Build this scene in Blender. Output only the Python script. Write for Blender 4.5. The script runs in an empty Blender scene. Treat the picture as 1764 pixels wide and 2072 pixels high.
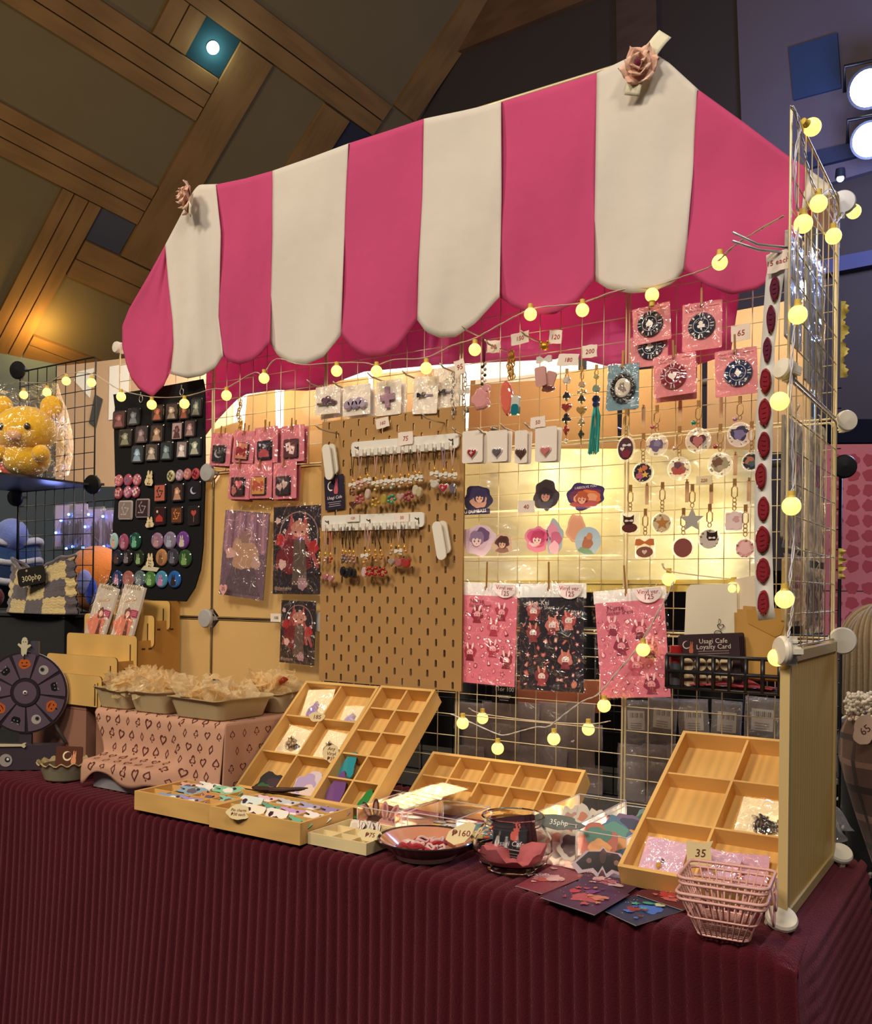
import bpy, bmesh, math, random
from mathutils import Matrix, Vector, Euler

# ------------------------------------------------------------------ camera, world, lights
SC = bpy.context.scene
COL = SC.collection
ZT = 0.75                                   # table top height
CX, CY, CZ = 2.0116, -1.5764, ZT + 0.4180   # camera position
FPX, PPY = 1865.5, 1194.1                   # focal length and optical axis row (1764 x 2072 frame)
CROT = Euler((1.573791, -0.012064, 0.572410), 'XYZ')
cam = bpy.data.cameras.new('camera'); camo = bpy.data.objects.new('camera', cam); COL.objects.link(camo)
camo.location = (CX, CY, CZ); camo.rotation_euler = CROT
cam.sensor_fit = 'HORIZONTAL'; cam.sensor_width = 36.0; cam.lens = FPX / 1764 * 36.0
cam.shift_y = (PPY - 1036) / 1764; cam.clip_start = 0.05; cam.clip_end = 100
SC.camera = camo
W_ = bpy.data.worlds.new('world'); SC.world = W_; W_.use_nodes = True
W_.node_tree.nodes['Background'].inputs[0].default_value = (0.80, 0.78, 0.85, 1)
W_.node_tree.nodes['Background'].inputs[1].default_value = 0.085
SC.view_settings.view_transform = 'Standard'; SC.view_settings.look = 'None'
SC.view_settings.exposure = 0.0; SC.view_settings.gamma = 1.0; SC.view_settings.use_curve_mapping = False

def lamp(name, kind, loc, energy, color, size=0.3, target=None, spot=60, blend=0.5, size_y=None):
    d = bpy.data.lights.new(name, kind); o = bpy.data.objects.new(name, d); COL.objects.link(o)
    o.location = loc; d.energy = energy; d.color = color
    if kind == 'AREA':
        d.shape = 'RECTANGLE' if size_y else 'DISK'; d.size = size
        if size_y: d.size_y = size_y
    else: d.shadow_soft_size = size
    if kind == 'SPOT': d.spot_size = math.radians(spot); d.spot_blend = blend
    if target is not None:
        o.rotation_euler = (Vector(target) - Vector(loc)).to_track_quat('-Z', 'Y').to_euler()
    return o
WARM = (1.0, 0.82, 0.60); NEUT = (1.0, 0.90, 0.78)
# hall luminaires above the aisle in front of the stall
lamp('hall_light_a', 'AREA', (-0.6, -3.4, 4.3), 104, WARM, 0.9, (0.8, 0, 1.2))
lamp('hall_light_b', 'AREA', (1.6, -3.8, 4.3), 98, NEUT, 0.9, (1.2, 0, 1.2))
lamp('hall_light_c', 'AREA', (3.8, -2.6, 4.3), 56, NEUT, 0.9, (1.4, 0, 1.2))
# stage spots at the right, their light on the end of the stall
lamp('stage_light_blue', 'SPOT', (2.6, 4.2, 3.3), 210, (0.25, 0.42, 1.0), 0.12, (1.75, 0.2, 1.75), 60, 0.8)
lamp('stage_light_white', 'SPOT', (2.5, 3.6, 3.7), 120, (0.75, 0.82, 1.0), 0.12, (1.7, 0.2, 1.7), 60, 0.8)
lamp('blue_wall_fill', 'POINT', (1.3, 4.2, 3.7), 150, (0.35, 0.45, 1.0), 0.25)  # unseen point lamp added to tint the wall blue
# amber wall washer low on the sloping ceiling at the left, then unseen lamps added to brighten the ceiling
lamp('amber_washer', 'POINT', (-6.40, 4.09, 3.70), 14, (1.0, 0.62, 0.16), 0.12)
lamp('cove_light', 'POINT', (-4.2, 0.9, 2.9), 75, (1.0, 0.76, 0.42), 0.4)
lamp('ceiling_fill_b', 'POINT', (-2.2, 2.6, 3.6), 35, (1.0, 0.80, 0.52), 0.4)
# warm lamps hidden behind the awning, added to brighten the boards there
for i_, (x_, z_, e_) in enumerate(((0.30, 0.95, 1.6), (0.62, 0.98, 2.2), (1.22, 1.0, 2.6), (1.58, 0.95, 1.3))): lamp('booth_lamp', 'POINT', (x_, 0.17, ZT + z_), e_, (1.0, 0.78, 0.44), 0.04)
lamp('sheet_fill', 'POINT', (1.22, 0.145, ZT + 0.66), 0.9, (1.0, 0.86, 0.50), 0.05); lamp('sheet_fill', 'POINT', (1.52, 0.145, ZT + 0.52), 0.7, (1.0, 0.86, 0.52), 0.05)  # added behind the crinkled sheet to make it brighter and yellower
lamp('packet_fill', 'POINT', (1.10, 0.13, ZT + 0.40), 0.45, (1.0, 0.92, 0.84), 0.04); lamp('packet_fill', 'POINT', (1.50, 0.13, ZT + 0.40), 0.40, (1.0, 0.92, 0.84), 0.04)  # low hidden lamps added to brighten the hazy packets
lamp('cabinet_lamp', 'POINT', (0.40, 0.22, ZT + 0.35), 0.55, (1.0, 0.74, 0.32), 0.06)
lamp('poster_fill', 'AREA', (0.02, 0.30, ZT + 1.25), 9, (1.0, 0.90, 0.72), 0.15, (0, .55, ZT + .95))  # unseen lamp added to whiten the sheets on the display board

# ------------------------------------------------------------------ helpers
RM = CROT.to_matrix(); CAMV = Vector((CX, CY, CZ))
def ray(x, y): return RM @ Vector(((x - 882) / FPX, -(y - PPY) / FPX, -1.0))
def W(x, y, Y=0.0):                # point of the vertical plane Y on the line of sight
    d = ray(x, y); return CAMV + d * ((Y - CY) / d.y)
def T(x, y, z=0.0):                # point at height z above the table top
    d = ray(x, y); return CAMV + d * ((ZT + z - CZ) / d.z)
def PX(x, y, X):                   # point of the plane X (side panel)
    d = ray(x, y); return CAMV + d * ((X - CX) / d.x)
def AT(x, y, depth):               # point at a distance along the optical axis
    return CAMV + ray(x, y) * depth
CROP = {'c1': (0, 700, 3.4523), 'c3': (400, 720, 3.2667), 'c4': (400, 1180, 3.2667), 'c5': (900, 600, 3.7675),
        'c6': (1200, 580, 3.635), 'c7': (880, 1120, 3.3923), 'c8': (1240, 1120, 3.3664), 'd1': (600, 1500, 2.75625),
        'd2': (1030, 1460, 2.4033), 'd3': (1440, 60, 2.96), 'd4': (1440, 500, 2.5268), 'e1': (410, 780, 6.533),
        'e2': (640, 850, 5.690), 'e3': (620, 720, 5.188), 'e4': (420, 1000, 5.754), 'e5': (900, 1180, 3.675),
        'e6': (0, 1280, 6.092), 'e7': (1540, 180, 4.504), 'e8': (220, 1060, 8.82), 'z3': (0, 690, 3.6346),
        'z4': (600, 1560, 4.642), 'z5': (940, 1580, 4.642), 'z6': (260, 1540, 3.675), 'z7': (160, 1320, 3.675),
        'z8': (1330, 1680, 5.690), 'f': (0, 0, 1)}
def k(c, x, y): a, b, s = CROP[c]; return a + x / s, b + y / s

_lc = {}
def lin(c):
    if c in _lc: return _lc[c]
    if isinstance(c, str): t = tuple(int(c[i:i + 2], 16) for i in (0, 2, 4))
    else: t = c
    r = tuple((x / 255 / 12.92 if x / 255 <= .04045 else ((x / 255 + .055) / 1.055) ** 2.4) for x in t) + (1.0,)
    _lc[c] = r; return r

class G:
    """collects coloured faces of one mesh"""
    def __init__(s): s.v = []; s.f = []; s.c = []; s.s = []
    def add(s, vs, fs, c, sm=False, M=None):
        o = len(s.v)
        s.v += [tuple(M @ Vector(p)) for p in vs] if M is not None else [tuple(p) for p in vs]
        s.f += [tuple(i + o for i in f) for f in fs]; s.c += [c] * len(fs); s.s += [sm] * len(fs); return s
    def box(s, c, sz, col, M=None):
        x, y, z = c; a, b, d = sz[0] / 2, sz[1] / 2, sz[2] / 2
        vs = [(x + i * a, y + j * b, z + l * d) for l in (-1, 1) for j in (-1, 1) for i in (-1, 1)]
        return s.add(vs, [(0, 2, 3, 1), (4, 5, 7, 6), (0, 1, 5, 4), (2, 6, 7, 3), (0, 4, 6, 2), (1, 3, 7, 5)], col, M=M)
    def bbox(s, lo, hi, col, M=None):
        return s.box([(lo[i] + hi[i]) / 2 for i in range(3)], [hi[i] - lo[i] for i in range(3)], col, M)
    def slab(s, poly, z0, z1, col, side=None, M=None, back=True):
        n = len(poly); vs = [(x, y, z0) for x, y in poly] + [(x, y, z1) for x, y in poly]
        s.add(vs, [tuple(range(n, 2 * n))], col, M=M)
        if back: s.add(vs, [tuple(range(n - 1, -1, -1))], side or col, M=M)
        return s.add(vs, [(i, (i + 1) % n, n + (i + 1) % n, n + i) for i in range(n)], side or col, M=M)
    def flat(s, poly, z, col, M=None):
        return s.add([(x, y, z) for x, y in poly], [tuple(range(len(poly)))], col, M=M)
    def dome(s, poly, z0, z1, col, side=None, M=None, inset=.72):
        n = len(poly); mx = sum(p[0] for p in poly) / n; my = sum(p[1] for p in poly) / n
        R = []
        for f, z in ((1, z0), (1, z0 + (z1 - z0) * .35), (.9, z0 + (z1 - z0) * .8), (inset, z1)):
            R.append([(mx + (x - mx) * f, my + (y - my) * f, z) for x, y in poly])
        vs = sum(R, [])
        for l in range(3):
            s.add(vs, [(l * n + i, l * n + (i + 1) % n, (l + 1) * n + (i + 1) % n, (l + 1) * n + i) for i in range(n)], side or col if l == 0 else col, True, M=M)
        return s.add(vs, [tuple(range(3 * n, 4 * n))], col, True, M=M)
    def lathe(s, prof, col, n=24, M=None, sm=True, cols=None, wob=None):
        vs = []
        for q, (r, z) in enumerate(prof):
            for i in range(n):
                a = 2 * math.pi * i / n; rr_ = r; zz = z
                if wob: rr_, zz = wob(q, a, r, z)
                vs.append((rr_ * math.cos(a), rr_ * math.sin(a), zz))
        for q in range(len(prof) - 1):
            s.add(vs, [(q * n + i, q * n + (i + 1) % n, (q + 1) * n + (i + 1) % n, (q + 1) * n + i) for i in range(n)], cols[q] if cols else col, sm, M=M)
        return s
    def ball(s, c, r, col, n=12, m=8, M=None, sq=(1, 1, 1)):
        vs = []; fs = []
        for j in range(1, m):
            b = math.pi * j / m
            for i in range(n):
                a = 2 * math.pi * i / n
                vs.append((c[0] + r * sq[0] * math.sin(b) * math.cos(a), c[1] + r * sq[1] * math.sin(b) * math.sin(a), c[2] + r * sq[2] * math.cos(b)))
        for j in range(m - 2):
            fs += [(j * n + i, (j + 1) * n + i, (j + 1) * n + (i + 1) % n, j * n + (i + 1) % n) for i in range(n)]
        t = len(vs); vs += [(c[0], c[1], c[2] + r * sq[2]), (c[0], c[1], c[2] - r * sq[2])]
        fs += [(t, i, (i + 1) % n) for i in range(n)] + [(t + 1, (m - 2) * n + (i + 1) % n, (m - 2) * n + i) for i in range(n)]
        return s.add(vs, fs, col, True, M=M)
    def tube(s, pts, r, col, n=6, closed=False, M=None, flatten=1.0):
        pts = [Vector(p) for p in pts]; m = len(pts); vs = []; up = None
        for i, p in enumerate(pts):
            a = pts[(i - 1) % m] if (closed or i > 0) else p; b = pts[(i + 1) % m] if (closed or i < m - 1) else p
            t = (b - a); t = t.normalized() if t.length > 1e-9 else Vector((0, 0, 1))
            if up is None: up = Vector((0, 0, 1)) if abs(t.z) < .9 else Vector((0, 1, 0))
            x = up.cross(t); x = x.normalized() if x.length > 1e-6 else t.orthogonal().normalized()
            y = t.cross(x); up = y; rr_ = r[i] if isinstance(r, (list, tuple)) else r
            for q in range(n):
                an = 2 * math.pi * q / n; vs.append(p + (x * math.cos(an) + y * math.sin(an) * flatten) * rr_)
        fs = []
        for i in range(m if closed else m - 1):
            j = (i + 1) % m; fs += [(i * n + q, i * n + (q + 1) % n, j * n + (q + 1) % n, j * n + q) for q in range(n)]
        if not closed: fs += [tuple(range(n - 1, -1, -1)), tuple((m - 1) * n + q for q in range(n))]
        return s.add(vs, fs, col, n > 4, M=M)
    def surf(s, fn, nu, nv, col, sm=True, M=None, colfn=None):
        vs = [fn(i / nu, j / nv) for j in range(nv + 1) for i in range(nu + 1)]; w = nu + 1
        if colfn:
            for j in range(nv):
                for i in range(nu):
                    pass
        fs = [(j * w + i, j * w + i + 1, (j + 1) * w + i + 1, (j + 1) * w + i) for j in range(nv) for i in range(nu)]
        s.add(vs, fs, col, sm, M=M)
        if colfn: s.c[-len(fs):] = [colfn((i + .5) / nu, (j + .5) / nv) for j in range(nv) for i in range(nu)]
        return s
    def text(s, body, size, col, x=0, y=0, z=0, ang=0, M=None, sx=1.0, align='C', shear=0):
        vs, fs = textmesh(body)
        ca, sa = math.cos(ang), math.sin(ang)
        w = max(p[0] for p in vs); o = {'C': w / 2, 'L': 0, 'R': w}[align]
        q = []
        for px, py in vs:
            a = (px - o + shear * py) * size * sx; b = (py - .35) * size; q.append((x + a * ca - b * sa, y + a * sa + b * ca, z))
        return s.add(q, fs, col, M=M)

_tm = {}
def textmesh(body):
    if body in _tm: return _tm[body]
    cu = bpy.data.curves.new('t', 'FONT'); cu.body = body; cu.size = 1.0; cu.resolution_u = 2
    ob = bpy.data.objects.new('t', cu); me = bpy.data.meshes.new_from_object(ob)
    r = ([(v.co.x, v.co.y) for v in me.vertices], [tuple(p.vertices) for p in me.polygons])
    bpy.data.objects.remove(ob); bpy.data.meshes.remove(me); bpy.data.curves.remove(cu)
    _tm[body] = r; return r

def mesh(name, g):
    me = bpy.data.meshes.new(name); me.from_pydata(g.v, [], g.f)
    a = me.color_attributes.new('Col', 'FLOAT_COLOR', 'CORNER'); buf = []
    for f, c in zip(g.f, g.c): buf += list(lin(c)) * len(f)
    if len(buf) == len(a.data) * 4: a.data.foreach_set('color', buf)
    me.polygons.foreach_set('use_smooth', g.s); me.update(); return me
def make(name, g, mat, parent=None, M=None, me=None, loc=None, rot=None):
    me = me or mesh(name, g)
    if not me.materials: me.materials.append(MAT[mat] if isinstance(mat, str) else mat)
    o = bpy.data.objects.new(name, me); COL.objects.link(o)
    if parent is not None: o.parent = parent
    if M is not None: o.matrix_world = M if parent is None else o.matrix_world
    if M is not None and parent is not None: o.matrix_local = M
    if loc is not None: o.location = loc
    if rot is not None: o.rotation_euler = rot
    return o
def tag(o, label, cat, group=None):
    o['label'] = label; o['category'] = cat
    if group: o['group'] = group
    return o
def thing(name, label, cat, M=None, loc=None, rz=0, group=None):
    o = bpy.data.objects.new(name, None); COL.objects.link(o); o.empty_display_size = .02
    if M is not None: o.matrix_world = M
    if loc is not None: o.location = loc; o.rotation_euler = (0, 0, rz)
    return tag(o, label, cat, group)
def struct(o): o['kind'] = 'structure'; return o
WALLR = Matrix.Rotation(math.pi / 2, 4, 'X')          # local x right, y up, z towards the aisle
def wm(x, y, Y=-0.012, ang=0, lean=0, yaw=0):         # frame of a thing hung on the back grid
    return Matrix.Translation(W(x, y, Y)) @ Matrix.Rotation(yaw, 4, 'Z') @ WALLR @ Matrix.Rotation(ang, 4, 'Z') @ Matrix.Rotation(lean, 4, 'X')
def us(x, y, Y=-0.012):                               # metres per pixel of width and height there
    return (W(x + 5, y, Y) - W(x - 5, y, Y)).x / 10, (W(x, y - 5, Y) - W(x, y + 5, Y)).z / 10

# outlines
def circ(r, ry=None, n=20, cx=0, cy=0, a0=0): ry = ry or r; return [(cx + r * math.cos(a0 + 2 * math.pi * i / n), cy + ry * math.sin(a0 + 2 * math.pi * i / n)) for i in range(n)]
def rrect(w, h, r=0, cx=0, cy=0, n=3):
    if r <= 0: return [(cx - w / 2, cy - h / 2), (cx + w / 2, cy - h / 2), (cx + w / 2, cy + h / 2), (cx - w / 2, cy + h / 2)]
    o = []
    for q, (sx, sy) in enumerate(((1, -1), (1, 1), (-1, 1), (-1, -1))):
        for i in range(n + 1):
            a = -math.pi / 2 + q * math.pi / 2 + i * math.pi / 2 / n
            o.append((cx + sx * (w / 2 - r) + r * math.cos(a), cy + sy * (h / 2 - r) + r * math.sin(a)))
    return o
def heart(s, n=20, cx=0, cy=0):
    o = []
    for i in range(n):
        t = 2 * math.pi * i / n
        o.append((cx - s * math.sin(t) ** 3, cy + s * (13 * math.cos(t) - 5 * math.cos(2 * t) - 2 * math.cos(3 * t) - math.cos(4 * t)) / 16))
    return o
def tf(poly, x=0, y=0, a=0, sx=1, sy=None):
    sy = sx if sy is None else sy; c, s = math.cos(a), math.sin(a)
    return [(x + px * sx * c - py * sy * s, y + px * sx * s + py * sy * c) for px, py in poly]
SPADE = [(-.12, -1), (.12, -1), (.08, -.45), (.3, -.55), (.62, -.5), (.8, -.2), (.7, .15), (.35, .55), (0, 1), (-.35, .55), (-.7, .15), (-.8, -.2), (-.62, -.5), (-.3, -.55), (-.08, -.45)]
CLUB = [(-.16, -1), (.16, -1), (.08, -.4), (.4, -.55), (.75, -.4), (.85, -.1), (.7, .15), (.35, .2), (.45, .5), (.3, .85), (0, 1), (-.3, .85), (-.45, .5), (-.35, .2), (-.7, .15), (-.85, -.1), (-.75, -.4), (-.4, -.55), (-.08, -.4)]
DIAM = [(0, -1), (.62, 0), (0, 1), (-.62, 0)]
HEART = heart(1, 18)
STAR = [((1 if i % 2 == 0 else .45) * math.sin(math.pi * i / 5), (1 if i % 2 == 0 else .45) * math.cos(math.pi * i / 5)) for i in range(10)]
CROSS = [(-.3, -1), (.3, -1), (.3, -.3), (1, -.3), (1, .3), (.3, .3), (.3, 1), (-.3, 1), (-.3, .3), (-1, .3), (-1, -.3), (-.3, -.3)]
BUNNY = [(-.5, -1), (.5, -1), (.66, -.6), (.55, -.15), (.42, .0), (.5, .25), (.4, .45), (.42, .75), (.3, 1.1), (.16, 1.0), (.1, .55), (-.04, .55), (-.1, .95), (-.24, 1.12), (-.38, .9), (-.36, .45), (-.5, .3), (-.45, .02), (-.62, -.2), (-.72, -.6)]
CAT = [(-.6, -.75), (.6, -.75), (.95, -.2), (.9, .3), (.95, 1), (.4, .62), (-.4, .62), (-.95, 1), (-.9, .3), (-.95, -.2)]
GHOST = [(-.1, -1.1), (.15, -.75), (.3, -.95), (.42, -.2), (.9, .15), (.75, .3), (.4, .2), (.42, .6), (.25, .95), (0, 1.05), (-.28, .95), (-.42, .6), (-.4, .2), (-.8, .35), (-.9, .15), (-.42, -.2), (-.35, -.8)]
BOW = [(0, .12), (.5, .5), (.95, .45), (1, -.35), (.5, -.4), (0, -.12), (-.5, -.4), (-1, -.35), (-.95, .45), (-.5, .5)]
def blob(seed, n=22, j=.16):
    n = max(n, 30)
    r = random.Random(seed); ph = [r.uniform(0, 6.28) for _ in range(4)]
    return [((1 + j * math.sin(3 * a + ph[0]) * .6 + j * math.sin(5 * a + ph[1]) * .6 + j * math.sin(8 * a + ph[2]) * .4) * math.cos(a),
             (1 + j * math.sin(3 * a + ph[0]) * .6 + j * math.sin(5 * a + ph[1]) * .6 + j * math.sin(8 * a + ph[2]) * .4) * math.sin(a)) for a in [2 * math.pi * i / n for i in range(n)]]
def outline(poly, t, col, g, z, M=None):               # ring of width t along an outline
    n = len(poly); mx = sum(p[0] for p in poly) / n; my = sum(p[1] for p in poly) / n
    inn = [(mx + (x - mx) * (1 - t), my + (y - my) * (1 - t)) for x, y in poly]
    g.add([(x, y, z) for x, y in poly] + [(x, y, z) for x, y in inn], [(i, (i + 1) % n, n + (i + 1) % n, n + i) for i in range(n)], col, M=M)

# ------------------------------------------------------------------ materials
MAT = {}
def nt(name):
    m = bpy.data.materials.new(name); m.use_nodes = True; t = m.node_tree
    b = t.nodes['Principled BSDF']; MAT[name] = m; return t, b
def N(t, kind, **kw):
    n = t.nodes.new(kind)
    for a, b in kw.items(): setattr(n, a, b)
    return n
def vmat(name, rough=.6, metal=0, spec=.5, bump=0, bscale=200, var=0, vscale=8, coat=0, sheen=0, trans=0, sss=0):
    t, b = nt(name); at = N(t, 'ShaderNodeVertexColor', layer_name='Col'); L = t.links
    out = at.outputs['Color']
    tc = N(t, 'ShaderNodeTexCoord')
    if var:
        nz = N(t, 'ShaderNodeTexNoise'); nz.inputs['Scale'].default_value = vscale; nz.inputs['Detail'].default_value = 5
        L.new(tc.outputs['Object'], nz.inputs['Vector'])
        mr = N(t, 'ShaderNodeMapRange'); mr.inputs[3].default_value = 1 - var; mr.inputs[4].default_value = 1 + var; L.new(nz.outputs[0], mr.inputs[0])
        hm = N(t, 'ShaderNodeVectorMath', operation='SCALE'); L.new(out, hm.inputs[0]); L.new(mr.outputs[0], hm.inputs['Scale']); out = hm.outputs[0]
    L.new(out, b.inputs['Base Color'])
    b.inputs['Roughness'].default_value = rough; b.inputs['Metallic'].default_value = metal; b.inputs['Specular IOR Level'].default_value = spec
    if coat: b.inputs['Coat Weight'].default_value = coat; b.inputs['Coat Roughness'].default_value = .08
    if sheen: b.inputs['Sheen Weight'].default_value = sheen
    if trans: b.inputs['Transmission Weight'].default_value = trans
    if bump:
        nz = N(t, 'ShaderNodeTexNoise'); nz.inputs['Scale'].default_value = bscale; L.new(tc.outputs['Object'], nz.inputs['Vector'])
        bp = N(t, 'ShaderNodeBump'); bp.inputs['Strength'].default_value = bump; bp.inputs['Distance'].default_value = .002
        L.new(nz.outputs[0], bp.inputs['Height']); L.new(bp.outputs[0], b.inputs['Normal'])
    return t, b
vmat('matte', .85, spec=.2); vmat('paper', .7, spec=.25, var=.04, vscale=30); vmat('print', .38, spec=.4); vmat('gloss', .12, coat=.6)
vmat('plastic', .35, bump=.05, bscale=60); vmat('metal', .35, .65); vmat('wire', .4, .3); vmat('fabric', .95, spec=.1, bump=.5, bscale=900, var=.05, vscale=12, sheen=.2)
vmat('yarn', .95, spec=.1, bump=1.0, bscale=260, var=.2, vscale=90, sheen=.4); vmat('resin', .08, coat=1.0, trans=.25); vmat('black', .8, spec=.2, bump=.3, bscale=400)
vmat('wall', .9, spec=.1, bump=.15, bscale=60, var=.06, vscale=3); vmat('ceramic', .2, coat=.7, var=.1, vscale=40); vmat('bead', .12, .25, coat=.8)
vmat('card', .8, spec=.2, var=.06, vscale=14, bump=.08, bscale=120); vmat('tissue', .7, spec=.3, var=.05, vscale=20)
def cloth_mat(name, tl=.3, bump=.5):
    t, b = vmat(name, .95, spec=.1, bump=bump, bscale=(22 if tl < .24 else 900), var=.05, vscale=12); L = t.links; out = t.nodes['Material Output']
    tr = N(t, 'ShaderNodeBsdfTranslucent'); L.new(b.inputs['Base Color'].links[0].from_socket, tr.inputs[0])
    mx = N(t, 'ShaderNodeMixShader'); mx.inputs[0].default_value = tl; L.new(b.outputs[0], mx.inputs[1]); L.new(tr.outputs[0], mx.inputs[2]); L.new(mx.outputs[0], out.inputs['Surface'])
cloth_mat('awning_cloth', .20, .8); cloth_mat('thin_cloth', .25, .3); cloth_mat('backing_cloth', .45, .4)
# wood with grain along local x or y of the piece
def wood(name, sc=(2, 22, 22), amt=.22, rough=.5):
    t, b = nt(name); L = t.links; at = N(t, 'ShaderNodeVertexColor', layer_name='Col'); tc = N(t, 'ShaderNodeTexCoord')
    mp = N(t, 'ShaderNodeMapping'); mp.inputs['Scale'].default_value = sc; L.new(tc.outputs['Object'], mp.inputs['Vector'])
    oi = N(t, 'ShaderNodeObjectInfo'); ad = N(t, 'ShaderNodeVectorMath', operation='ADD'); L.new(mp.outputs[0], ad.inputs[0])
    ml = N(t, 'ShaderNodeMath', operation='MULTIPLY'); ml.inputs[1].default_value = 37; L.new(oi.outputs['Random'], ml.inputs[0])
    cb = N(t, 'ShaderNodeCombineXYZ'); L.new(ml.outputs[0], cb.inputs[1]); L.new(ml.outputs[0], cb.inputs[2]); L.new(cb.outputs[0], ad.inputs[1])
    nz = N(t, 'ShaderNodeTexNoise'); nz.inputs['Scale'].default_value = 3; nz.inputs['Detail'].default_value = 6; nz.inputs['Distortion'].default_value = .9; L.new(ad.outputs[0], nz.inputs['Vector'])
    wv = N(t, 'ShaderNodeTexWave'); wv.inputs['Scale'].default_value = .9; wv.inputs['Distortion'].default_value = 5; wv.inputs['Detail'].default_value = 3; L.new(ad.outputs[0], wv.inputs['Vector'])
    mx = N(t, 'ShaderNodeMath', operation='MULTIPLY'); L.new(nz.outputs[0], mx.inputs[0]); L.new(wv.outputs['Fac'], mx.inputs[1])
    mr = N(t, 'ShaderNodeMapRange'); mr.inputs[2].default_value = .6; mr.inputs[3].default_value = 1 + amt * .3; mr.inputs[4].default_value = 1 - amt; L.new(mx.outputs[0], mr.inputs[0])
    hm = N(t, 'ShaderNodeVectorMath', operation='SCALE'); L.new(at.outputs['Color'], hm.inputs[0]); L.new(mr.outputs[0], hm.inputs['Scale'])
    L.new(hm.outputs[0], b.inputs['Base Color']); b.inputs['Roughness'].default_value = rough; b.inputs['Specular IOR Level'].default_value = .3
    bp = N(t, 'ShaderNodeBump'); bp.inputs['Strength'].default_value = .08; bp.inputs['Distance'].default_value = .001; L.new(mx.outputs[0], bp.inputs['Height']); L.new(bp.outputs[0], b.inputs['Normal'])
wood('wood', amt=.13); wood('woody', (22, 2, 22), .13); wood('woodz', (22, 22, 2), .13); wood('ceilwood', (.5, 9, 9), .18, .75); wood('ply', (3, 3, 14), .08, .6)
def film(name, base=.10, rough=.07, tint=(1, 1, 1, 1), bump=.5, sc=26, milky=0.0, mcol=(.8, .78, .74, 1)):
    t, b = nt(name); L = t.links; t.nodes.remove(b); out = t.nodes['Material Output']
    tr = N(t, 'ShaderNodeBsdfTransparent'); tr.inputs[0].default_value = tint
    gl = N(t, 'ShaderNodeBsdfGlossy'); gl.inputs['Roughness'].default_value = rough
    tc = N(t, 'ShaderNodeTexCoord'); nz = N(t, 'ShaderNodeTexNoise'); nz.inputs['Scale'].default_value = sc; nz.inputs['Detail'].default_value = 2.5; nz.inputs['Distortion'].default_value = 1.2
    oi = N(t, 'ShaderNodeObjectInfo'); ad = N(t, 'ShaderNodeVectorMath', operation='ADD'); L.new(tc.outputs['Object'], ad.inputs[0]); L.new(oi.outputs['Random'], ad.inputs[1]); L.new(ad.outputs[0], nz.inputs['Vector'])
    bp = N(t, 'ShaderNodeBump'); bp.inputs['Strength'].default_value = bump; bp.inputs['Distance'].default_value = .02; L.new(nz.outputs[0], bp.inputs['Height']); L.new(bp.outputs[0], gl.inputs['Normal'])
    fr = N(t, 'ShaderNodeFresnel'); fr.inputs[0].default_value = 1.45; L.new(bp.outputs[0], fr.inputs['Normal'])
    am = N(t, 'ShaderNodeMath', operation='ADD'); am.inputs[1].default_value = base; am.use_clamp = True; L.new(fr.outputs[0], am.inputs[0])
    cc = N(t, 'ShaderNodeCombineColor')
    for q in range(3): L.new(am.outputs[0], cc.inputs[q])
    L.new(cc.outputs[0], gl.inputs[0])
    mx = N(t, 'ShaderNodeAddShader'); L.new(tr.outputs[0], mx.inputs[0]); L.new(gl.outputs[0], mx.inputs[1])
    last = mx.outputs[0]
    if milky:
        df = N(t, 'ShaderNodeBsdfDiffuse'); df.inputs[0].default_value = mcol
        tl = N(t, 'ShaderNodeBsdfTranslucent'); tl.inputs[0].default_value = mcol
        m3 = N(t, 'ShaderNodeMixShader'); m3.inputs[0].default_value = .5; L.new(df.outputs[0], m3.inputs[1]); L.new(tl.outputs[0], m3.inputs[2])
        m2 = N(t, 'ShaderNodeMixShader'); m2.inputs[0].default_value = milky; L.new(last, m2.inputs[1]); L.new(m3.outputs[0], m2.inputs[2]); last = m2.outputs[0]
    L.new(last, out.inputs['Surface'])
film('film', .05, .08, (.96, .96, .96, 1), bump=.8, sc=34); film('film_soft', .02, .12, bump=.4, sc=14); film('acrylic', .02, .03, (.97, .96, .95, 1), bump=.0, sc=5)
film('vinyl', .03, .15, bump=.7, sc=12, milky=.45, mcol=(.85, .82, .72, 1)); film('milkfilm', .05, .12, bump=.8, sc=22, milky=.25, mcol=(.8, .78, .76, 1))
film('panel_sheet', .0, .12, bump=.04, sc=6, milky=.82, mcol=(.74, .53, .23, 1)); film('haze_packet', .06, .14, bump=.9, sc=24, milky=.35, mcol=(.62, .58, .58, 1))
film('tissue_film', .02, .35, bump=.6, sc=40, milky=.62, mcol=(.80, .64, .36, 1))
t, b = nt('glass'); b.inputs['Base Color'].default_value = (.98, .98, .97, 1); b.inputs['Transmission Weight'].default_value = 1; b.inputs['Roughness'].default_value = .02; b.inputs['IOR'].default_value = 1.15
def emit(name, col, st):
    t, b = nt(name); b.inputs['Base Color'].default_value = (*col, 1); b.inputs['Emission Color'].default_value = (*col, 1); b.inputs['Emission Strength'].default_value = st
emit('bulb', (1.0, .72, .17), 1.7); emit('bulb_pale', (1.0, .86, .52), 2.4); emit('led_blue', (.12, .25, 1.0), 8); emit('lamp_white', (.93, 1.0, .96), 9); emit('lamp_blue', (.55, .78, 1.0), 14)
emit('window_glow', (1.0, .93, .80), 1.5)
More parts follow.
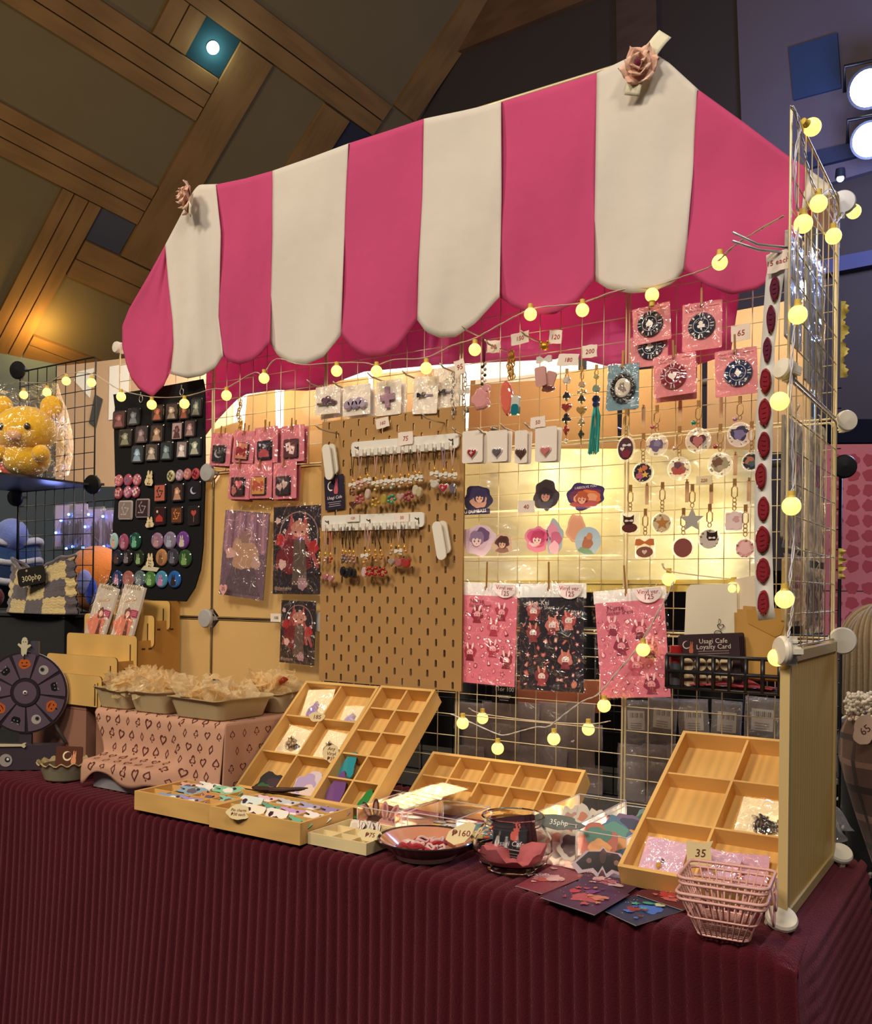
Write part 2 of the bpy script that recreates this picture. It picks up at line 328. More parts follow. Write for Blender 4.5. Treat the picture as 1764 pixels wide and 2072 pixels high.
# ------------------------------------------------------------------ the hall
def onplane(x, y, P0, n):
    d = ray(x, y); return CAMV + d * ((P0 - CAMV).dot(n) / d.dot(n))
def basis(P0, ex, ey, ez):
    return Matrix.Translation(P0) @ Matrix((ex, ey, ez)).transposed().to_4x4()
g = G(); g.box((0, 0, 0), (30, 30, .1), '2a2422'); struct(make('floor', g, 'wall', loc=(0, 3, -.05)))
CU = Vector((-0.19893, -0.96452, 0.17355)); CV = Vector((-0.73330, 0.02901, -0.67928)); CN = CU.cross(CV).normalized()
CO = Vector((-4.970, 4.189, 4.552 + ZT)); SCL = 1.5
CM = basis(CO, CU.normalized(), CN.cross(CU).normalized(), CN)
g = G(); g.bbox((-4.6, -4.4, -.12), (4.6, 2.62, 0), '807050'); ceil = struct(make('ceiling', g, 'wall', M=CM))
PL = '946e40'
def plank(u0, u1, v0, v1, along, h=.05, c=PL):
    g = G(); a = (u1 - u0) * SCL - .012; b = (v1 - v0) * SCL - .012
    g.box((0, 0, 0), (a, b, h) if along == 'u' else (b, a, h), c)
    M = Matrix.Translation(((u0 + u1) / 2 * SCL, (v0 + v1) / 2 * SCL, h / 2 + .002))
    if along == 'v': M = M @ Matrix.Rotation(math.pi / 2, 4, 'Z')
    make('plank', g, 'ceilwood', ceil, M=M)
def band(u0, u1, cuts, along):
    for a, b in zip(cuts[:-1], cuts[1:]):
        plank(u0, u1, a, b, 'u') if along == 'u' else plank(a, b, u0, u1, 'v')
band(-.16, 1.9, (-.59, -.487, -.395, -.30), 'u'); band(-.16, 1.9, (.18, .27, .362, .467), 'u')
band(-2.4, .082, (.715, .86, 1.0), 'u'); band(-2.4, .085, (1.5, 1.58, 1.72), 'u')
band(.467, 1.72, (.087, .174, .268, .345), 'v'); band(-.84, .71, (-.40, -.16), 'v')
band(-.845, -.592, (.078, .19, .30), 'v'); band(-1.23, 1.9, (-1.07, -.955, -.842), 'u'); band(-.59, -.30, (-.40, -.163), 'v') if 0 else None
band(-2.6, -1.075, (-1.44, -1.24), 'v'); band(-.835, .9, (-1.03, -.815), 'v')
def ceil_square(u0, u1, v0, v1, col, lit):
    g = G(); a = (u1 - u0) * SCL; b = (v1 - v0) * SCL; g.box((0, 0, 0), (a, b, .016), col)
    s = make('ceiling_tile', g, 'wall', ceil, M=Matrix.Translation(((u0 + u1) / 2 * SCL, (v0 + v1) / 2 * SCL, .012)))
    if lit:
        g = G(); g.lathe([(.052, .0), (.058, .006), (.040, .010), (.036, -.01)], 'd8dcd8', 24); make('lamp_ring', g, 'plastic', s, loc=(0, 0, .01))
        g = G(); g.lathe([(.036, 0), (.028, .008), (.0001, .012)], 'ffffff', 20); make('lamp_lens', g, 'lamp_white', s, loc=(0, 0, .012))
ceil_square(-.16, .078, -.842, -.592, '25434a', True); ceil_square(-.155, .082, .467, .712, '55555c', False); ceil_square(-1.27, -1.04, -.835, -.59, '3c3c48', False)
dl = CM @ Vector((-.045 * SCL, -.71 * SCL, .12)); lamp('ceiling_downlight', 'POINT', dl, 3, (.75, 1.0, .95), .05)
# wall facing the aisle behind the stall, right of the fold
PN = Vector((-.151, -.9886, 0)).normalized(); P0 = Vector((-2.818, 6.198, 5.775 + ZT)); PXV = Vector((.9886, -.151, 0)).normalized()
PM = basis(P0, PXV, Vector((0, 0, 1)), PN); PMI = PM.inverted()
g = G(); g.bbox((-8, -6.6, -.1), (12, 6, 0), '48403c'); wb = struct(make('wall_back', g, 'wall', M=PM))
def pquad(name, pts, h, c, mat='wall'):
    q = [PMI @ onplane(x, y, P0, PN) for x, y in pts]; g = G(); poly = [(v.x, v.y) for v in q]
    ar = sum(poly[i][0] * poly[(i + 1) % 4][1] - poly[(i + 1) % 4][0] * poly[i][1] for i in range(4))
    if ar < 0: poly = poly[::-1]
    g.slab(poly, 0, h, c); return make(name, g, mat, wb)
pquad('wall_board', [(927, 112), (1240, -14), (1240, -150), (935, 12)], .06, '6f4f36', 'ceilwood')
pquad('wall_board', [(1250, -140), (1330, -140), (1342, 430), (1258, 430)], .05, '5a463f', 'ceilwood')
pquad('wall_board', [(1490, -140), (1990, -140), (1990, 285), (1512, 425)], .05, '6b6168', 'wall')
pquad('wall_tile', [(1602, 105), (1700, 75), (1708, 185), (1612, 210)], .07, '3c4a68')
pquad('wall_board', [(1640, 318), (2000, 235), (2000, 262), (1646, 348)], .09, '3b3f52')
pquad('wall_board', [(1600, 545), (2000, 470), (2000, 500), (1600, 575)], .09, '50506a')
pquad('wall_board', [(1600, 853), (2000, 853), (2000, 900), (1600, 900)], .12, '14141a')
# wall at the left under the sloping ceiling
LN = Vector((1.145, -.406, 0)).normalized(); LX = Vector((.406, 1.145, 0)).normalized()
g = G(); g.bbox((-9, -3.7, -.1), (6, .05, 0), '6a7880'); struct(make('wall_left', g, 'wall', M=basis(Vector((-6.891, 3.929, 3.62)), LX, Vector((0, 0, 1)), LN)))
# small ceiling sprinkler dot and the two bright stage lamps
def stage_lamp(x, y, d, r, mat, label):
    p = AT(x, y, d); M = Matrix.Translation(p) @ (CAMV - p).to_track_quat('Z', 'Y').to_matrix().to_4x4()
    th = thing('stage_lamp', label, 'lamp', M=M)
    g = G(); g.lathe([(r * .2, -.22), (r * .9, -.2), (r * 1.12, -.05), (r * 1.15, .0), (r, 0)], '15151a', 28); make('housing', g, 'plastic', th)
    g = G(); g.lathe([(r, 0), (r * .8, .015), (.0001, .03)], 'ffffff', 28); make('lens', g, mat, th)
    g = G(); g.tube([(-r * 1.3, 0, -.1), (-r * 1.3, r * 1.4, -.1), (r * 1.3, r * 1.4, -.1), (r * 1.3, 0, -.1)], .012, '15151a'); make('yoke', g, 'plastic', th)
stage_lamp(1757, 178, 6.2, .115, 'lamp_white', 'white stage spotlight, upper of the two bright lamps on the dark wall')
stage_lamp(1759, 283, 6.2, .105, 'lamp_blue', 'blue-white stage spotlight, lower of the two bright lamps on the dark wall')
p = AT(1700, 361, 6.0); g = G(); g.ball((0, 0, 0), .022, 'ffffff'); 
th = thing('stage_lamp', 'tiny far stage lamp shining just above the top corner connector', 'lamp', loc=p); make('lens', g, 'lamp_white', th)
g = G(); g.lathe([(.008, .07), (.03, .06), (.034, .0)], '15151a', 14); make('housing', g, 'plastic', th)

# ------------------------------------------------------------------ table and cloth
def build_cloth():
    X0, X1, YF, YB = -.06, 1.79, -.405, .06; rib = .0215; prof = []
    nT = 18
    for i in range(nT): prof.append((YB + (YF + .02 - YB) * i / (nT - 1), ZT, 0, 1))
    for i in range(1, 5):
        a = math.pi / 2 * i / 4; prof.append((YF + .02 - .02 * math.sin(a), ZT - .02 + .02 * math.cos(a), -math.sin(a), math.cos(a)))
    for i in range(1, 17): prof.append((YF, ZT - .02 - (ZT - .05) * i / 16, -1, 0))
    nx = int((X1 - X0) / rib * 8); vs = []; w = nx + 1
    rnd = random.Random(3)
    for j, (y, z, ny, nz) in enumerate(prof):
        drop = max(0, ZT - .02 - z)
        for i in range(nx + 1):
            x = X0 + (X1 - X0) * i / nx; xx = x - .05 * drop * math.sin(x * 2.2 + .6)
            d = .0052 * abs(math.sin(math.pi * x / rib)) ** .7 - .003
            wv = .018 * drop * math.sin(x * 9 + 1.3) + .012 * drop * math.sin(x * 21) + .06 * drop * drop
            sag = -.02 * max(0, (x - 1.74) / .05) ** 2 if nz > .5 else 0
            y_ = y - .048 * min(1, max(0, (x - .2) / 1.4)) * (YB - y) / (YB - YF)
            vs.append((xx, y_ + ny * d - wv * (1 if drop > 0 else 0), z + nz * d + sag))
    fs = [(j * w + i, (j + 1) * w + i, (j + 1) * w + i + 1, j * w + i + 1) for j in range(len(prof) - 1) for i in range(nx)]
    g = G(); g.add(vs, fs, '430f18', True)
    # right-hand drop with folds
    nr, nz_ = 60, 160; o = []
    for j in range(nz_ + 1):
        dr = (ZT - .04) * j / nz_; drop = max(0, dr - .02); z = ZT - dr
        ex = X1 - .05 * drop * math.sin(X1 * 2.2 + .6); ey = YF - .048 - (.018 * drop * math.sin(X1 * 9 + 1.3) + .012 * drop * math.sin(X1 * 21) + .06 * drop * drop) + .02 * math.exp(-dr * 90)
        for i in range(nr + 1):
            q = i / nr; y = ey + (YB - ey) * q; out = min(1, q * 7)
            x = ex + out * (.004 + .0045 * abs(math.sin(math.pi * dr / rib))) + drop * out * (.05 + .05 * math.sin(q * 9 + .5) * (1 - q)) * (1 - math.exp(-drop * 6))
            o.append((x - .010 * math.exp(-dr * 60) * out, y, z - .006 * math.exp(-dr * 60)))
    w2 = nr + 1
    g.add(o, [(j * w2 + i, (j + 1) * w2 + i, (j + 1) * w2 + i + 1, j * w2 + i + 1) for j in range(nz_) for i in range(nr)], '430f18', True)
    return g
t, b = vmat('corduroy', .95, spec=.1, bump=.9, bscale=420, var=.28, vscale=7, sheen=.35)
b.inputs['Sheen Tint'].default_value = (.8, .25, .3, 1)
tag(make('tablecloth', build_cloth(), 'corduroy'), 'dark red ribbed corduroy cloth draped over the display table', 'tablecloth')

# ------------------------------------------------------------------ wire grid wall
MD = .35; CREAM = 'd9c79a'
def hz(h): return ZT + h * MD
def grid_meshes(col, rw, rf, n=8, s=.344):
    a = s / 2
    f = G(); f.tube([(x, y, 0) for x, y in rrect(s, s, .008, n=2)], rf, col, 6, True)
    w = G()
    for i in range(1, n):
        t = -a + s * i / n
        w.tube([(t, -a, .0012), (t, a, .0012)], rw, col, 5); w.tube([(-a, t, -.0012), (a, t, -.0012)], rw, col, 5)
    return mesh('frame', f), mesh('wires', w)
GM = grid_meshes(CREAM, .0009, .0019); BM = grid_meshes('17171a', .0013, .0022)
def grid_panel(M, label, ms=GM, group=None, scale=None):
    th = thing('wire_grid_panel', label, 'grid panel', M=M, group=group)
    for nme, me in zip(('frame', 'wires'), ms):
        o = make(nme, None, 'wire', th, me=me)
    return th
rows = ['bottom', 'second', 'third', 'top']; cols = ['leftmost', 'second', 'middle', 'fourth', 'rightmost']
for c in range(5):
    for r in range(4):
        if r < 2 and c < 2: continue
        if r == 3: continue
        where = {3: 'hidden up behind the striped awning', 2: 'under the scallops', 1: 'of the middle row', 0: 'of the bottom row'}[r]
        who = ['behind the black pin banner', 'behind the pink keychain pouches', 'behind the brown pegboard', 'right of the pegboard', 'beside the wax seals'][c]
        grid_panel(Matrix.Translation((MD * (c + .5), 0, hz(r + .5))) @ WALLR, f'cream wire grid panel {where}, {who}')
SIDER = Matrix.Rotation(math.pi / 2, 4, 'Z') @ WALLR      # local x -> +Y
for r in (1, 2):
    grid_panel(Matrix.Translation((5 * MD, -MD / 2, hz(r + .5))) @ SIDER, 'cream wire grid panel of the stall side, ' + ('standing on the wooden panel' if r == 1 else 'uppermost, wound with string lights'))
# wood-look side panel
sp = thing('end_panel', 'wood-grain side panel closing the right end of the stall', 'panel', M=Matrix.Translation((5 * MD, -MD / 2, hz(.5))) @ SIDER)
g = G(); g.slab(rrect(.336, .336, .01), -.003, .003, 'e2b868'); make('board', g, 'woody', sp)
g = G()
for a_, b_, w_, h_ in ((0, .166, .346, .014), (0, -.166, .346, .014), (-.166, 0, .014, .346), (.166, 0, .014, .346)): g.box((a_, b_, 0), (w_, h_, .012), 'cdb27a')
make('edge_frame', g, 'plastic', sp)
# plastic cube-cabinet sheets in the two left columns
def sheet_poly(s=.340, c=.02): a = s / 2; return [(-a + c, -a), (a - c, -a), (a, -a + c), (a, a - c), (a - c, a), (-a + c, a), (-a, a - c), (-a, -a + c)]
for c in range(2):
    for r in range(2):
        th = thing('cabinet_sheet', ['lower', 'upper'][r] + ' cream translucent plastic panel ' + ['behind the black pin banner and plywood rack', 'behind the hanging art prints'][c], 'panel', M=Matrix.Translation((MD * (c + .5), .004, hz(r + .5))) @ WALLR)
        g = G(); g.slab(sheet_poly(), -.001, .001, 'd8c090'); make('sheet', g, 'panel_sheet', th)
        g = G(); g.tube([(x, y, 0) for x, y in sheet_poly(.3445, .012)], .0016, '7a6238', 6, True); make('frame', g, 'wire', th)
# panel connectors
def connector(M, label, r=.026, col='e6ddca', group=None):
    th = thing('panel_connector', label, 'connector', M=M, group=group)
    g = G(); g.lathe([(.0001, -.004), (r * .85, -.004), (r, .0), (r, .004), (r * .9, .0075), (.0001, .009)], col, 26); make('disc', g, 'plastic', th)
    g = G()
    for i in range(4):
        a = math.pi / 4 * 0 + i * math.pi / 2
        Mr = Matrix.Rotation(a, 4, 'Z')
        g.bbox((.003, -.0035, -.016), (r * .95, .0035, -.003), col, Mr); g.bbox((.010, -.0055, -.016), (.013, .0055, -.003), col, Mr)
    g.lathe([(.006, -.018), (.006, -.003)], col, 10); make('clip_arms', g, 'plastic', th)
    return th
def axis(p, d): return Matrix.Translation(p) @ Vector(d).to_track_quat('Z', 'Y').to_matrix().to_4x4()
connector(axis((5 * MD, -MD - .004, hz(1)), (-.75, -.65, 0)), 'white ribbed connector on the front corner atop the wood-grain side panel', .019)
connector(axis((5 * MD + .012, .0, hz(1)), (.25, -1, 0)), 'round white connector on the rear corner atop the wood-grain side panel', .0215)
connector(axis((5 * MD, -MD - .004, hz(0) + .009), (.3, -.5, 1)), 'white connector foot under the front corner of the side panel', .020)
connector(axis((5 * MD + .012, .0, hz(0) + .012), (.3, -.5, .9)), 'white connector foot under the rear corner of the side panel', .019)
connector(axis((5 * MD + .004, .012, hz(3)), (.2, -1, 0)), 'round white connector at the top rear corner of the stall', .0195, 'dcdce2')
connector(axis((5 * MD + .012, .012, hz(2)), (.6, -.8, 0)), 'white connector halfway up the rear corner of the stall side', .017)
connector(axis((5 * MD - .004, -MD, hz(2) + .008), (-.5, -.85, .2)), 'cream connector halfway up the front corner beside the wax seals', .014)
connector(axis((0, -.006, hz(3)), (-.1, -1, 0)), 'white connector at the top left end of the stall under the awning corner', .015)
connector(axis((MD, -.014, hz(2)), (0, -1, 0)), 'grey connector disc under the pink keychain pouches', .0225, 'a8a6a2')
connector(axis((MD, -.014, hz(1)), (0, -1, 0)), 'grey connector disc with clip arms beside the plywood rack', .0225, 'a8a6a2')
connector(axis((2 * MD, -.006, hz(1)), (0, -1, 0)), 'grey connector mostly hidden by the left edge of the pegboard', .0225, 'a8a6a2')
connector(axis((3 * MD, -.012, hz(2)), (0, -1, 0)), 'grey connector disc at the right edge of the pegboard', .0225, 'a8a6a2')
# ------------------------------------------------------------------ pegboard
PA, PB = W(*k('e2', 110, 110), -.03), W(*k('e2', 1670, 20), -.03); PC = W(*k('c4', 805, 615), -.03)
pw, ph = .358, .560
pegM = Matrix.Translation(((PA.x + PB.x) / 2, -.03, (PA.z + PC.z) / 2 + .004)) @ WALLR
peg = thing('pegboard', 'tan fibreboard pegboard with rows of slots hung on the wire grid', 'pegboard', M=pegM)
def pegmesh():
    g = G(); c = 'aa8250'; e = '7a5830'; t = .0025; nr = 27; ch = ph / nr; sx, sy = .0026, .0075
    def q(x0, x1, y0, y1):
        for z, rev in ((t, 0), (-t, 1)):
            f = (0, 1, 2, 3); g.add([(x0, y0, z), (x1, y0, z), (x1, y1, z), (x0, y1, z)], [f[::-1] if rev else f], c)
    def cell(cx, cy, wd):
        x0, x1, y0, y1 = cx - wd / 2, cx + wd / 2, cy - ch / 2, cy + ch / 2
        sl = [(cx + sx, cy - sy * .75), (cx + sx, cy + sy * .75), (cx + sx * .5, cy + sy), (cx - sx * .5, cy + sy), (cx - sx, cy + sy * .75), (cx - sx, cy - sy * .75), (cx - sx * .5, cy - sy), (cx + sx * .5, cy - sy)]
        R = [(x1, y0), (x1, y1), (x0, y1), (x0, y0)]
        for z, rev in ((t, 0), (-t, 1)):
            vs = [(x, y, z) for x, y in sl] + [(x, y, z) for x, y in R]
            fs = [(0, 8, 9, 1), (1, 9, 2), (2, 9, 10, 3), (3, 10, 4), (4, 10, 11, 5), (5, 11, 6), (6, 11, 8, 7), (7, 8, 0)]
            g.add(vs, [f[::-1] if rev else f for f in fs], c)
        vs = [(x, y, t) for x, y in sl] + [(x, y, -t) for x, y in sl]
        g.add(vs, [(i, (i + 1) % 8, 8 + (i + 1) % 8, 8 + i) for i in range(8)], e)
    for r in range(nr):
        cy = -ph / 2 + ch * (r + .5)
        if r % 2 == 0:
            for i in range(9): cell(-.16 + .04 * i, cy, .04 if 0 < i < 8 else .04)
            q(-.180, -.180, cy - ch / 2, cy + ch / 2)
        else:
            for i in range(8): cell(-.14 + .04 * i, cy, .04)
            q(-.18, -.16, cy - ch / 2, cy + ch / 2); q(.16, .18, cy - ch / 2, cy + ch / 2)
    o = rrect(.36, ph, 0)
    g.add([(x, y, t) for x, y in o] + [(x, y, -t) for x, y in o], [(i, 4 + i, 4 + (i + 1) % 4, (i + 1) % 4) for i in range(4)], e)
    return g
make('board', pegmesh(), 'card', peg)
# ------------------------------------------------------------------ awning
def polyline(pts, t):
    L = [0]
    for a, b in zip(pts[:-1], pts[1:]): L.append(L[-1] + math.hypot(b[0] - a[0], b[1] - a[1]))
    s = t * L[-1]
    for i in range(len(pts) - 1):
        if s <= L[i + 1] or i == len(pts) - 2:
            f = (s - L[i]) / max(1e-9, L[i + 1] - L[i]); return (pts[i][0] + (pts[i + 1][0] - pts[i][0]) * f, pts[i][1] + (pts[i + 1][1] - pts[i][1]) * f)
def coons(top, bot, lef, rig, nu, nv, Yf, col, g, wrap=True):
    def f(u, v):
        if wrap:
            if v < .12:                                    # over the ridge to the back
                a = v / .12; x, y = polyline(top, u); p = W(x, y, Yf(u, 0)); an = math.pi * (1 - a)
                return Vector((p.x, p.y + .024 * (1 - math.cos(an)), p.z - .07 * max(0, .35 - a) / .35 + .006 * math.sin(an)))
            v = (v - .12) / .88
        T_, B_, L_, R_ = polyline(top, u), polyline(bot, u), polyline(lef, v), polyline(rig, v)
        q = []
        for i in (0, 1):
            q.append((1 - v) * T_[i] + v * B_[i] + (1 - u) * L_[i] + u * R_[i]
                     - ((1 - u) * (1 - v) * top[0][i] + u * (1 - v) * top[-1][i] + (1 - u) * v * bot[0][i] + u * v * bot[-1][i]))
        return W(q[0], q[1], Yf(u, v))
    return g.surf(f, nu, nv, col)
aw = thing('awning', 'pink and white striped cloth awning with scalloped edge over the stall', 'awning', loc=(.875, 0, hz(4)))
PINK, WHITE = 'cf5480', 'e2dacd'
seams = [[(335, 497), (341, 570), (350, 650), (352, 700), (346, 757)], [(437, 375), (447, 470), (445, 560), (443, 640), (452, 720)],
         [(552, 347), (552, 480), (549, 600), (546, 693)], [(705, 292), (699, 430), (694, 560), (690, 678)], [(858, 242), (855, 400), (848, 530), (845, 648)],
         [(1014, 208), (1015, 400), (1013, 500), (1011, 601)], [(1208, 150), (1205, 350), (1203, 460), (1202, 567)], [(1410, 185), (1402, 350), (1393, 450), (1385, 546)]]
S_ = [
 ('P', [(335, 497), (335.5, 497.5)], [(266, 765), (283, 788), (309, 803), (332, 780), (347, 745)], [(335, 497), (300, 560), (262, 625), (248, 660), (248, 700), (257, 740), (266, 765)], [(335.5, 497.5), (341, 570), (350, 650), (352, 700), (347, 745)], -.028),
 ('W', [(335, 497), (365, 440), (392, 388), (402, 376), (437, 375)], [(346, 757), (380, 766), (410, 760), (435, 745), (452, 720)], seams[0], seams[1], -.038),
 ('P', [(437, 375), (495, 363), (552, 347)], [(452, 720), (468, 733), (485, 738), (508, 731), (530, 714), (546, 693)], seams[1], seams[2], -.034),
 ('W', [(552, 347), (630, 320), (705, 292)], [(546, 693), (563, 720), (588, 736), (618, 738), (655, 722), (690, 678)], seams[2], seams[3], -.039),
 ('P', [(705, 292), (780, 268), (858, 242)], [(690, 678), (710, 703), (740, 722), (772, 722), (803, 703), (845, 648)], seams[3], seams[4], -.034),
 ('W', [(858, 242), (935, 226), (1014, 208)], [(845, 648), (862, 672), (890, 684), (922, 682), (962, 654), (1011, 601)], seams[4], seams[5], -.039),
 ('P', [(1014, 208), (1110, 180), (1208, 150)], [(1011, 601), (1040, 622), (1080, 637), (1122, 636), (1162, 614), (1202, 567)], seams[5], seams[6], -.034),
 ('W', [(1208, 150), (1265, 122), (1310, 104), (1350, 130), (1410, 185)], [(1202, 567), (1230, 585), (1278, 594), (1322, 590), (1362, 573), (1385, 546)], seams[6], seams[7], -.039),
 ('P', [(1410, 185), (1500, 250), (1590, 318), (1632, 345)], [(1385, 546), (1430, 578), (1480, 597), (1530, 586), (1575, 556), (1612, 520)], seams[7], [(1632, 345), (1625, 420), (1612, 520)], -.034),
 ('W', [(1632, 345), (1665, 370), (1690, 392)], [(1622, 425), (1650, 415), (1684, 402)], [(1632, 345), (1622, 425)], [(1690, 392), (1684, 402)], -.030)]
for i, (c, top, bot, lef, rig, Y0) in enumerate(S_):
    ph_ = i * 1.7
    def Yf(u, v, Y0=Y0, ph_=ph_): return Y0 - .010 * v - .006 * math.sin(u * 5.0 + ph_) * v - .0035 * math.sin(u * 13 + v * 4 + ph_) * (.3 + .7 * v) - .004 * math.sin(v * 7 + u * 3 + ph_)
    g = G(); coons(top, bot, lef, rig, 26, 34, Yf, PINK if c == 'P' else WHITE, g)
    o = make('pink_stripe' if c == 'P' else 'white_stripe', g, 'awning_cloth'); o.parent = aw; o.matrix_parent_inverse = Matrix.Translation((-.875, 0, -hz(4)))
    md = o.modifiers.new('s', 'SOLIDIFY'); md.thickness = .0016
g = G(); rp0, rp1 = W(437, 385, 0), W(1300, 118, 0)
g.tube([rp0, rp1], .004, CREAM, 8)
for q in (rp0, rp1): g.tube([q, (q.x, 0, hz(3))], .004, CREAM, 8)
o = make('ridge_pole', g, 'wire'); o.parent = aw; o.matrix_parent_inverse = Matrix.Translation((-.875, 0, -hz(4)))
# pink backing of the awning behind the grid
bp_top = [(425, 560), (700, 430), (1000, 350), (1500, 470)]
bp_bot = [(414, 884), (438, 852), (466, 822), (490, 799), (560, 789), (633, 791), (737, 752), (890, 738), (958, 735), (1125, 727), (1140, 718), (1232, 742), (1400, 742), (1478, 716), (1494, 610)]
g = G(); coons(bp_top, bp_bot, [(425, 560), (414, 884)], [(1500, 470), (1494, 610)], 60, 16, lambda u, v: .028 + .008 * math.sin(u * 24) * v + .006 * math.sin(u * 9 + 1), 'd86ea4', g, False)
o = make('backing', g, 'backing_cloth'); o.parent = aw; o.matrix_parent_inverse = Matrix.Translation((-.875, 0, -hz(4)))
md = o.modifiers.new('s', 'SOLIDIFY'); md.thickness = .0016
# fabric roses on the two ridge ends
def rose(px, py, s, yaw, label, ribbon):
    th = thing('fabric_rose', label, 'flower', M=Matrix.Translation(W(px, py, -.062)) @ Matrix.Rotation(yaw, 4, 'Z') @ WALLR)
    rnd = random.Random(int(px))
    for ring, (n, r, z, til, sc) in enumerate(((6, .62, 0, .25, .62), (5, .40, .12, .55, .50), (4, .22, .22, .9, .40))):
        for i in range(n):
            a = 2 * math.pi * i / n + ring * .5 + rnd.uniform(-.1, .1); g = G()
            def f(u, v, sc=sc):
                x = (u - .5) * 2; w = math.sin(math.pi * min(1, .25 + .75 * v)) ** .5
                return Vector((v * sc * s * (1 - .15 * x * x), x * sc * .62 * s * w, (.28 * v * v - .22 * x * x * v + .05 * math.sin(x * 5) * v) * sc * s))
            g.surf(f, 6, 5, 'f0c8b0' if (i + ring) % 2 else 'e8b89e')
            o = make('petal', g, 'fabric', th, M=Matrix.Rotation(a, 4, 'Z') @ Matrix.Translation((r * s * .25, 0, z * s)) @ Matrix.Rotation(-til, 4, 'Y'))
            md = o.modifiers.new('s', 'SOLIDIFY'); md.thickness = .0008
    g = G(); g.ball((0, 0, .34 * s), .15 * s, '6a2a3c', 10, 6); make('centre', g, 'fabric', th)
    g = G()
    for a, l in ribbon: g.surf(lambda u, v, a=a, l=l: Vector((math.cos(a) * l * s * v - math.sin(a) * (u - .5) * .55 * s, math.sin(a) * l * s * v + math.cos(a) * (u - .5) * .55 * s, -.12 * s + .18 * s * math.sin(v * 2.6))), 4, 8, 'e9e2c4')
    o = make('ribbon_leaf', g, 'fabric', th); md = o.modifiers.new('s', 'SOLIDIFY'); md.thickness = .0008
rose(385, 402, .055, -.7, 'peach fabric rose pinned to the left end of the awning ridge', [(-.9, 1.0)])
rose(1296, 136, .050, .1, 'peach fabric rose with cream ribbon pinned to the high right corner of the awning', [(.85, 1.25), (-1.9, .95)])
# ------------------------------------------------------------------ what shows through the grid
def wpoly(pts, Y): q = [W(x, y, Y) for x, y in pts]; return q
def wslab(name, pts, Y, col, mat, label=None, cat=None, th=.002, parent=None, group=None):
    q = [W(x, y, Y) for x, y in pts]; c = sum(q, Vector()) / len(q)
    poly = [(v.x - c.x, v.z - c.z) for v in q]
    ar = sum(poly[i][0] * poly[(i + 1) % len(poly)][1] - poly[(i + 1) % len(poly)][0] * poly[i][1] for i in range(len(poly)))
    if ar < 0: poly = poly[::-1]
    g = G(); g.slab(poly, -th / 2, th / 2, col)
    o = make(name, g, mat, M=Matrix.Translation(c) @ WALLR)
    if label: tag(o, label, cat, group)
    return o
lb = thing('light_box', 'glowing white light box of the booth behind the wire grid', 'light box', M=Matrix.Translation(W(700, 830, 1.15)) @ WALLR)
g = G(); g.bbox((-1.15, -.14, -.06), (1.05, .30, -.001), 'b0aca4'); make('housing', g, 'plastic', lb)
g = G(); g.slab(rrect(2.16, .40, .01, -.05, .08), 0, .004, 'fff4e0'); make('glowing_face', g, 'window_glow', lb)
for x in (-.9, .85): g = G(); g.bbox((x - .015, -lb.location.z + .0, -.05), (x + .015, -.14, -.02), '6a6864'); make('leg', g, 'metal', lb)
wslab('backdrop_board', [(500, 800), (556, 789), (560, 960), (486, 962)], .30, 'd9b46a', 'panel_sheet', 'narrow amber sheet behind the pink keychain pouches', 'board')
wslab('backdrop_board', [(575, 787), (745, 762), (745, 960), (572, 962)], .30, 'd9b46a', 'panel_sheet', 'wide amber sheet between the keychain pouches and the pegboard', 'board')
wslab('backdrop_board', [(755, 757), (925, 742), (925, 960), (750, 960)], .30, 'c8a468', 'panel_sheet', 'amber sheet behind the top of the pegboard', 'board')
wslab('backdrop_board', [(430, 870), (492, 850), (484, 962), (430, 962)], .26, 'd9b46a', 'panel_sheet', 'amber sheet beside the black pin banner', 'board')
wslab('cardboard_sheet', [(952, 770), (1248, 742), (1250, 915), (945, 920)], .34, 'c8a878', 'card', 'beige cardboard sheet behind the hanging bead straps', 'cardboard')
wslab('cardboard_sheet', [(1262, 752), (1420, 735), (1420, 915), (1256, 915)], .33, 'c9aa7c', 'card', 'beige cardboard sheet behind the round keychains', 'cardboard')
wslab('cardboard_sheet', [(1432, 640), (1640, 600), (1640, 915), (1430, 915)], .33, 'c8b190', 'card', 'pale cardboard sheet behind the strip of wax seals', 'cardboard')
wslab('pink_sheet', [(965, 702), (1140, 684), (1145, 765), (962, 778)], .0415, 'd8a0a4', 'vinyl', 'pale pink plastic sheet hanging just under the awning backing', 'sheet')
# crinkled translucent sheet with fabric behind the middle row
def crinkle(u, v): return .008 * math.sin(u * 31 + v * 6) + .006 * math.sin(u * 13 - v * 17) + .004 * math.sin(v * 41 + u * 9)
g = G(); g.surf(lambda u, v: W(938 + u * 610, 1178 - v * 268, .075 + crinkle(u, v)), 70, 34, 'd8cc9c')
tag(make('plastic_sheet', g, 'vinyl'), 'crinkled translucent plastic sheet hanging behind the sticker ledges and keychains', 'sheet')
rnd = random.Random(11)
cb = G(); cb.surf(lambda u, v: W(930 + u * 625, 1180 - v * 272, .20 + .02 * math.sin(u * 20)), 60, 16, 'cfc48a')
tag(make('curtain', cb, 'fabric'), 'pale yellow cloth behind the crinkled plastic sheet', 'curtain')
wslab('yellow_strip', [(935, 1175), (1560, 1172), (1560, 1196), (935, 1200)], .006, 'c8b060', 'wood', 'yellow batten under the crinkled plastic sheet', 'batten', .006)
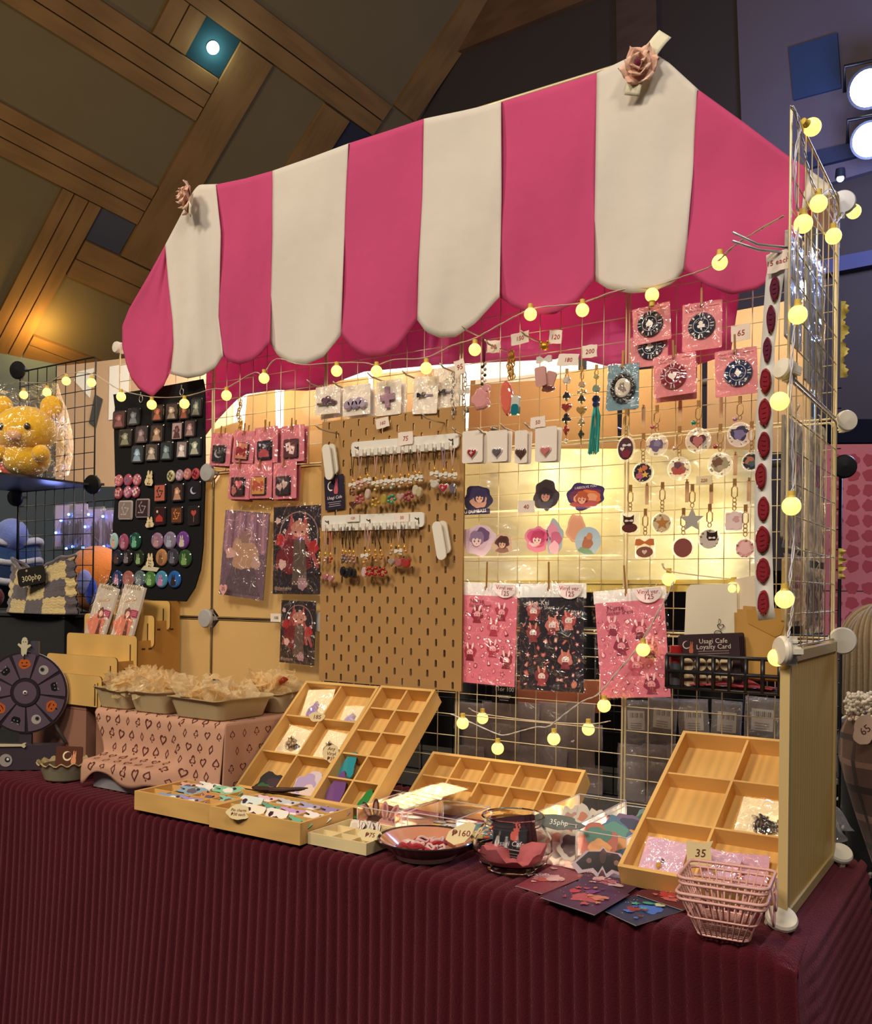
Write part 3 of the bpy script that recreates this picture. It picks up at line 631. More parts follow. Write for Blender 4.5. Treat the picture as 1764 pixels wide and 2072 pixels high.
bt = thing('black_table', 'black cloth covered table of the booth behind', 'table', loc=(.78, .37, 0)); g = G(); g.bbox((-.825, -.285, 0), (.82, .165, ZT - .012), '0e0d10'); make('cloth_cover', g, 'fabric', bt); g = G(); g.bbox((-.83, -.29, ZT - .012), (.825, .17, ZT), '131216'); make('table_top', g, 'fabric', bt)
# black drape added for the dark void, black wire grids of the booth behind
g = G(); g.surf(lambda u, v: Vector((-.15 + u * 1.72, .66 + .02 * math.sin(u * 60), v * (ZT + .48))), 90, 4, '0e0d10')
tag(make('void_drape', g, 'fabric'), 'black drape added for the dark void behind the stall', 'drape')
for i, (X, r) in enumerate(((.83, 0), (1.18, 0), (1.53, 0))):
    grid_panel(Matrix.Translation((X + .02, .24, hz(r + .5))) @ WALLR, 'black wire grid of the booth behind, ' + ['seen beside the pegboard', 'seen behind the low string of bulbs', 'seen under the black basket'][i], BM)
# clear packets hung on the black grid
def packet(px, py, w, h, Y, lab, insert, ang=0, group=None, label_sheet=True):
    ux, uy = us(px, py, Y); th = thing('clear_packet', lab, 'packet', M=wm(px, py, Y, ang), group=group)
    w *= ux; h *= uy
    g = G(); g.slab(rrect(w * .92, h * .9, .002), -.004, .0, insert); make('insert', g, 'paper', th)
    g = G(); g.surf(lambda u, v: Vector(((u - .5) * w, (v - .5) * h, .003 + .005 * math.sin(u * 3.14) * math.sin(v * 3.14) + .0016 * math.sin(u * 23 + v * 9 + px))), 10, 12, 'ffffff'); make('plastic_sleeve', g, 'haze_packet', th)
    if label_sheet:
        g = G(); g.flat(rrect(w * .62, h * .42, 0, 0, h * .05), .0006, 'b8b4ac')
        for i in range(9): g.flat(rrect(w * (.012 + .014 * (i * 7 % 3)), h * .11, 0, -w * .22 + i * w * .055, h * .16), .0011, '2a2828')
        for i in range(3): g.flat(rrect(w * .4, h * .02, 0, 0, -h * .02 - i * h * .05), .0011, '6a6664')
        make('label_sheet', g, 'paper', th)
    return th
for i, (x, y, w, h) in enumerate(((1287, 1462, 56, 92), (1340, 1458, 60, 96), (1404, 1462, 62, 96), (1470, 1466, 62, 98), (1542, 1462, 72, 104))):
    packet(x, y, w, h, .215 - .004 * i, 'small clear packet with barcode label on the black grid under the basket', '3a3638', random.Random(i).uniform(-.06, .06), 'barcode packets under the basket')
for r in range(4):
    for i in range(5):
        packet(950 + i * 56 + (r % 2) * 16, 1448 + r * 44, 60, 56, .222 - .004 * ((i + r) % 3), 'hazy clear packet stacked behind the low bulbs and the grid', '8a8082', .03 * math.sin(i * 3 + r), 'hazy packets behind the grid', False)
for r in range(4):
    for i in range(4):
        packet(1278 + i * 50, 1528 + r * 36, 56, 46, .222 - .004 * ((i + r) % 3), 'hazy clear packet behind the grid beside the right wooden tray', '8c8486', .03 * math.sin(i * 2 + r), 'hazy packets beside the right tray', False)
o = wslab('tan_box', [(1040, 1378), (1225, 1376), (1225, 1440), (1048, 1448)], .26, 'a5644c', 'card', 'terracotta box standing behind the black sticker sheet', 'box', .05)
sg = thing('counter_sign', 'small dark sign with white print below the pink sticker sheet', 'sign', M=wm(1020, 1400, .2))
g = G(); g.slab(rrect(.062, .05, .002), -.002, 0, '16161a'); make('board', g, 'paper', sg)
g = G(); g.text('11or 100', .013, 'd8d8d8', 0, .006, .0006); [g.flat(rrect(.034 - .006 * q_, .0016, 0, 0, -.008 - .005 * q_), .0006, 'b0b0b0') for q_ in range(3)]; make('lettering', g, 'paper', sg)
# boards behind the black grid at the left end
wslab('display_board', [(118, 742), (470, 700), (470, 985), (112, 985)], .55, 'c4a483', 'card', 'beige display board behind the left neighbour grid', 'board', .01)
wslab('white_poster', [(222, 742), (262, 735), (258, 846), (220, 850)], .543, 'f4efe4', 'paper', 'white poster beside the black pin banner', 'poster')
wslab('white_poster', [(158, 752), (190, 745), (182, 805), (150, 770)], .543, 'f4efe4', 'paper', 'white triangular sheet pinned on the beige display board', 'poster')
wslab('paper_tape', [(192, 797), (207, 807), (193, 865), (180, 856)], .541, '4a4a48', 'paper', 'dark grey strip taped on the beige display board', 'tape')

# frame of the booth behind that carries its boards and light box
bf = thing('booth_frame', 'plain metal frame carrying the boards of the booth behind', 'frame', loc=(0, 0, 0))
for x in (-.55, .28, 1.06, 1.60):
    g = G(); g.tube([(x, .57, 0), (x, .57, 2.05)], .012, '8a8880', 8); make('upright', g, 'metal', bf)
for z, y0 in ((hz(2.62), .57), (hz(2.05), .57)):
    g = G(); g.tube([(-.55, y0, z), (1.60, y0, z)], .009, '8a8880', 8); make('rail', g, 'metal', bf)
g = G(); g.tube([(1.0, .57, hz(1.95)), (1.0, .215, hz(1.95)), (1.6, .215, hz(1.95))], .004, '8a8880', 6); make('curtain_rail', g, 'metal', bf)
for x, y in ((.45, .304), (.62, .304), (.95, .304), (1.2, .343), (1.5, .334), (1.59, .334), (.38, .264)):
    g = G(); g.tube([(x, .57, hz(2.3)), (x, y, hz(2.3))], .005, '8a8880', 6); make('bracket', g, 'metal', bf)
# ------------------------------------------------------------------ things on the grid wall
RED = 'a5302c'
def price(px, py, body, w, h, Y=-.03, ang=0, label=None, col='e6d6c6', jag=1, tcol=RED, ts=.5, yaw=0):
    ux, uy = us(px, py, Y); w *= ux; h *= uy; r = random.Random(int(px * 7 + py))
    th = thing('price_tag', label or f'small torn paper tag reading {body.replace(chr(10), " ")}', 'price tag', M=wm(px, py, Y, ang, yaw=yaw))
    poly = []
    for a, b, n in (((-1, -1), (1, -1), 5), ((1, -1), (1, 1), 4), ((1, 1), (-1, 1), 5), ((-1, 1), (-1, -1), 4)):
        for i in range(n):
            f = i / n; poly.append(((a[0] + (b[0] - a[0]) * f) * w / 2 * (1 + jag * r.uniform(-.07, .05)), (a[1] + (b[1] - a[1]) * f) * h / 2 * (1 + jag * r.uniform(-.08, .05))))
    g = G(); g.slab(poly, -.0006, .0006, col); make('paper', g, 'paper', th)
    g = G(); ls = body.split('\n')
    for i, l in enumerate(ls): g.text(l, h * ts / max(1, len(ls) * .72), tcol, 0, h * ((len(ls) - 1) / 2 - i) * .9 / len(ls), .0012, shear=.12)
    make('lettering', g, 'paper', th); return th
# ---- black pin banner
def cpoly(c, pts): return [k(c, *p) for p in pts]
bn = wslab('pin_banner', cpoly('c1', [(795, 340), (1100, 290), (1418, 232), (1432, 300), (1434, 900), (1420, 1400), (1402, 1560), (1362, 1690), (1300, 1785), (1080, 1780), (700, 1715), (760, 1640), (782, 1560), (792, 1250), (810, 1000), (800, 600), (806, 430)]), -.012, '141416', 'black', 'black felt banner covered in square and oval pins', 'banner', .004)
for i, (x, y) in enumerate(((985, 372), (1270, 322))):
    th = thing('hanging_ring', 'small silver ring hooking the pin banner to the grid, ' + ['near the awning tip' if i == 0 else 'right of the awning tip'][0], 'ring', M=wm(*k('c1', x, y), -.016))
    g = G(); g.tube([(a, b, 0) for a, b in circ(.0065, .0085, 14)], .0011, 'c8c8c8', 6, True); make('ring', g, 'metal', th)
    g = G(); g.box((0, .013, 0), (.004, .01, .003), 'b8b8b8'); make('clasp', g, 'metal', th)
YP = -.016
def portrait(g, w, h, z, bg, ink, seed):
    """abstract head-and-shoulders print"""
    r = random.Random(seed)
    g.flat(rrect(w, h, 0), z, bg)
    g.flat(tf(blob(seed, 14), 0, h * .08, 0, w * .27, h * .24), z + .0002, ink)
    g.flat(tf(circ(1, 1, 12), r.uniform(-.05, .05) * w, h * .05, 0, w * .14, h * .15), z + .0004, tuple(min(255, int(int(ink[i:i + 2], 16) * 1.25 + 18)) for i in (0, 2, 4)))
    g.flat([(-w * .38, -h * .46), (w * .38, -h * .46), (w * .24, -h * .12), (-w * .24, -h * .12)], z + .0003, ink)
    for i in range(3): g.flat(tf(DIAM, r.uniform(-.4, .4) * w, r.uniform(-.42, .42) * h, r.uniform(0, 3), w * .05, h * .06), z + .0005, ink)
def sq_pin(x, y, w, h, bg, ink, label, seed, kind='portrait', rim=None, group=None, ang=-.03):
    px, py = k('c1', x, y); ux, uy = us(px, py, YP); w = w / 3.4523 * ux; h = h / 3.4523 * uy
    th = thing('square_pin', label, 'pin', M=wm(px, py, YP, ang), group=group)
    g = G(); g.dome(rrect(w, h, min(w, h) * .12), 0, .0035, rim or bg, inset=.93); make('body', g, 'gloss', th)
    g = G(); z = .0037; pw_, ph_ = w * .84, h * .84
    if kind == 'portrait': portrait(g, pw_, ph_, z, bg, ink, seed)
    else:
        g.flat(rrect(pw_, ph_, 0), z, bg)
        if kind == 'moon': g.flat(circ(.3 * pw_, .24 * ph_, 16), z + .0002, ink); g.flat(circ(.27 * pw_, .22 * ph_, 16, .1 * pw_, .05 * ph_), z + .0004, bg)
        if kind == 'house': g.flat([(-.35 * pw_, -.35 * ph_), (.35 * pw_, -.35 * ph_), (.35 * pw_, -.1 * ph_), (0, .12 * ph_), (-.35 * pw_, -.1 * ph_)], z + .0002, ink); g.flat(circ(.1 * pw_, None, 8, -.2 * pw_, .3 * ph_), z + .0002, 'd8c8b8')
        if kind == 'balloon': g.flat(tf(HEART, .08 * pw_, .15 * ph_, 0, .27 * pw_), z + .0002, ink); g.flat([(.06 * pw_, -.4 * ph_), (.1 * pw_, -.4 * ph_), (.1 * pw_, 0), (.06 * pw_, 0)], z + .0002, 'a08070')
        if kind == 'script':
            for i in range(5): g.flat(tf(BOW, (i % 2 - .5) * .3 * pw_, (i - 2) * .13 * ph_, i, .2 * pw_, .1 * ph_), z + .0002 + i * .0001, ink)
    make('printed_face', g, 'print', th); return th
R1 = [(837, 515, 92, 125, '5a3c40', '94605f'), (938, 495, 90, 125, '2c3438', '7a8088'), (1105, 470, 85, 120, '4a3530', 'b06a50'), (1205, 460, 88, 125, '4a3d3a', 'b09a88'), (1292, 460, 70, 115, '3c2a2c', 'a05a48'), (1376, 430, 80, 135, '3a3e40', '8a8a80'),
      (880, 643, 92, 125, '2f332f', '8a8a76'), (993, 620, 88, 125, '453c40', '8a7478'), (1102, 612, 92, 130, '4a3c34', 'b09078'), (1243, 595, 78, 130, 'b89a96', '5c3c40'), (1332, 578, 80, 125, '5a4848', 'a88884'),
      (965, 757, 88, 125, '31404a', '8fa8b8'), (1066, 745, 92, 125, '4c4440', 'b0a090'), (1168, 735, 88, 135, '2c363a', '7a8a8a'), (1276, 725, 78, 125, '8a7a78', 'e0d0c8'), (1366, 705, 88, 135, '3a4240', 'b0b09c')]
tone = ['dusky rose', 'slate', 'rust and brown', 'taupe', 'ember red', 'grey-olive', 'moss', 'mauve-grey', 'bronze', 'pale pink with dark figure', 'dusty brown', 'icy blue', 'warm grey', 'dark teal', 'silver-pink', 'grey-green']
for i, q in enumerate(R1):
    row = ['top', 'second', 'third'][0 if i < 6 else 1 if i < 11 else 2]
    sq_pin(*q, f'square portrait pin in {tone[i]} tones, {row} row of the black banner', i, rim='2c2626', ang=-.04 - .01 * (i % 3), group='square portrait pins')
R2 = [(1122, 1028, 82, 128, 'b8624f', '3a2020', 'script', 'coral square pin with dark script-like swirls on the banner'), (1245, 1025, 86, 130, '402c2c', 'b88a70', 'portrait', 'brown square portrait pin below the small round pins'),
      (1360, 1010, 92, 130, '22202a', 'c0c0c8', 'moon', 'black square pin with a silver crescent moon'), (1120, 1190, 82, 130, '3a1c1c', 'b03c30', 'house', 'dark square pin with a red house and small moon'),
      (1240, 1182, 82, 120, '6a3c26', 'd08a50', 'script', 'amber square pin with swirling pattern'), (1355, 1185, 82, 135, '2a2020', 'b84a44', 'balloon', 'dark square pin with a red heart balloon')]
for i, q in enumerate(R2): sq_pin(*q[:6], q[7], 40 + i, q[6], '2a2020', 'square scene pins', 0)
for i, (x, y, w, h) in enumerate(((880, 1148, 98, 136), (1000, 1135, 96, 136))):
    th = sq_pin(x, y, w, h, ('8a7a72', '3a2c30')[i], ('b8aaa0', 'a08a88')[i], ['silver-framed square pin with pale glitter face', 'silver-framed square pin with dark face'][i], 60 + i, 'script', ('b8aaa4', '9a8a88')[i], None, -.03)
def oval_pin(c, x, y, rx, ry, bg, ink, label, kind='bunny', group=None, ang=0):
    px, py = k(c, x, y); ux, uy = us(px, py, YP); s = CROP[c][2]; rx = rx / s * ux; ry = ry / s * uy
    th = thing('round_pin', label, 'pin', M=wm(px, py, YP, ang), group=group)
    g = G(); g.dome(circ(rx, ry, 22), 0, .0045, bg, inset=.8); make('body', g, 'gloss', th)
    g = G(); z = .0047
    if kind == 'bunny':
        g.flat(tf(BUNNY, -.05 * rx, -.12 * ry, .05, .62 * rx, .62 * ry), z, ink)
        for dx in (-.12, .14): g.flat(circ(.06 * rx, .06 * ry, 6, dx * rx, .12 * ry), z + .0003, '20181a')
        g.flat(circ(.1 * rx, .07 * ry, 6, .28 * rx, -.12 * ry), z + .0003, 'e8dcd0')
    elif kind == 'dots':
        for i in range(4): g.flat(tf(blob(i + int(x), 9), .4 * rx * math.cos(i * 1.6 + x), .4 * ry * math.sin(i * 1.6 + x), 0, .25 * rx, .25 * ry), z + i * .0001, ink)
    make('printed_face', g, 'print', th); return th
for x, y, bg, ink in ((833, 942, 'c06a70', 'd8989a'), (898, 937, 'b04a5c', '7a6a8a'), (960, 937, 'b4606e', 'd4a0a8'), (830, 1030, '9c4a54', 'd8a8a4'), (895, 1022, 'b06a80', 'd8a8b4'), (950, 1020, 'a04a5a', 'e8d0d0')):
    oval_pin('c1', x, y, 29, 43, bg, ink, 'small pink round pin in the block of six', 'dots', 'block of six small pink pins')
for x, y, bg, ink, nme in ((1197, 910, 'c8bc92', '5a5a38', 'cream'), (1257, 905, 'a88490', 'd0b8c0', 'mauve'), (1312, 897, 'b8706c', 'd89a90', 'salmon'), (1370, 895, 'b84a50', '6a1a24', 'red')):
    oval_pin('c1', x, y, 27, 42, bg, ink, f'small {nme} round pin in the row of four', 'dots')
OV = [(105, 310, 72, 150, '9fc4c0', 'd8a890', 'aqua oval pin with a carrot-orange bunny'), (278, 325, 85, 150, '9c4a64', 'b87e90', 'rose oval pin with a mauve bunny'), (480, 305, 105, 155, '1e4a3c', '6fb090', 'dark green oval pin with a mint bunny'),
      (872, 300, 105, 145, '94708a', 'b88a8c', 'lilac oval pin with a dusty pink bunny'), (1100, 295, 112, 158, '867a90', 'a0a4b4', 'grey-violet oval pin with a silver bunny'), (1330, 290, 112, 160, '70408a', 'c8bcb0', 'purple oval pin with a white bunny'),
      (160, 600, 95, 140, '2a2a3c', '5a4038', 'midnight oval pin with a brown bunny'), (335, 595, 98, 140, '2a2624', '807480', 'black oval pin with a grey bunny'), (550, 610, 95, 145, '26301e', '8aaa70', 'black-green oval pin with a sage bunny'),
      (950, 600, 102, 155, 'b07c50', '80583c', 'tan oval pin with a brown bunny'), (1155, 590, 105, 155, '3a3842', '6a6878', 'charcoal oval pin with a goggle-eyed grey bunny'), (1370, 615, 118, 160, '33502a', '7ea060', 'forest green oval pin with a light green bunny'),
      (165, 970, 95, 140, '2c4068', 'c88aa0', 'navy oval pin with a pink bunny'), (355, 985, 105, 150, 'a06058', 'b47a70', 'terracotta oval pin with a peach bunny'), (560, 975, 105, 145, '5c6a6c', '828c8c', 'grey oval pin with a pale grey bunny'),
      (750, 985, 100, 150, '4c7a3c', '8cba78', 'grass green oval pin with a light green bunny'), (948, 990, 110, 155, '4c88a8', 'c080a8', 'sky blue oval pin with a magenta bunny'), (1180, 990, 115, 155, '2860a8', '2a262c', 'bright blue oval pin with a black bunny')]
for q in OV: oval_pin('e8', *q[:6], q[6], ang=-.05 if q[1] > 900 else 0)
def bunny_tag(c, x, y, w, h, lines, label, ang=0):
    px, py = k(c, x, y); ux, uy = us(px, py, YP); s = CROP[c][2]; w = w / s * ux; h = h / s * uy
    th = thing('price_tag', label, 'price tag', M=wm(px, py, YP - .004, ang))
    g = G(); g.slab(tf(BUNNY, 0, 0, 0, w * .7, h * .5), -.0005, .0008, 'dcc79a'); make('paper', g, 'paper', th)
    g = G()
    for i, l in enumerate(lines): g.text(l, h * .2, '3a2418', 0, h * (.02 - .2 * i), .0014, shear=.1)
    make('lettering', g, 'paper', th)
bunny_tag('e8', 738, 660, 150, 250, ('Pick', 'Two', '₱65'), 'cream rabbit-shaped tag between the oval pins')
bunny_tag('c1', 1043, 925, 60, 100, ('for', '2', '₱30'), 'cream rabbit-shaped tag beside the small pink pins', -.12)
bunny_tag('c1', 1046, 1232, 62, 70, ('one', 'for', '₱50'), 'cream rabbit-shaped tag beside the silver-framed pins', .05)
wslab('paper_strip', cpoly('e8', [(575, 820), (640, 745), (905, 785), (855, 855)]), -.02, 'c8c0a0', 'paper', 'pale paper strip lying under the rabbit tag on the banner', 'paper')

# ---- generic pouch: coloured card in a shiny bag
def bag(th, w, h, z=.003, puff=.004, mat='film', top=.0, seed=0, name='plastic_bag'):
    g = G(); g.surf(lambda u, v: Vector(((u - .5) * w, (v - .5) * h + top, z + puff * math.sin(u * 3.14) ** .6 * math.sin(v * 3.14) ** .6 + .0012 * math.sin(u * 19 + v * 11 + seed) + .0009 * math.sin(v * 29 - u * 7 + seed))), 12, 14, 'ffffff')
    return make(name, g, mat, th)
def hookclip(th, y0, col='b8864a', ln=.03, x=0, z=.004):
    g = G(); g.box((x, y0 + ln / 2, z), (.0035, ln, .0012), col); g.tube([(x, y0, z + .001), (x, y0 - .004, z + .004), (x, y0 - .001, z + .006), (x, y0 + .003, z + .005)], .0009, col, 5)
    return make('hook', g, 'metal', th)
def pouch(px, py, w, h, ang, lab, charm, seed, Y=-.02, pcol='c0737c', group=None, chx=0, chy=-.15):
    ux, uy = us(px, py, Y); w *= ux; h *= uy
    th = thing('keychain_pouch', lab, 'pouch', M=wm(px, py, Y, ang), group=group)
    g = G(); g.slab(rrect(w, h, .002), -.0008, .0006, pcol); make('backing_card', g, 'paper', th)
    bag(th, w * 1.02, h * 1.02, .0012, .006, 'film', 0, seed); hookclip(th, h * .40, ln=.024)
    if charm:
        cw, ch = w * .64, h * .54; bg, ink, kind = charm
        o = thing('x', 'x', 'x'); bpy.data.objects.remove(o)
        g = G(); g.dome(rrect(cw, ch, .003, chx * w, chy * h), .0006, .005, '2a2022', inset=.93); body = make('charm', g, 'gloss', th)
        g = G(); z = .0052; cx, cy = chx * w, chy * h; a, b = cw * .88, ch * .9
        g.flat(rrect(a, b, 0, cx, cy), z, bg)
        if kind == 'moon': g.flat(circ(.33 * a, .27 * b, 18, cx, cy), z + .0002, ink); g.flat(circ(.30 * a, .25 * b, 18, cx + .1 * a, cy + .06 * b), z + .0004, bg)
        if kind == 'house': g.flat([(cx - .4 * a, cy - .4 * b), (cx + .4 * a, cy - .4 * b), (cx + .4 * a, cy - .12 * b), (cx, cy + .1 * b), (cx - .4 * a, cy - .12 * b)], z + .0002, ink); g.flat(circ(.08 * a, None, 8, cx - .3 * a, cy + .3 * b), z + .0002, 'c8c0d0')
        if kind == 'cards':
            for d, an in ((-.16, .2), (.14, -.25)): g.flat(tf(rrect(.36, .5), cx + d * a, cy - d * .7 * b, an, a, b * .9), z + .0002 + abs(an) * .0004, ink); g.flat(tf(SPADE, cx + d * a, cy - d * .7 * b, an, .08 * a), z + .0006, '3a2024')
        if kind == 'balloon': g.flat(tf(HEART, cx + .1 * a, cy + .14 * b, 0, .3 * a), z + .0002, ink); g.flat(tf(blob(3), cx - .25 * a, cy - .25 * b, 0, .2 * a, .25 * b), z + .0003, 'b06a60')
        if kind == 'script':
            for i in range(4): g.flat(tf(blob(i + seed), cx + (i - 1.5) * .2 * a, cy + .1 * b * math.sin(i * 2), i, .15 * a, .3 * b), z + .0002 + .0001 * i, ink)
        if kind == 'hearts':
            for d, an in ((-.2, .2), (.16, -.2)): g.flat(tf(HEART, cx + d * a, cy + d * .3 * b, an, .24 * a, .28 * b), z + .0002, ink)
        make('printed_face', g, 'print', body)
    return th
PCH = [(240, 845, 270, 430, -.10, ('2b2a2c', '9c9a9e', 'moon'), 'with a black crescent-moon charm'), (545, 810, 280, 425, -.12, ('c07a66', '8a2c30', 'script'), 'with a coral swirl charm'),
       (840, 788, 300, 480, 0, ('2a2432', 'a84a50', 'house'), 'with a dark charm of a red house'), (1190, 768, 300, 480, 0, ('5a3438', 'd8b8b4', 'cards'), 'with a charm of two playing cards'),
       (490, 1272, 285, 465, -.06, ('3a2426', 'c0606a', 'balloon'), 'with a heart-balloon charm'), (765, 1262, 300, 460, -.02, ('c08a50', 'a85040', 'script'), 'with a gold and amber charm'), (1085, 1258, 305, 480, 0, ('3a2c30', 'b89a94', 'hearts'), 'with a charm of two pale hearts')]
for i, (x, y, w, h, a, ch, d) in enumerate(PCH):
    px, py = k('e1', x, y)
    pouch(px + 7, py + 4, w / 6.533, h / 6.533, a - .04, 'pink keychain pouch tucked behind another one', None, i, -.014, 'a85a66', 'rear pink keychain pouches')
    pouch(px, py, w / 6.533, h / 6.533, a, f'pink keychain pouch {d}', ch, i * 3 + 1, -.026, chx=-.04, chy=-.14)
# gold chain hung above the pouches
g = G()
for i in range(12):
    x, y = k('e1', 485 + 18 * math.sin(i * .9), 190 + i * 36); p = W(x, y, -.018); g.tube([(p.x + .004 * math.cos(a), p.y + .003 * math.sin(a) * (i % 2), p.z + .007 * math.sin(a)) for a in [2 * math.pi * j / 10 for j in range(10)]], .0011, 'b88a30', 5, True)
tag(make('gold_chain', g, 'metal'), 'gold link chain hanging above the pink keychain pouches', 'chain')

# ---- hair clip cards in clear bags along the top
def prong(px, py, label, ln=.055, dx=-.018, dz=.012, Y=-.002):
    p = W(px, py, Y); g = G(); g.tube([(0, 0, 0), (dx * .3, -ln * .4, 0), (dx * .75, -ln * .85, dz * .35), (dx, -ln, dz)], .0017, 'b9a890', 6)
    tag(make('wire_prong', g, 'metal', loc=p), label, 'hook', 'wire prongs of the grid'); return p
CL = [(225, 465, 290, 315, 'heart', 'a purple heart clip'), (525, 465, 320, 345, 'bow', 'a lilac flower clip'), (862, 440, 285, 400, 'cross', 'a pink cross clip'), (1250, 415, 285, 420, 'darkbow', 'a small black bow clip')]
def hair_card(px, py, w, h, kind, lab, Y, ang=0, group=None):
    ux, uy = us(px, py, Y); w *= ux; h *= uy; th = thing('hair_clip_card', lab, 'hair clip', M=wm(px, py, Y, ang), group=group)
    g = G(); g.slab(rrect(w * .9, h * .92, .002), -.0006, .0006, 'd2c8ba'); make('card', g, 'paper', th); bag(th, w, h, .001, .006, 'film', 0, px)
    g = G(); z = .0015; q = w * .3
    if kind == 'heart': g.tube([(-w * .33, -h * .12, z + .002), (w * .3, -h * .12, z + .002)], .003, '6a5a52', 8); g.dome(tf(HEART, -.02 * w, -.03 * h, .25, q * .55), z, z + .007, '7a5868'); g.dome(tf(HEART, .24 * w, -.1 * h, -.4, q * .35), z, z + .005, '6a4a58')
    if kind == 'bow':
        g.tube([(-w * .3, -h * .1, z + .002), (w * .34, -h * .1, z + .002)], .003, '9a8a80', 8)
        for i in range(5): g.dome(circ(.011, None, 8, (i - 2) * .010, -h * .14 + .005 * (i % 2)), z, z + .006, ('b8a4bc', 'c8b4c0', 'a898b0')[i % 3])
    if kind == 'cross': g.slab(tf(CROSS, 0, 0, .05, q * .85, q * 1.05), z, z + .005, 'b890a0', '8a6478')
    if kind == 'darkbow': g.slab(tf(BOW, -.12 * w, 0, .1, q * .5, q * .55), z, z + .005, '3a3236'); g.box((.16 * w, .0, z + .001), (q * .8, .003, .002), 'a08aa8')
    if kind: make('hair_clip', g, 'resin', th)
for i, (x, y, w, h, kd, lab) in enumerate(CL):
    px, py = k('e3', x, y)
    hair_card(px + 10, py + 8, w / 5.188, h / 5.188, None, 'white card in a clear bag behind another hair clip card', -.020, .02, 'rear hair clip cards')
    hair_card(px, py, w / 5.188, h / 5.188, kd, f'white card in a clear bag with {lab}', -.034 - .002 * (i % 2), [-.02, .0, .0, -.06][i])
hair_card(*k('e3', 1465, 385), 60, 110, 'darkbow', 'pinkish bagged card at the end of the hair clip row', -.022, -.05)
for i, (x, y) in enumerate(((240, 350), (515, 370), (875, 280), (1240, 262), (335, 815), (1445, 705))):
    prong(*k('e3', x, y), 'thin wire display prong sticking out of the grid above the pegboard', Y=-.003 if i < 4 else -.034)
price(*k('e3', 798, 705), '160', 26, 20, -.04, .12, label='torn tag reading 160 under the hair clip cards')
price(*k('e3', 1608, 118), '95', 20, 30, -.04, .18, label='torn tag reading 95 beside the silver chains')

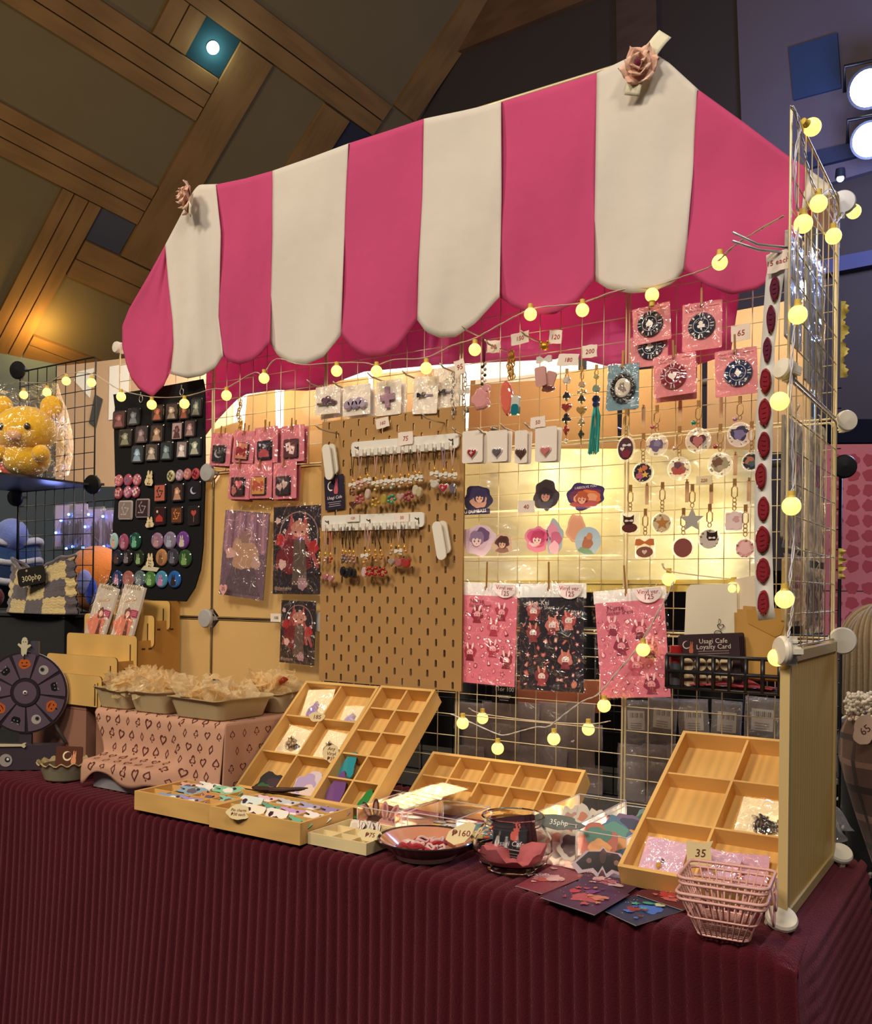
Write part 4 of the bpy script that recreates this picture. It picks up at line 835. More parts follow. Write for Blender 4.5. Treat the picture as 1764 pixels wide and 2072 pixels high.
# ---- art prints
def art_print(c, quad, lab, kind, seed, bagtop=0, Y=-.02):
    q = [W(*k(c, *p), Y) for p in quad]; ctr = sum(q, Vector()) / 4
    e = (q[1] - q[0] + q[2] - q[3]) / 2; w = math.hypot(e.x, e.z); h = ((q[0] - q[3]).length + (q[1] - q[2]).length) / 2
    up = (q[0] - q[3] + q[1] - q[2]) / 2; ang = math.atan2(-up.x, up.z) 
    th = thing('art_print', lab, 'print', M=Matrix.Translation(ctr) @ WALLR @ Matrix.Rotation(ang, 4, 'Z'))
    g = G(); g.slab(rrect(w, h, 0), -.0008, .0006, '2a2226' if kind else '6a5460', '1c1618'); make('sheet', g, 'print', th)
    g = G(); z = .0009
    if kind == 0:
        g.flat(rrect(w * .96, h * .45, 0, 0, h * .26), z, '8a6674')
        for i in range(7): g.flat([(-w * .46 + i * w * .14, h * .02), (-w * .40 + i * w * .14, h * .02), (-w * .38 + i * w * .13, h * .47), (-w * .43 + i * w * .13, h * .47)], z + .0001, ('a07a84', '74525e')[i % 2])
        g.flat(tf(blob(4), 0, .02 * h, 0, .28 * w, .2 * h), z + .0003, 'a8846c'); g.flat(tf(blob(5), 0, .20 * h, 0, .14 * w, .07 * h), z + .0004, '8a6a62')
        g.flat([(-.42 * w, -.46 * h), (.42 * w, -.46 * h), (.2 * w, -.05 * h), (-.2 * w, -.05 * h)], z + .0002, '5a4a50'); g.flat(tf(blob(8), -.3 * w, .0, 0, .12 * w, .06 * h), z + .0005, 'c09a90'); g.flat(tf(blob(9), .28 * w, -.08 * h, 0, .1 * w, .08 * h), z + .0005, 'b09088')
    else:
        ringp = circ(.40 * w, .27 * h, 30, .03 * w, .17 * h); outline(ringp, .05, '8a7470', g, z + .0001)
        g.flat(tf(blob(seed, 20, .08), -.02 * w, .02 * h, 0, .3 * w, .3 * h), z + .0002, '8a3c40')          # hair
        g.flat(tf(blob(seed + 2, 16, .1), -.06 * w, -.08 * h, 0, .36 * w, .2 * h), z + .0003, '6a2428')
        g.flat(tf(circ(1, 1, 16), .04 * w, .22 * h, 0, .15 * w, .075 * h), z + .0004, 'c08a7c'); g.flat(tf(blob(seed + 3), .04 * w, .265 * h, 0, .19 * w, .06 * h), z + .0005, 'b07a68')
        for d in (-.12, .16): g.flat([(d * w - .05 * w, .28 * h), (d * w + .05 * w, .28 * h), (d * w + .01 * w, .44 * h)], z + .0006, 'a84a4c')
        for d in (-.03, .11): g.flat(circ(.022 * w, .010 * h, 10, d * w, .205 * h), z + .0009, '2a1418')
        for q in range(7): g.flat(tf([(-.03, -.5), (.03, -.5), (.05, .3), (0, .5), (-.05, .3)], (-.30 + q * .10) * w, (-.02 + .03 * (q % 2)) * h, .15 * (q - 3), w, h * .42), z + .00025 + .00001 * q, ('9a484a', '7a3238', 'a85a54')[q % 3])
        for q in range(5): g.flat(tf([(-.5, .5), (.5, .5), (.2, -.5)], (-.07 + q * .055) * w, .272 * h, 0, w * .07, h * .05), z + .00095, ('b07a68', 'c08e78')[q % 2])
        for q in range(6): g.flat(tf(rrect(.07, .05, .01), (-.42 + .16 * q) * w, (.40 - .12 * abs(q - 2.5)) * h, q, w), z + .0003, 'c8b8b0'); g.flat(tf(HEART, (-.42 + .16 * q) * w, (.40 - .12 * abs(q - 2.5)) * h, q, w * .016), z + .0005, 'a03038')
        for q in range(9): g.flat(circ(.012 * w, .008 * h, 8, (-.08 + .035 * q) * w, (-.38 + .02 * (q % 2)) * h), z + .0010, 'd8c0b0')
        g.flat([(-.1 * w, -.4 * h), (.22 * w, -.4 * h), (.16 * w, .12 * h), (-.06 * w, .12 * h)], z + .0007, '5a4a42')
        for (x, y, s_) in ((-.34, .12, .1), (.34, .03, .1), (-.3, -.16, .08), (.12, -.38, .1), (-.4, .34, .05)): g.flat(tf(blob(seed + int(x * 50), 12), x * w, y * h, 0, s_ * w, s_ * w), z + .0008, ('c8a49c', '9a7880', 'a02c2c', '8a3038', '6a6a72')[int(abs(x) * 50) % 5])
        g.text('@artist' if 0 else '@zlankanky', w * .075, 'b89a88', -.28 * w, -.43 * h, z + .001, align='C'); g.flat(rrect(.2 * w, .006 * h, 0, -.28 * w, -.46 * h), z + .001, '8a7468')
    make('artwork', g, 'print', th)
    bag(th, w * 1.04, h * (1.03 + bagtop), .0025, .006, 'film', bagtop * h / 2, seed, 'plastic_sleeve'); return th
art_print('e4', [(215, 200), (725, 205), (650, 1235), (130, 1165)], 'tall purple-brown art print in a shiny sleeve, hung crooked', 0, 21, .07)
art_print('e4', [(775, 145), (1335, 130), (1330, 1165), (758, 1165)], 'tall art print of a red-haired horned figure beside the pegboard', 1, 33, .02)
art_print('e4', [(865, 1250), (1260, 1235), (1240, 1975), (835, 1975)], 'smaller art print of a red-haired figure low beside the pegboard', 1, 47, .0)
price(*k('e4', 797, 1438), '100', 22, 17, -.018, 0, label='white tag reading 100 beside the smaller art print', tcol='2a2420', jag=.3)
th = thing('price_tag', 'pink heart-shaped tag reading 35 on the crooked art print', 'price tag', M=wm(*k('e4', 183, 1108), -.034))
g = G(); g.slab(tf(HEART, 0, 0, 0, .0125, .016), -.0004, .0008, 'd8a09c'); make('paper', g, 'paper', th); g = G(); g.text('35', .012, '8a3034', 0, .002, .0014); make('lettering', g, 'paper', th)

# ---- pegboard rails, clips, phone charms
YR = -.034
def rail(quad, lab, nh, notches):
    q = [W(*k('e2', *p), YR) for p in quad]; ctr = sum(q, Vector()) / 4; e = (q[1] - q[0] + q[2] - q[3]) / 2; w = math.hypot(e.x, e.z); up = (q[0] - q[3] + q[1] - q[2]) / 2; h = up.length; ang = math.atan2(e.z, e.x)
    M = Matrix.Translation(ctr) @ WALLR @ Matrix.Rotation(ang, 4, 'Z'); th = thing('hook_rail', lab, 'hook rail', M=M)
    g = G(); g.slab(rrect(w, h, .008), 0, .005, 'e2dccf'); make('bar', g, 'plastic', th)
    for i in range(nh):
        x = -w * .47 + w * .94 * (i + .5) / nh; g = G()
        g.bbox((x - .0045, -h * .5 - .004, .004), (x + .0045, -h * .12, .008), 'ddd6c8'); g.bbox((x - .0045, -h * .5 - .004, .008), (x + .0045, -h * .5 + .001, .018), 'ddd6c8'); g.bbox((x - .0045, -h * .5 - .004, .016), (x + .0045, -h * .5 + .010, .019), 'ddd6c8'); make('hook', g, 'plastic', th)
    for f in notches:
        g = G(); x = (f - .5) * w; g.tube([(x - .006, .004, .0055), (x, .001, .006), (x + .003, .004, .006), (x + .004, -.008, .006)], .001, '3a2c20', 5); make('wire_tie', g, 'matte', th)
    return M, w, h
R1M = rail([(415, 262), (1650, 150), (1650, 325), (420, 415)], 'white hook rail, upper one on the pegboard, tilted', 13, (.06, .94))
R2M = rail([(78, 1105), (1255, 1060), (1255, 1232), (80, 1265)], 'white hook rail, lower one on the pegboard', 14, (.06, .48, .94))
price(*k('e2', 1025, 212), '75', 30, 27, YR - .008, .03, label='torn tag reading 75 on the upper hook rail')
price(*k('e2', 420, 1128), '120', 26, 15, YR - .008, 0, label='tag reading one hundred twenty on the lower hook rail', col='ddd4c4', jag=.3)
price(*k('e2', 985, 1122), '50', 28, 18, YR - .008, 0, label='torn tag reading fifty near the end of the lower hook rail', jag=.3)
def clip(c, x0, y0, x1, y1, lab):
    a, b = W(*k(c, x0, y0), YR - .01), W(*k(c, x1, y1), YR - .01); d = b - a; L_ = d.length; an = math.atan2(d.x, -d.z)
    th = thing('peg_clip', lab, 'clip', M=Matrix.Translation((a + b) / 2) @ WALLR @ Matrix.Rotation(an, 4, 'Z'))
    g = G(); g.slab(rrect(.021, L_, .0103, 0, 0, 6), .004, .008, 'e4dccb'); make('front_jaw', g, 'plastic', th)
    g = G(); g.slab(rrect(.021, L_ * .86, .0103, .007, .006, 6), -.006, -.002, 'd8cfbc'); make('back_jaw', g, 'plastic', th)
    g = G(); g.box((.002, .01, .001), (.010, .012, .008), 'c8beac'); make('spring', g, 'plastic', th)
clip('e2', 128, 285, 180, 690, 'white oval peg clip holding the black card on the pegboard'); clip('e2', 1398, 1172, 1470, 1610, 'white oval peg clip, empty, low on the right of the pegboard')
th = thing('shop_card', 'black card with pink rabbit and crescent moon under the peg clip', 'card', M=wm(*k('e2', 208, 832), YR - .003, .07))
g = G(); g.slab(rrect(.053, .074, .003), -.0005, .0005, '2c2434'); make('card', g, 'print', th)
g = G(); outline(circ(.0085, .0105, 16, -.009, .014), .3, 'e8e0dc', g, .0008); g.flat(circ(.007, .009, 14, -.005, .015), .0009, '2c2434'); g.flat(tf(BUNNY, .006, .012, -.1, .0085, .016), .001, 'c05a64'); g.text('Usagi Cafe', .0095, 'ecdcdc', 0, -.011, .0012, shear=.2)
for i, wd in enumerate((.036, .030, .033)): g.flat(rrect(wd, .0011, 0, 0, -.021 - .0042 * i), .001, 'b8a8ac')
make('printed_face', g, 'print', th)
def charm(px, py0, py1, strap, beads, pend, pcol, lab, Y=YR - .016, group=None, bow=None, dx=0):
    """phone charm: looped strap, gold clasp, beads, bow and pendant"""
    a, b = W(px, py0, Y), W(px + dx, py1, Y); L_ = a.z - b.z; th = thing('phone_charm', lab, 'charm', M=Matrix.Translation(a) @ WALLR, group=group)
    ex = b.x - a.x; s1 = L_ * .42
    g = G(); g.tube([(-.0042, .002, 0), (-.002, -s1 * .6, 0), (ex * .4, -s1, 0), (.002, -s1 * .6, .001), (.0042, .002, 0)], .0008, strap, 5); make('strap', g, 'matte', th)
    g = G(); g.lathe([(.0012, 0), (.0022, .003), (.0022, .007), (.001, .009)], 'c89038', 8, M=Matrix.Translation((ex * .45, -s1 - .008, 0)) @ Matrix.Rotation(-math.pi / 2, 4, 'X') if 0 else Matrix.Translation((ex * .45, -s1 - .004, 0)) @ Matrix.Rotation(math.pi / 2, 4, 'X'))
    for j in range(2): g.tube([(ex * .5 + .0024 * math.cos(q), -s1 - .008 - j * .0046 + .003 * math.sin(q), .001 * j) for q in [6.283 * i / 8 for i in range(8)]], .0006, 'c89038', 4, True)
    make('clasp', g, 'metal', th)
    y = -s1 - .016
    if bow:
        g = G(); g.slab(tf(BOW, ex * .6, y, .1, .010, .009), -.001, .003, bow); g.slab(tf(BOW, ex * .6, y - .004, -.25, .008, .006), -.002, .001, bow); make('bow', g, 'fabric', th); y -= .008
    if beads:
        g = G(); n = len(beads)
        for i, c in enumerate(beads): g.ball((ex * .7 + .0015 * (-1) ** i, y - i * .0062, .001 * (i % 2)), .0035, c, 8, 6)
        make('beads', g, 'bead', th); y -= .0062 * n
    g = G(); r = max(.005, min(.0095, (L_ + y) * .5)); yy = min(y - r * .7, -L_ + r * .9)
    if pend == 'heart': g.dome(tf(HEART, ex, yy, 0, r), -.002, .004, pcol)
    elif pend == 'bear': g.dome(circ(r, r * .9, 14, ex, yy), -.002, .004, pcol); g.dome(circ(r * .4, None, 8, ex - r * .8, yy + r * .7), -.002, .003, pcol); g.dome(circ(r * .4, None, 8, ex + r * .8, yy + r * .7), -.002, .003, pcol)
    elif pend == 'cluster':
        for i in range(5): g.ball((ex + r * .75 * math.cos(i * 1.26), yy + r * .75 * math.sin(i * 1.26), .001 * i), r * .45, pcol, 7, 5)
    elif pend == 'drop': g.dome(tf(circ(1, 1, 14), ex, yy, 0, r * .75, r * 1.2), -.002, .004, pcol)
    elif pend == 'heartbadge': g.dome(tf(HEART, ex, yy, 0, r * 1.25), -.002, .002, 'd8c0c0'); g.dome(tf(HEART, ex, yy, 0, r * 1.0), .001, .004, pcol); g.slab(tf(CROSS, ex, yy, 0, r * .3), .004, .0048, 'e8c8c0')
    make('pendant', g, 'resin', th); return th
CH1 = [(420, 395, 1020, '2a1c18', ['8a4a3a', '9a6a5a', '7a4a3a'], 'heart', '5a2c22', 'brown heart'), (505, 385, 960, 'c89a90', ['d8a0a0', 'e0b0b0'], 'cluster', 'c85a70', 'rose cluster'), (592, 380, 900, '2a1c18', ['c8a0a0'], 'drop', 'd8c0b0', 'pearl drop'), (685, 370, 1000, 'c89a90', ['c8a840', 'd8c080'], 'cluster', 'c8a030', 'gold bead cluster'),
       (780, 365, 960, '2a1c18', ['c8c0b0', 'b8b090'], 'drop', 'b0a040', 'olive drop'), (870, 360, 960, 'c8a088', ['c8c8c0', 'a8c0b0'], 'cluster', '4a9a78', 'green bead cluster'), (968, 355, 930, 'c89a90', ['c8a080', 'd8c0b0'], 'heart', 'c8a098', 'pale heart'), (1065, 350, 930, '2a1c18', ['b88a50', 'a86a50'], 'cluster', 'a03050', 'ruby cluster'),
       (1140, 345, 860, '5a3c34', ['c8a878'], 'drop', 'd8c8b0', 'cream drop'), (1185, 342, 880, 'c8a088', ['d8c090'], 'drop', 'c8b890', 'champagne drop'), (1362, 325, 790, '2a1c18', [], 'bear', 'd8d0c4', 'white ribbon'), (1465, 320, 830, '9a80a0', [], 'heartbadge', 'c03040', 'red cross heart'), (1570, 318, 840, 'c8a8a0', [], 'drop', '6a6478', 'smoky crystal')]
for x, y0, y1, st, bd, pd, pc, nm in CH1:
    a, b0 = k('e2', x, y0); _, b1 = k('e2', x, y1)
    charm(a, b0, b1, st, bd, pd, pc, f'phone charm with {nm} and ribbon bow on the upper rail', bow='ddd4c4' if nm != 'rose cluster' else 'd8b0a8')
CH2 = [(60, 1250, 1830, 'c89038', ['c8a070', 'b88a60', 'd8b090'], 'heart', '2c2024', 'black heart', -.004), (105, 1248, 1850, 'c8988c', ['c8a8a0', 'd8b8b0'], 'heart', 'b87078', 'pink heart', 0), (165, 1245, 1870, 'c86a60', ['a83028', 'c04038'], 'heart', 'c08a90', 'rose heart', 0),
       (305, 1240, 1790, '201818', ['6a5a6a', '8a7a80', '5a4a50'], 'drop', '1a181c', 'black glass', 0), (340, 1240, 1810, '201818', ['9a7a7a', '7a6a70', 'a08a88'], 'drop', '1c1a1e', 'black glass', 0), (385, 1236, 1800, '201818', ['b08a80', '8a6a68', 'c09a90'], 'drop', '201c20', 'black glass', 0), (430, 1236, 1815, '201818', ['c09088', 'a87a70', 'b88a80'], 'drop', '1c1a20', 'black glass', 0),
       (575, 1232, 1800, 'c89a90', ['c89040', 'd8a050'], 'drop', 'd8b8b4', 'pale pink drop', -.002), (610, 1230, 1790, 'c89a90', ['c89040', 'b87830'], 'cluster', 'c02820', 'bright red cluster', 0), (680, 1228, 1790, '2a1c18', ['c89040', 'b87030', 'c8a060'], 'cluster', 'b01c20', 'deep red cluster', 0), (720, 1226, 1800, '2a1c18', ['c89040', 'a86030'], 'cluster', 'a81818', 'deep red cluster', .004),
       (865, 1222, 1680, '5a4038', ['c8b090', 'b8a080'], 'heart', 'a8988c', 'grey heart', 0), (950, 1218, 1690, 'c8a898', ['c89040'], 'bear', 'b86a68', 'rose bear', 0), (1000, 1216, 1700, '3a2a28', ['c89040'], 'bear', 'b03030', 'red bear', .003)]
for i, (x, y0, y1, st, bd, pd, pc, nm, d) in enumerate(CH2):
    a, b0 = k('e2', x, y0); _, b1 = k('e2', x, y1)
    charm(a, b0, b1, st, bd, pd, pc, f'phone charm with {nm} pendant on the lower rail', Y=YR - .016 - .003 * (i % 2), bow='ddd4c4' if nm in ('pale pink drop', 'rose bear') else None, group='phone charms on the lower rail', dx=8 * d / .004)
# ------------------------------------------------------------------ right half of the grid wall
def c5(x, y): return k('c5', x, y)
def c6(x, y): return k('c6', x, y)
price(*c5(370, 382), '80', 27, 25, -.03, -.12, label='torn tag reading 80 above the pink teddy charm')
price(*c5(572, 318), '150', 36, 24, -.03, .06, label='torn tag reading 150 above the coral and teal pendants')
price(*c5(842, 308), '120', 26, 27, -.03, -.12, label='torn tag reading 120 above the gold teddy charms')
price(*c5(940, 482), '180', 42, 24, -.03, -.12, label='torn tag reading 180 above the strap of card suits')
price(*c5(1105, 418), '200', 30, 26, -.03, .0, label='torn tag reading 200 above the teal tassel strap')
price(*c5(708, 958), '50', 30, 22, -.05, .06, label='torn tag reading 50 above the heart badge cards')
price(*c5(620, 1602), '40', 34, 24, -.032, 0, label='torn tag reading 40 on the upper sticker ledge')
price(*c6(1085, 340), '65', 38, 32, -.02, .03, label='torn tag reading 65 above the blue diamond chip pouch')
price(*c6(815, 1425), '220', 32, 18, -.02, 0, label='cream tag reading 220 among the keychains', col='e0cfa4', jag=.2)
for (x, y) in ((300, 310), (470, 415), (745, 350), (130, 590), (222, 1072), (418, 1075), (590, 1045), (772, 1040)):
    prong(*c5(x, y), 'thin wire display prong sticking out of the grid beside the pegboard', Y=-.003)
def links(g, pts, r, col, ring=.0042):
    for i, p in enumerate(pts):
        ph_ = (i % 2) * math.pi / 2
        g.tube([(p[0] + ring * .62 * math.cos(a) * math.cos(ph_), p[1] + ring * math.sin(a), p[2] + ring * .62 * math.cos(a) * math.sin(ph_)) for a in [6.283 * j / 10 for j in range(10)]], r, col, 4, True)
def hang(name, lab, cat, px, py, Y=-.03, group=None, ang=0): return thing(name, lab, cat, M=wm(px, py, Y, ang), group=group)
def dn(px, py, px2, py2, Y): a, b = W(px, py, Y), W(px2, py2, Y); return b.x - a.x, b.z - a.z
# silver chains
for i, x in enumerate((60, 150)):
    a, b = c5(x, 600); th = hang('charm_chain', ['silver chain of small links hanging left of the pair', 'silver chain with a white bow hanging beside the pegboard'][i], 'chain', a, b, -.035)
    _, dz = dn(a, b, *c5(x, 905), -.035); g = G(); links(g, [(.002 * math.sin(j), dz * j / 9, 0) for j in range(10)], .0012, 'c8c0ae', .0058); make('links', g, 'metal', th)
    if i: g = G(); g.slab(tf(BOW, 0, dz * .42, .1, .013, .013), 0, .003, 'd8d0c0'); make('bow', g, 'resin', th)
# pink teddy on a black beaded cord
a, b = c5(300, 320); th = hang('bag_charm', 'glossy pink teddy charm on a black beaded cord', 'charm', a, b, -.035); _, dz = dn(a, b, *c5(300, 860), -.035)
g = G(); g.tube([(-.002, 0, 0), (-.001, dz * .4, 0)], .001, '1c1414', 5); g.tube([(.002, 0, 0), (.001, dz * .4, 0)], .001, '1c1414', 5); make('cord', g, 'matte', th)
g = G(); 
for j in range(9): g.ball((.003 * (-1) ** j, dz * (.36 + j * .04), .001), .0035, ('d8c8c0', '2a1c1e', 'b08a88')[j % 3], 8, 6)
make('beads', g, 'bead', th)
g = G(); g.dome(tf(blob(5, 24, .12), -.004, dz * .86, 0, .02, .022), 0, .010, 'd89a9c'); g.dome(circ(.009, None, 12, .008, dz * .72), 0, .009, 'd89a9c'); make('teddy', g, 'resin', th)
# gold chain cluster with coral and teal pendants
a, b = c5(505, 430); th = hang('bag_charm', 'cluster of gold chains with a coral pendant and a teal bottle pendant', 'charm', a, b, -.035)
_, dz = dn(a, b, *c5(505, 940), -.035); g = G()
for q in (-.006, 0, .006): links(g, [(q + .002 * math.sin(j + q * 900), dz * .045 * j, q * .5) for j in range(9)], .0011, 'c09038', .005)
make('chains', g, 'metal', th); g = G(); g.dome(tf(circ(1, 1, 18), -.006, dz * .68, .1, .013, .034), 0, .010, 'd8685a'); make('coral_pendant', g, 'resin', th)
g = G(); g.slab(tf(rrect(1, 1.6, .3), .014, dz * .80, -.08, .016, .022), .002, .010, 'd8d8cc'); g.slab(tf(rrect(1, 1, .3), .014, dz * .87, -.08, .0155, .021), .0015, .0105, '1d7a86'); make('teal_bottle', g, 'resin', th)
# gold teddies with pink cards
a, b = c5(760, 380); th = hang('bag_charm', 'gold teddy clasp with glossy pink card charms', 'charm', a, b, -.035); _, dz = dn(a, b, *c5(760, 720), -.035)
g = G(); g.ball((0, 0, 0), .008, 'c8962e', 10, 8); g.ball((-.007, .008, 0), .003, 'c8962e', 8, 6); g.ball((.006, .008, 0), .003, 'c8962e', 8, 6); make('teddy_clasp', g, 'metal', th)
g = G(); g.slab(tf(BOW, 0, dz * .3, 0, .016, .014), 0, .003, 'e0d8d0'); make('bow', g, 'resin', th)
g = G(); g.slab(tf(rrect(.022, .036, .004), -.005, dz * .68, .1), .001, .006, 'd8a49c'); g.slab(tf(rrect(.02, .034, .004), .011, dz * .78, -.35), -.003, .001, 'cf9a92'); make('pink_cards', g, 'resin', th)
g = G(); g.dome(tf(circ(1, 1, 14), .009, dz * .97, 0, .014, .006), 0, .004, '6a3c38'); make('chocolate_base', g, 'resin', th)
# bead straps
def strap(px, py0, py1, items, lab, tassel=None):
    Y = -.03; th = hang('bead_strap', lab, 'strap', px, py0, Y); _, dz = dn(px, py0, px, py1, Y)
    g = G(); g.tube([(0, -.002, 0), (.003, -.006, 0), (.003, -.016, 0), (-.003, -.016, 0), (-.003, -.006, 0)], .001, 'b8904c', 5, True); g.box((0, .002, 0), (.005, .008, .003), 'b8904c'); make('clasp', g, 'metal', th)
    g = G(); g.tube([(0, -.016, 0), (0, dz, 0)], .0008, 'b8904c', 5); make('cord', g, 'metal', th)
    for i, (sh, c, f, s_) in enumerate(items):
        g = G(); pl = {'S': SPADE, 'H': HEART, 'C': CLUB, 'D': DIAM, 'O': circ(.8), 'B': BOW}[sh]; g.dome(tf(pl, 0, dz * f, 0, s_), -.002, .005, c); make('bead', g, 'resin', th)
    if tassel:
        g = G(); rr_ = random.Random(4)
        for i in range(26):
            x = rr_.uniform(-.007, .007); x2 = x * 1.3 + rr_.uniform(-.003, .003) - .004; g.tube([(x * .4, dz * .44, rr_.uniform(-.002, .003)), (x, dz * .56, rr_.uniform(-.004, .006)), (x2, dz * rr_.uniform(.93, 1.0), rr_.uniform(-.004, .006))], .0011, tassel if i % 3 else '2a8a80', 4)
        make('tassel', g, 'fabric', th)
strap(*c5(930, 575), c5(0, 1115)[1], [('O', 'cfc8b8', .12, .009), ('S', '26262c', .34, .0095), ('H', '8a2c2c', .5, .010), ('C', '23232a', .66, .0105), ('D', '8e342c', .82, .0105), ('O', 'd8d0c0', .97, .005)], 'bead strap with black and red card-suit beads')
strap(*c5(1045, 560), c5(0, 1130)[1], [('O', 'b89a70', .2, .008), ('B', 'a88a58', .3, .008), ('S', '3a3626', .39, .009), ('H', '9a7a44', .54, .010), ('C', 'a08a5c', .7, .008), ('D', '3c3a28', .86, .0095)], 'bead strap with gold and olive card-suit beads')
strap(*c5(1155, 545), c5(0, 1205)[1], [('O', 'c8b878', .1, .006), ('O', '8aa088', .24, .009), ('O', '1c2440', .36, .009), ('O', '20305a', .42, .008)], 'bead strap ending in a long teal tassel', '3fb0a2')
# cameo pouch
def cameo_pouch(Y, dx, lab, ang):
    px, py = c5(1360 + dx, 690); ux, uy = us(px, py, Y); w, h = 62 * ux, 92 * uy; th = hang('cameo_pouch', lab, 'pouch', px, py, Y, ang=ang)
    g = G(); g.slab(rrect(w, h, .002), -.0008, .0006, '6f8a94'); make('backing_card', g, 'paper', th); bag(th, w * 1.04, h * 1.03, .0015, .007, 'film', 0, 5); hookclip(th, h * .42, ln=.03)
    g = G(); R_ = .020
    for i in range(18): a = 6.283 * i / 18; g.ball((R_ * math.cos(a), R_ * 1.15 * math.sin(a) - .002, .003), .0042, '3c3634', 7, 5)
    outline(circ(R_ * 1.05, R_ * 1.2, 24, 0, -.002), .22, '2c2826', g, .006); make('frame', g, 'bead', th)
    g = G(); g.dome(circ(R_ * .78, R_ * .92, 20, 0, -.002), .001, .006, 'cabfae'); g.flat(tf(blob(6, 16, .3), 0, -.002, .4, R_ * .3, R_ * .45), .0063, '8a7c70'); make('cameo', g, 'gloss', th)
cameo_pouch(-.030, 0, 'grey-blue pouch with a black-framed oval cameo', .0); cameo_pouch(-.020, -8, 'grey-blue pouch tucked behind the cameo pouch', -.06)
# heart badge cards
def badge_card(px, py, w, h, col, lab, Y=-.048, rim='d8d0c8', cross=False, group=None, ang=0):
    ux, uy = us(px, py, Y); w *= ux; h *= uy; th = hang('badge_card', lab, 'badge', px, py, Y, group, ang)
    g = G(); g.slab(rrect(w, h, .004), -.0006, .0006, 'e3d6c8'); make('card', g, 'paper', th)
    if col:
        g = G(); s_ = .0125; g.dome(tf(HEART, 0, -h * .2, 0, s_, s_), .0005, .003, rim); g.dome(tf(HEART, 0, -h * .2, 0, s_ * .78), .0025, .005, col)
        if cross: g.slab(tf(CROSS, 0, -h * .2, 0, s_ * .28), .005, .0056, 'e8d4cc')
        make('heart_badge', g, 'resin', th)
for x, y, w, h, c, rim, nm, cr in ((210, 1145, 155, 245, 'b03034', 'e0d8d0', 'red heart badge with a cross', True), (400, 1140, 150, 240, '746468', 'e0d8d4', 'grey heart badge', False), (580, 1145, 95, 250, '5a4038', '7a5c4c', 'brown heart badge', False), (770, 1125, 165, 265, 'd88078', 'e8c8c0', 'pale pink heart badge', False)):
    px, py = c5(x, y); badge_card(px + 9, py + 2, w / 3.7675, h / 3.7675, None, 'white badge card peeking out behind another', -.040, group='rear badge cards', ang=-.05)
    badge_card(px, py, w / 3.7675, h / 3.7675, c, f'white card with a {nm}', rim=rim, cross=cr)
# clear sticker ledges with stickers
for i, (y0, y1) in enumerate(((1535, 1650), (1875, 1985))):
    p0, p1 = W(*c5(105, y1), -.02), W(*c5(1330, y1), -.02); h = W(*c5(300, y0), -.02).z - p0.z
    th = thing('sticker_ledge', ['upper', 'lower'][i] + ' clear acrylic sticker ledge clipped on the grid', 'ledge', M=Matrix.Translation(((p0.x + p1.x) / 2, -.006, p0.z)) @ WALLR); w = p1.x - p0.x
    g = G(); g.bbox((-w / 2, 0, .024), (w / 2, h, .0255), 'ffffff'); make('front_lip', g, 'acrylic', th); g = G(); g.bbox((-w / 2, -.0015, 0), (w / 2, 0, .0255), 'ffffff'); make('shelf', g, 'acrylic', th)
def sticker(px, py, w, h, lab, layers, seed, Y=-.018, base='d8c8d0', pol=None, txt=None, ang=0, edge=None, face=None):
    ux, uy = us(px, py, Y); w *= ux; h *= uy; th = hang('vinyl_sticker', lab, 'sticker', px, py, Y, ang=ang)
    P_ = pol or blob(seed, 44, .10); g = G(); g.slab(tf(P_, 0, 0, 0, w / 2, h / 2), -.0005, .0005, base); make('sheet', g, 'print', th)
    g = G(); n = 0
    for i, (x, y, sx, sy, c) in enumerate(layers): g.flat(tf(blob(seed + i * 3, 30, .10), x * w, y * h, 0, sx * w, sy * h), .0008 + i * .0002, c)
    if face:
        fx, fy, fs, skin_, hair_, eye_ = face; X, Y_ = fx * w, fy * h; R_ = fs * h
        g.flat(tf(blob(seed + 50, 30, .10), X, Y_ + R_ * .25, 0, R_ * 1.45, R_ * 1.35), .0016, hair_)
        g.flat(circ(R_ * .9, R_, 22, X, Y_ - R_ * .1), .0018, skin_)
        g.flat([(X - R_ * 1.0, Y_ + R_ * .05), (X - R_ * .55, Y_ + R_ * .35), (X - R_ * .25, Y_ + R_ * .02), (X + R_ * .1, Y_ + R_ * .36), (X + R_ * .45, Y_ + R_ * .05), (X + R_ * 1.0, Y_ + R_ * .15), (X + R_ * .8, Y_ + R_ * 1.0), (X, Y_ + R_ * 1.25), (X - R_ * .8, Y_ + R_ * 1.0)], .0020, hair_)
        for d in (-.4, .42): g.flat(circ(R_ * .15, R_ * .22, 10, X + d * R_, Y_ - R_ * .22), .0021, eye_); g.flat(circ(R_ * .05, None, 6, X + (d + .05) * R_, Y_ - R_ * .14), .0022, 'f4f0ec')
        g.flat(circ(R_ * .12, R_ * .05, 8, X, Y_ - R_ * .68), .0021, '8a3c3c')
    if txt:
        for t_, x, y, s_, c, a_ in txt: g.text(t_, s_ * h, c, x * w, y * h, .0027, a_)
    make('artwork', g, 'print', th)
    if edge: g = G(); g.slab(rrect(w * 1.02, h * .20, h * .06, -.06 * w, -.45 * h), -.0004, .0009, edge); make('title_strip', g, 'print', th)
sticker(*c5(250, 1545), 56, 56, 'dark sticker of a navy-haired figure lettered U DUMBASS', [(.02, .1, .34, .32, '3a3050'), (.05, -.1, .3, .22, 'c0907a'), (.1, .05, .12, .12, 'd8a88c')], 3, base='2e2844', txt=[('U DUMBASS', -.06, -.44, .17, 'e8e0dc', .05)], edge='2e2844', face=(.08, .05, .17, 'd8a88c', '352c4c', '201828'))
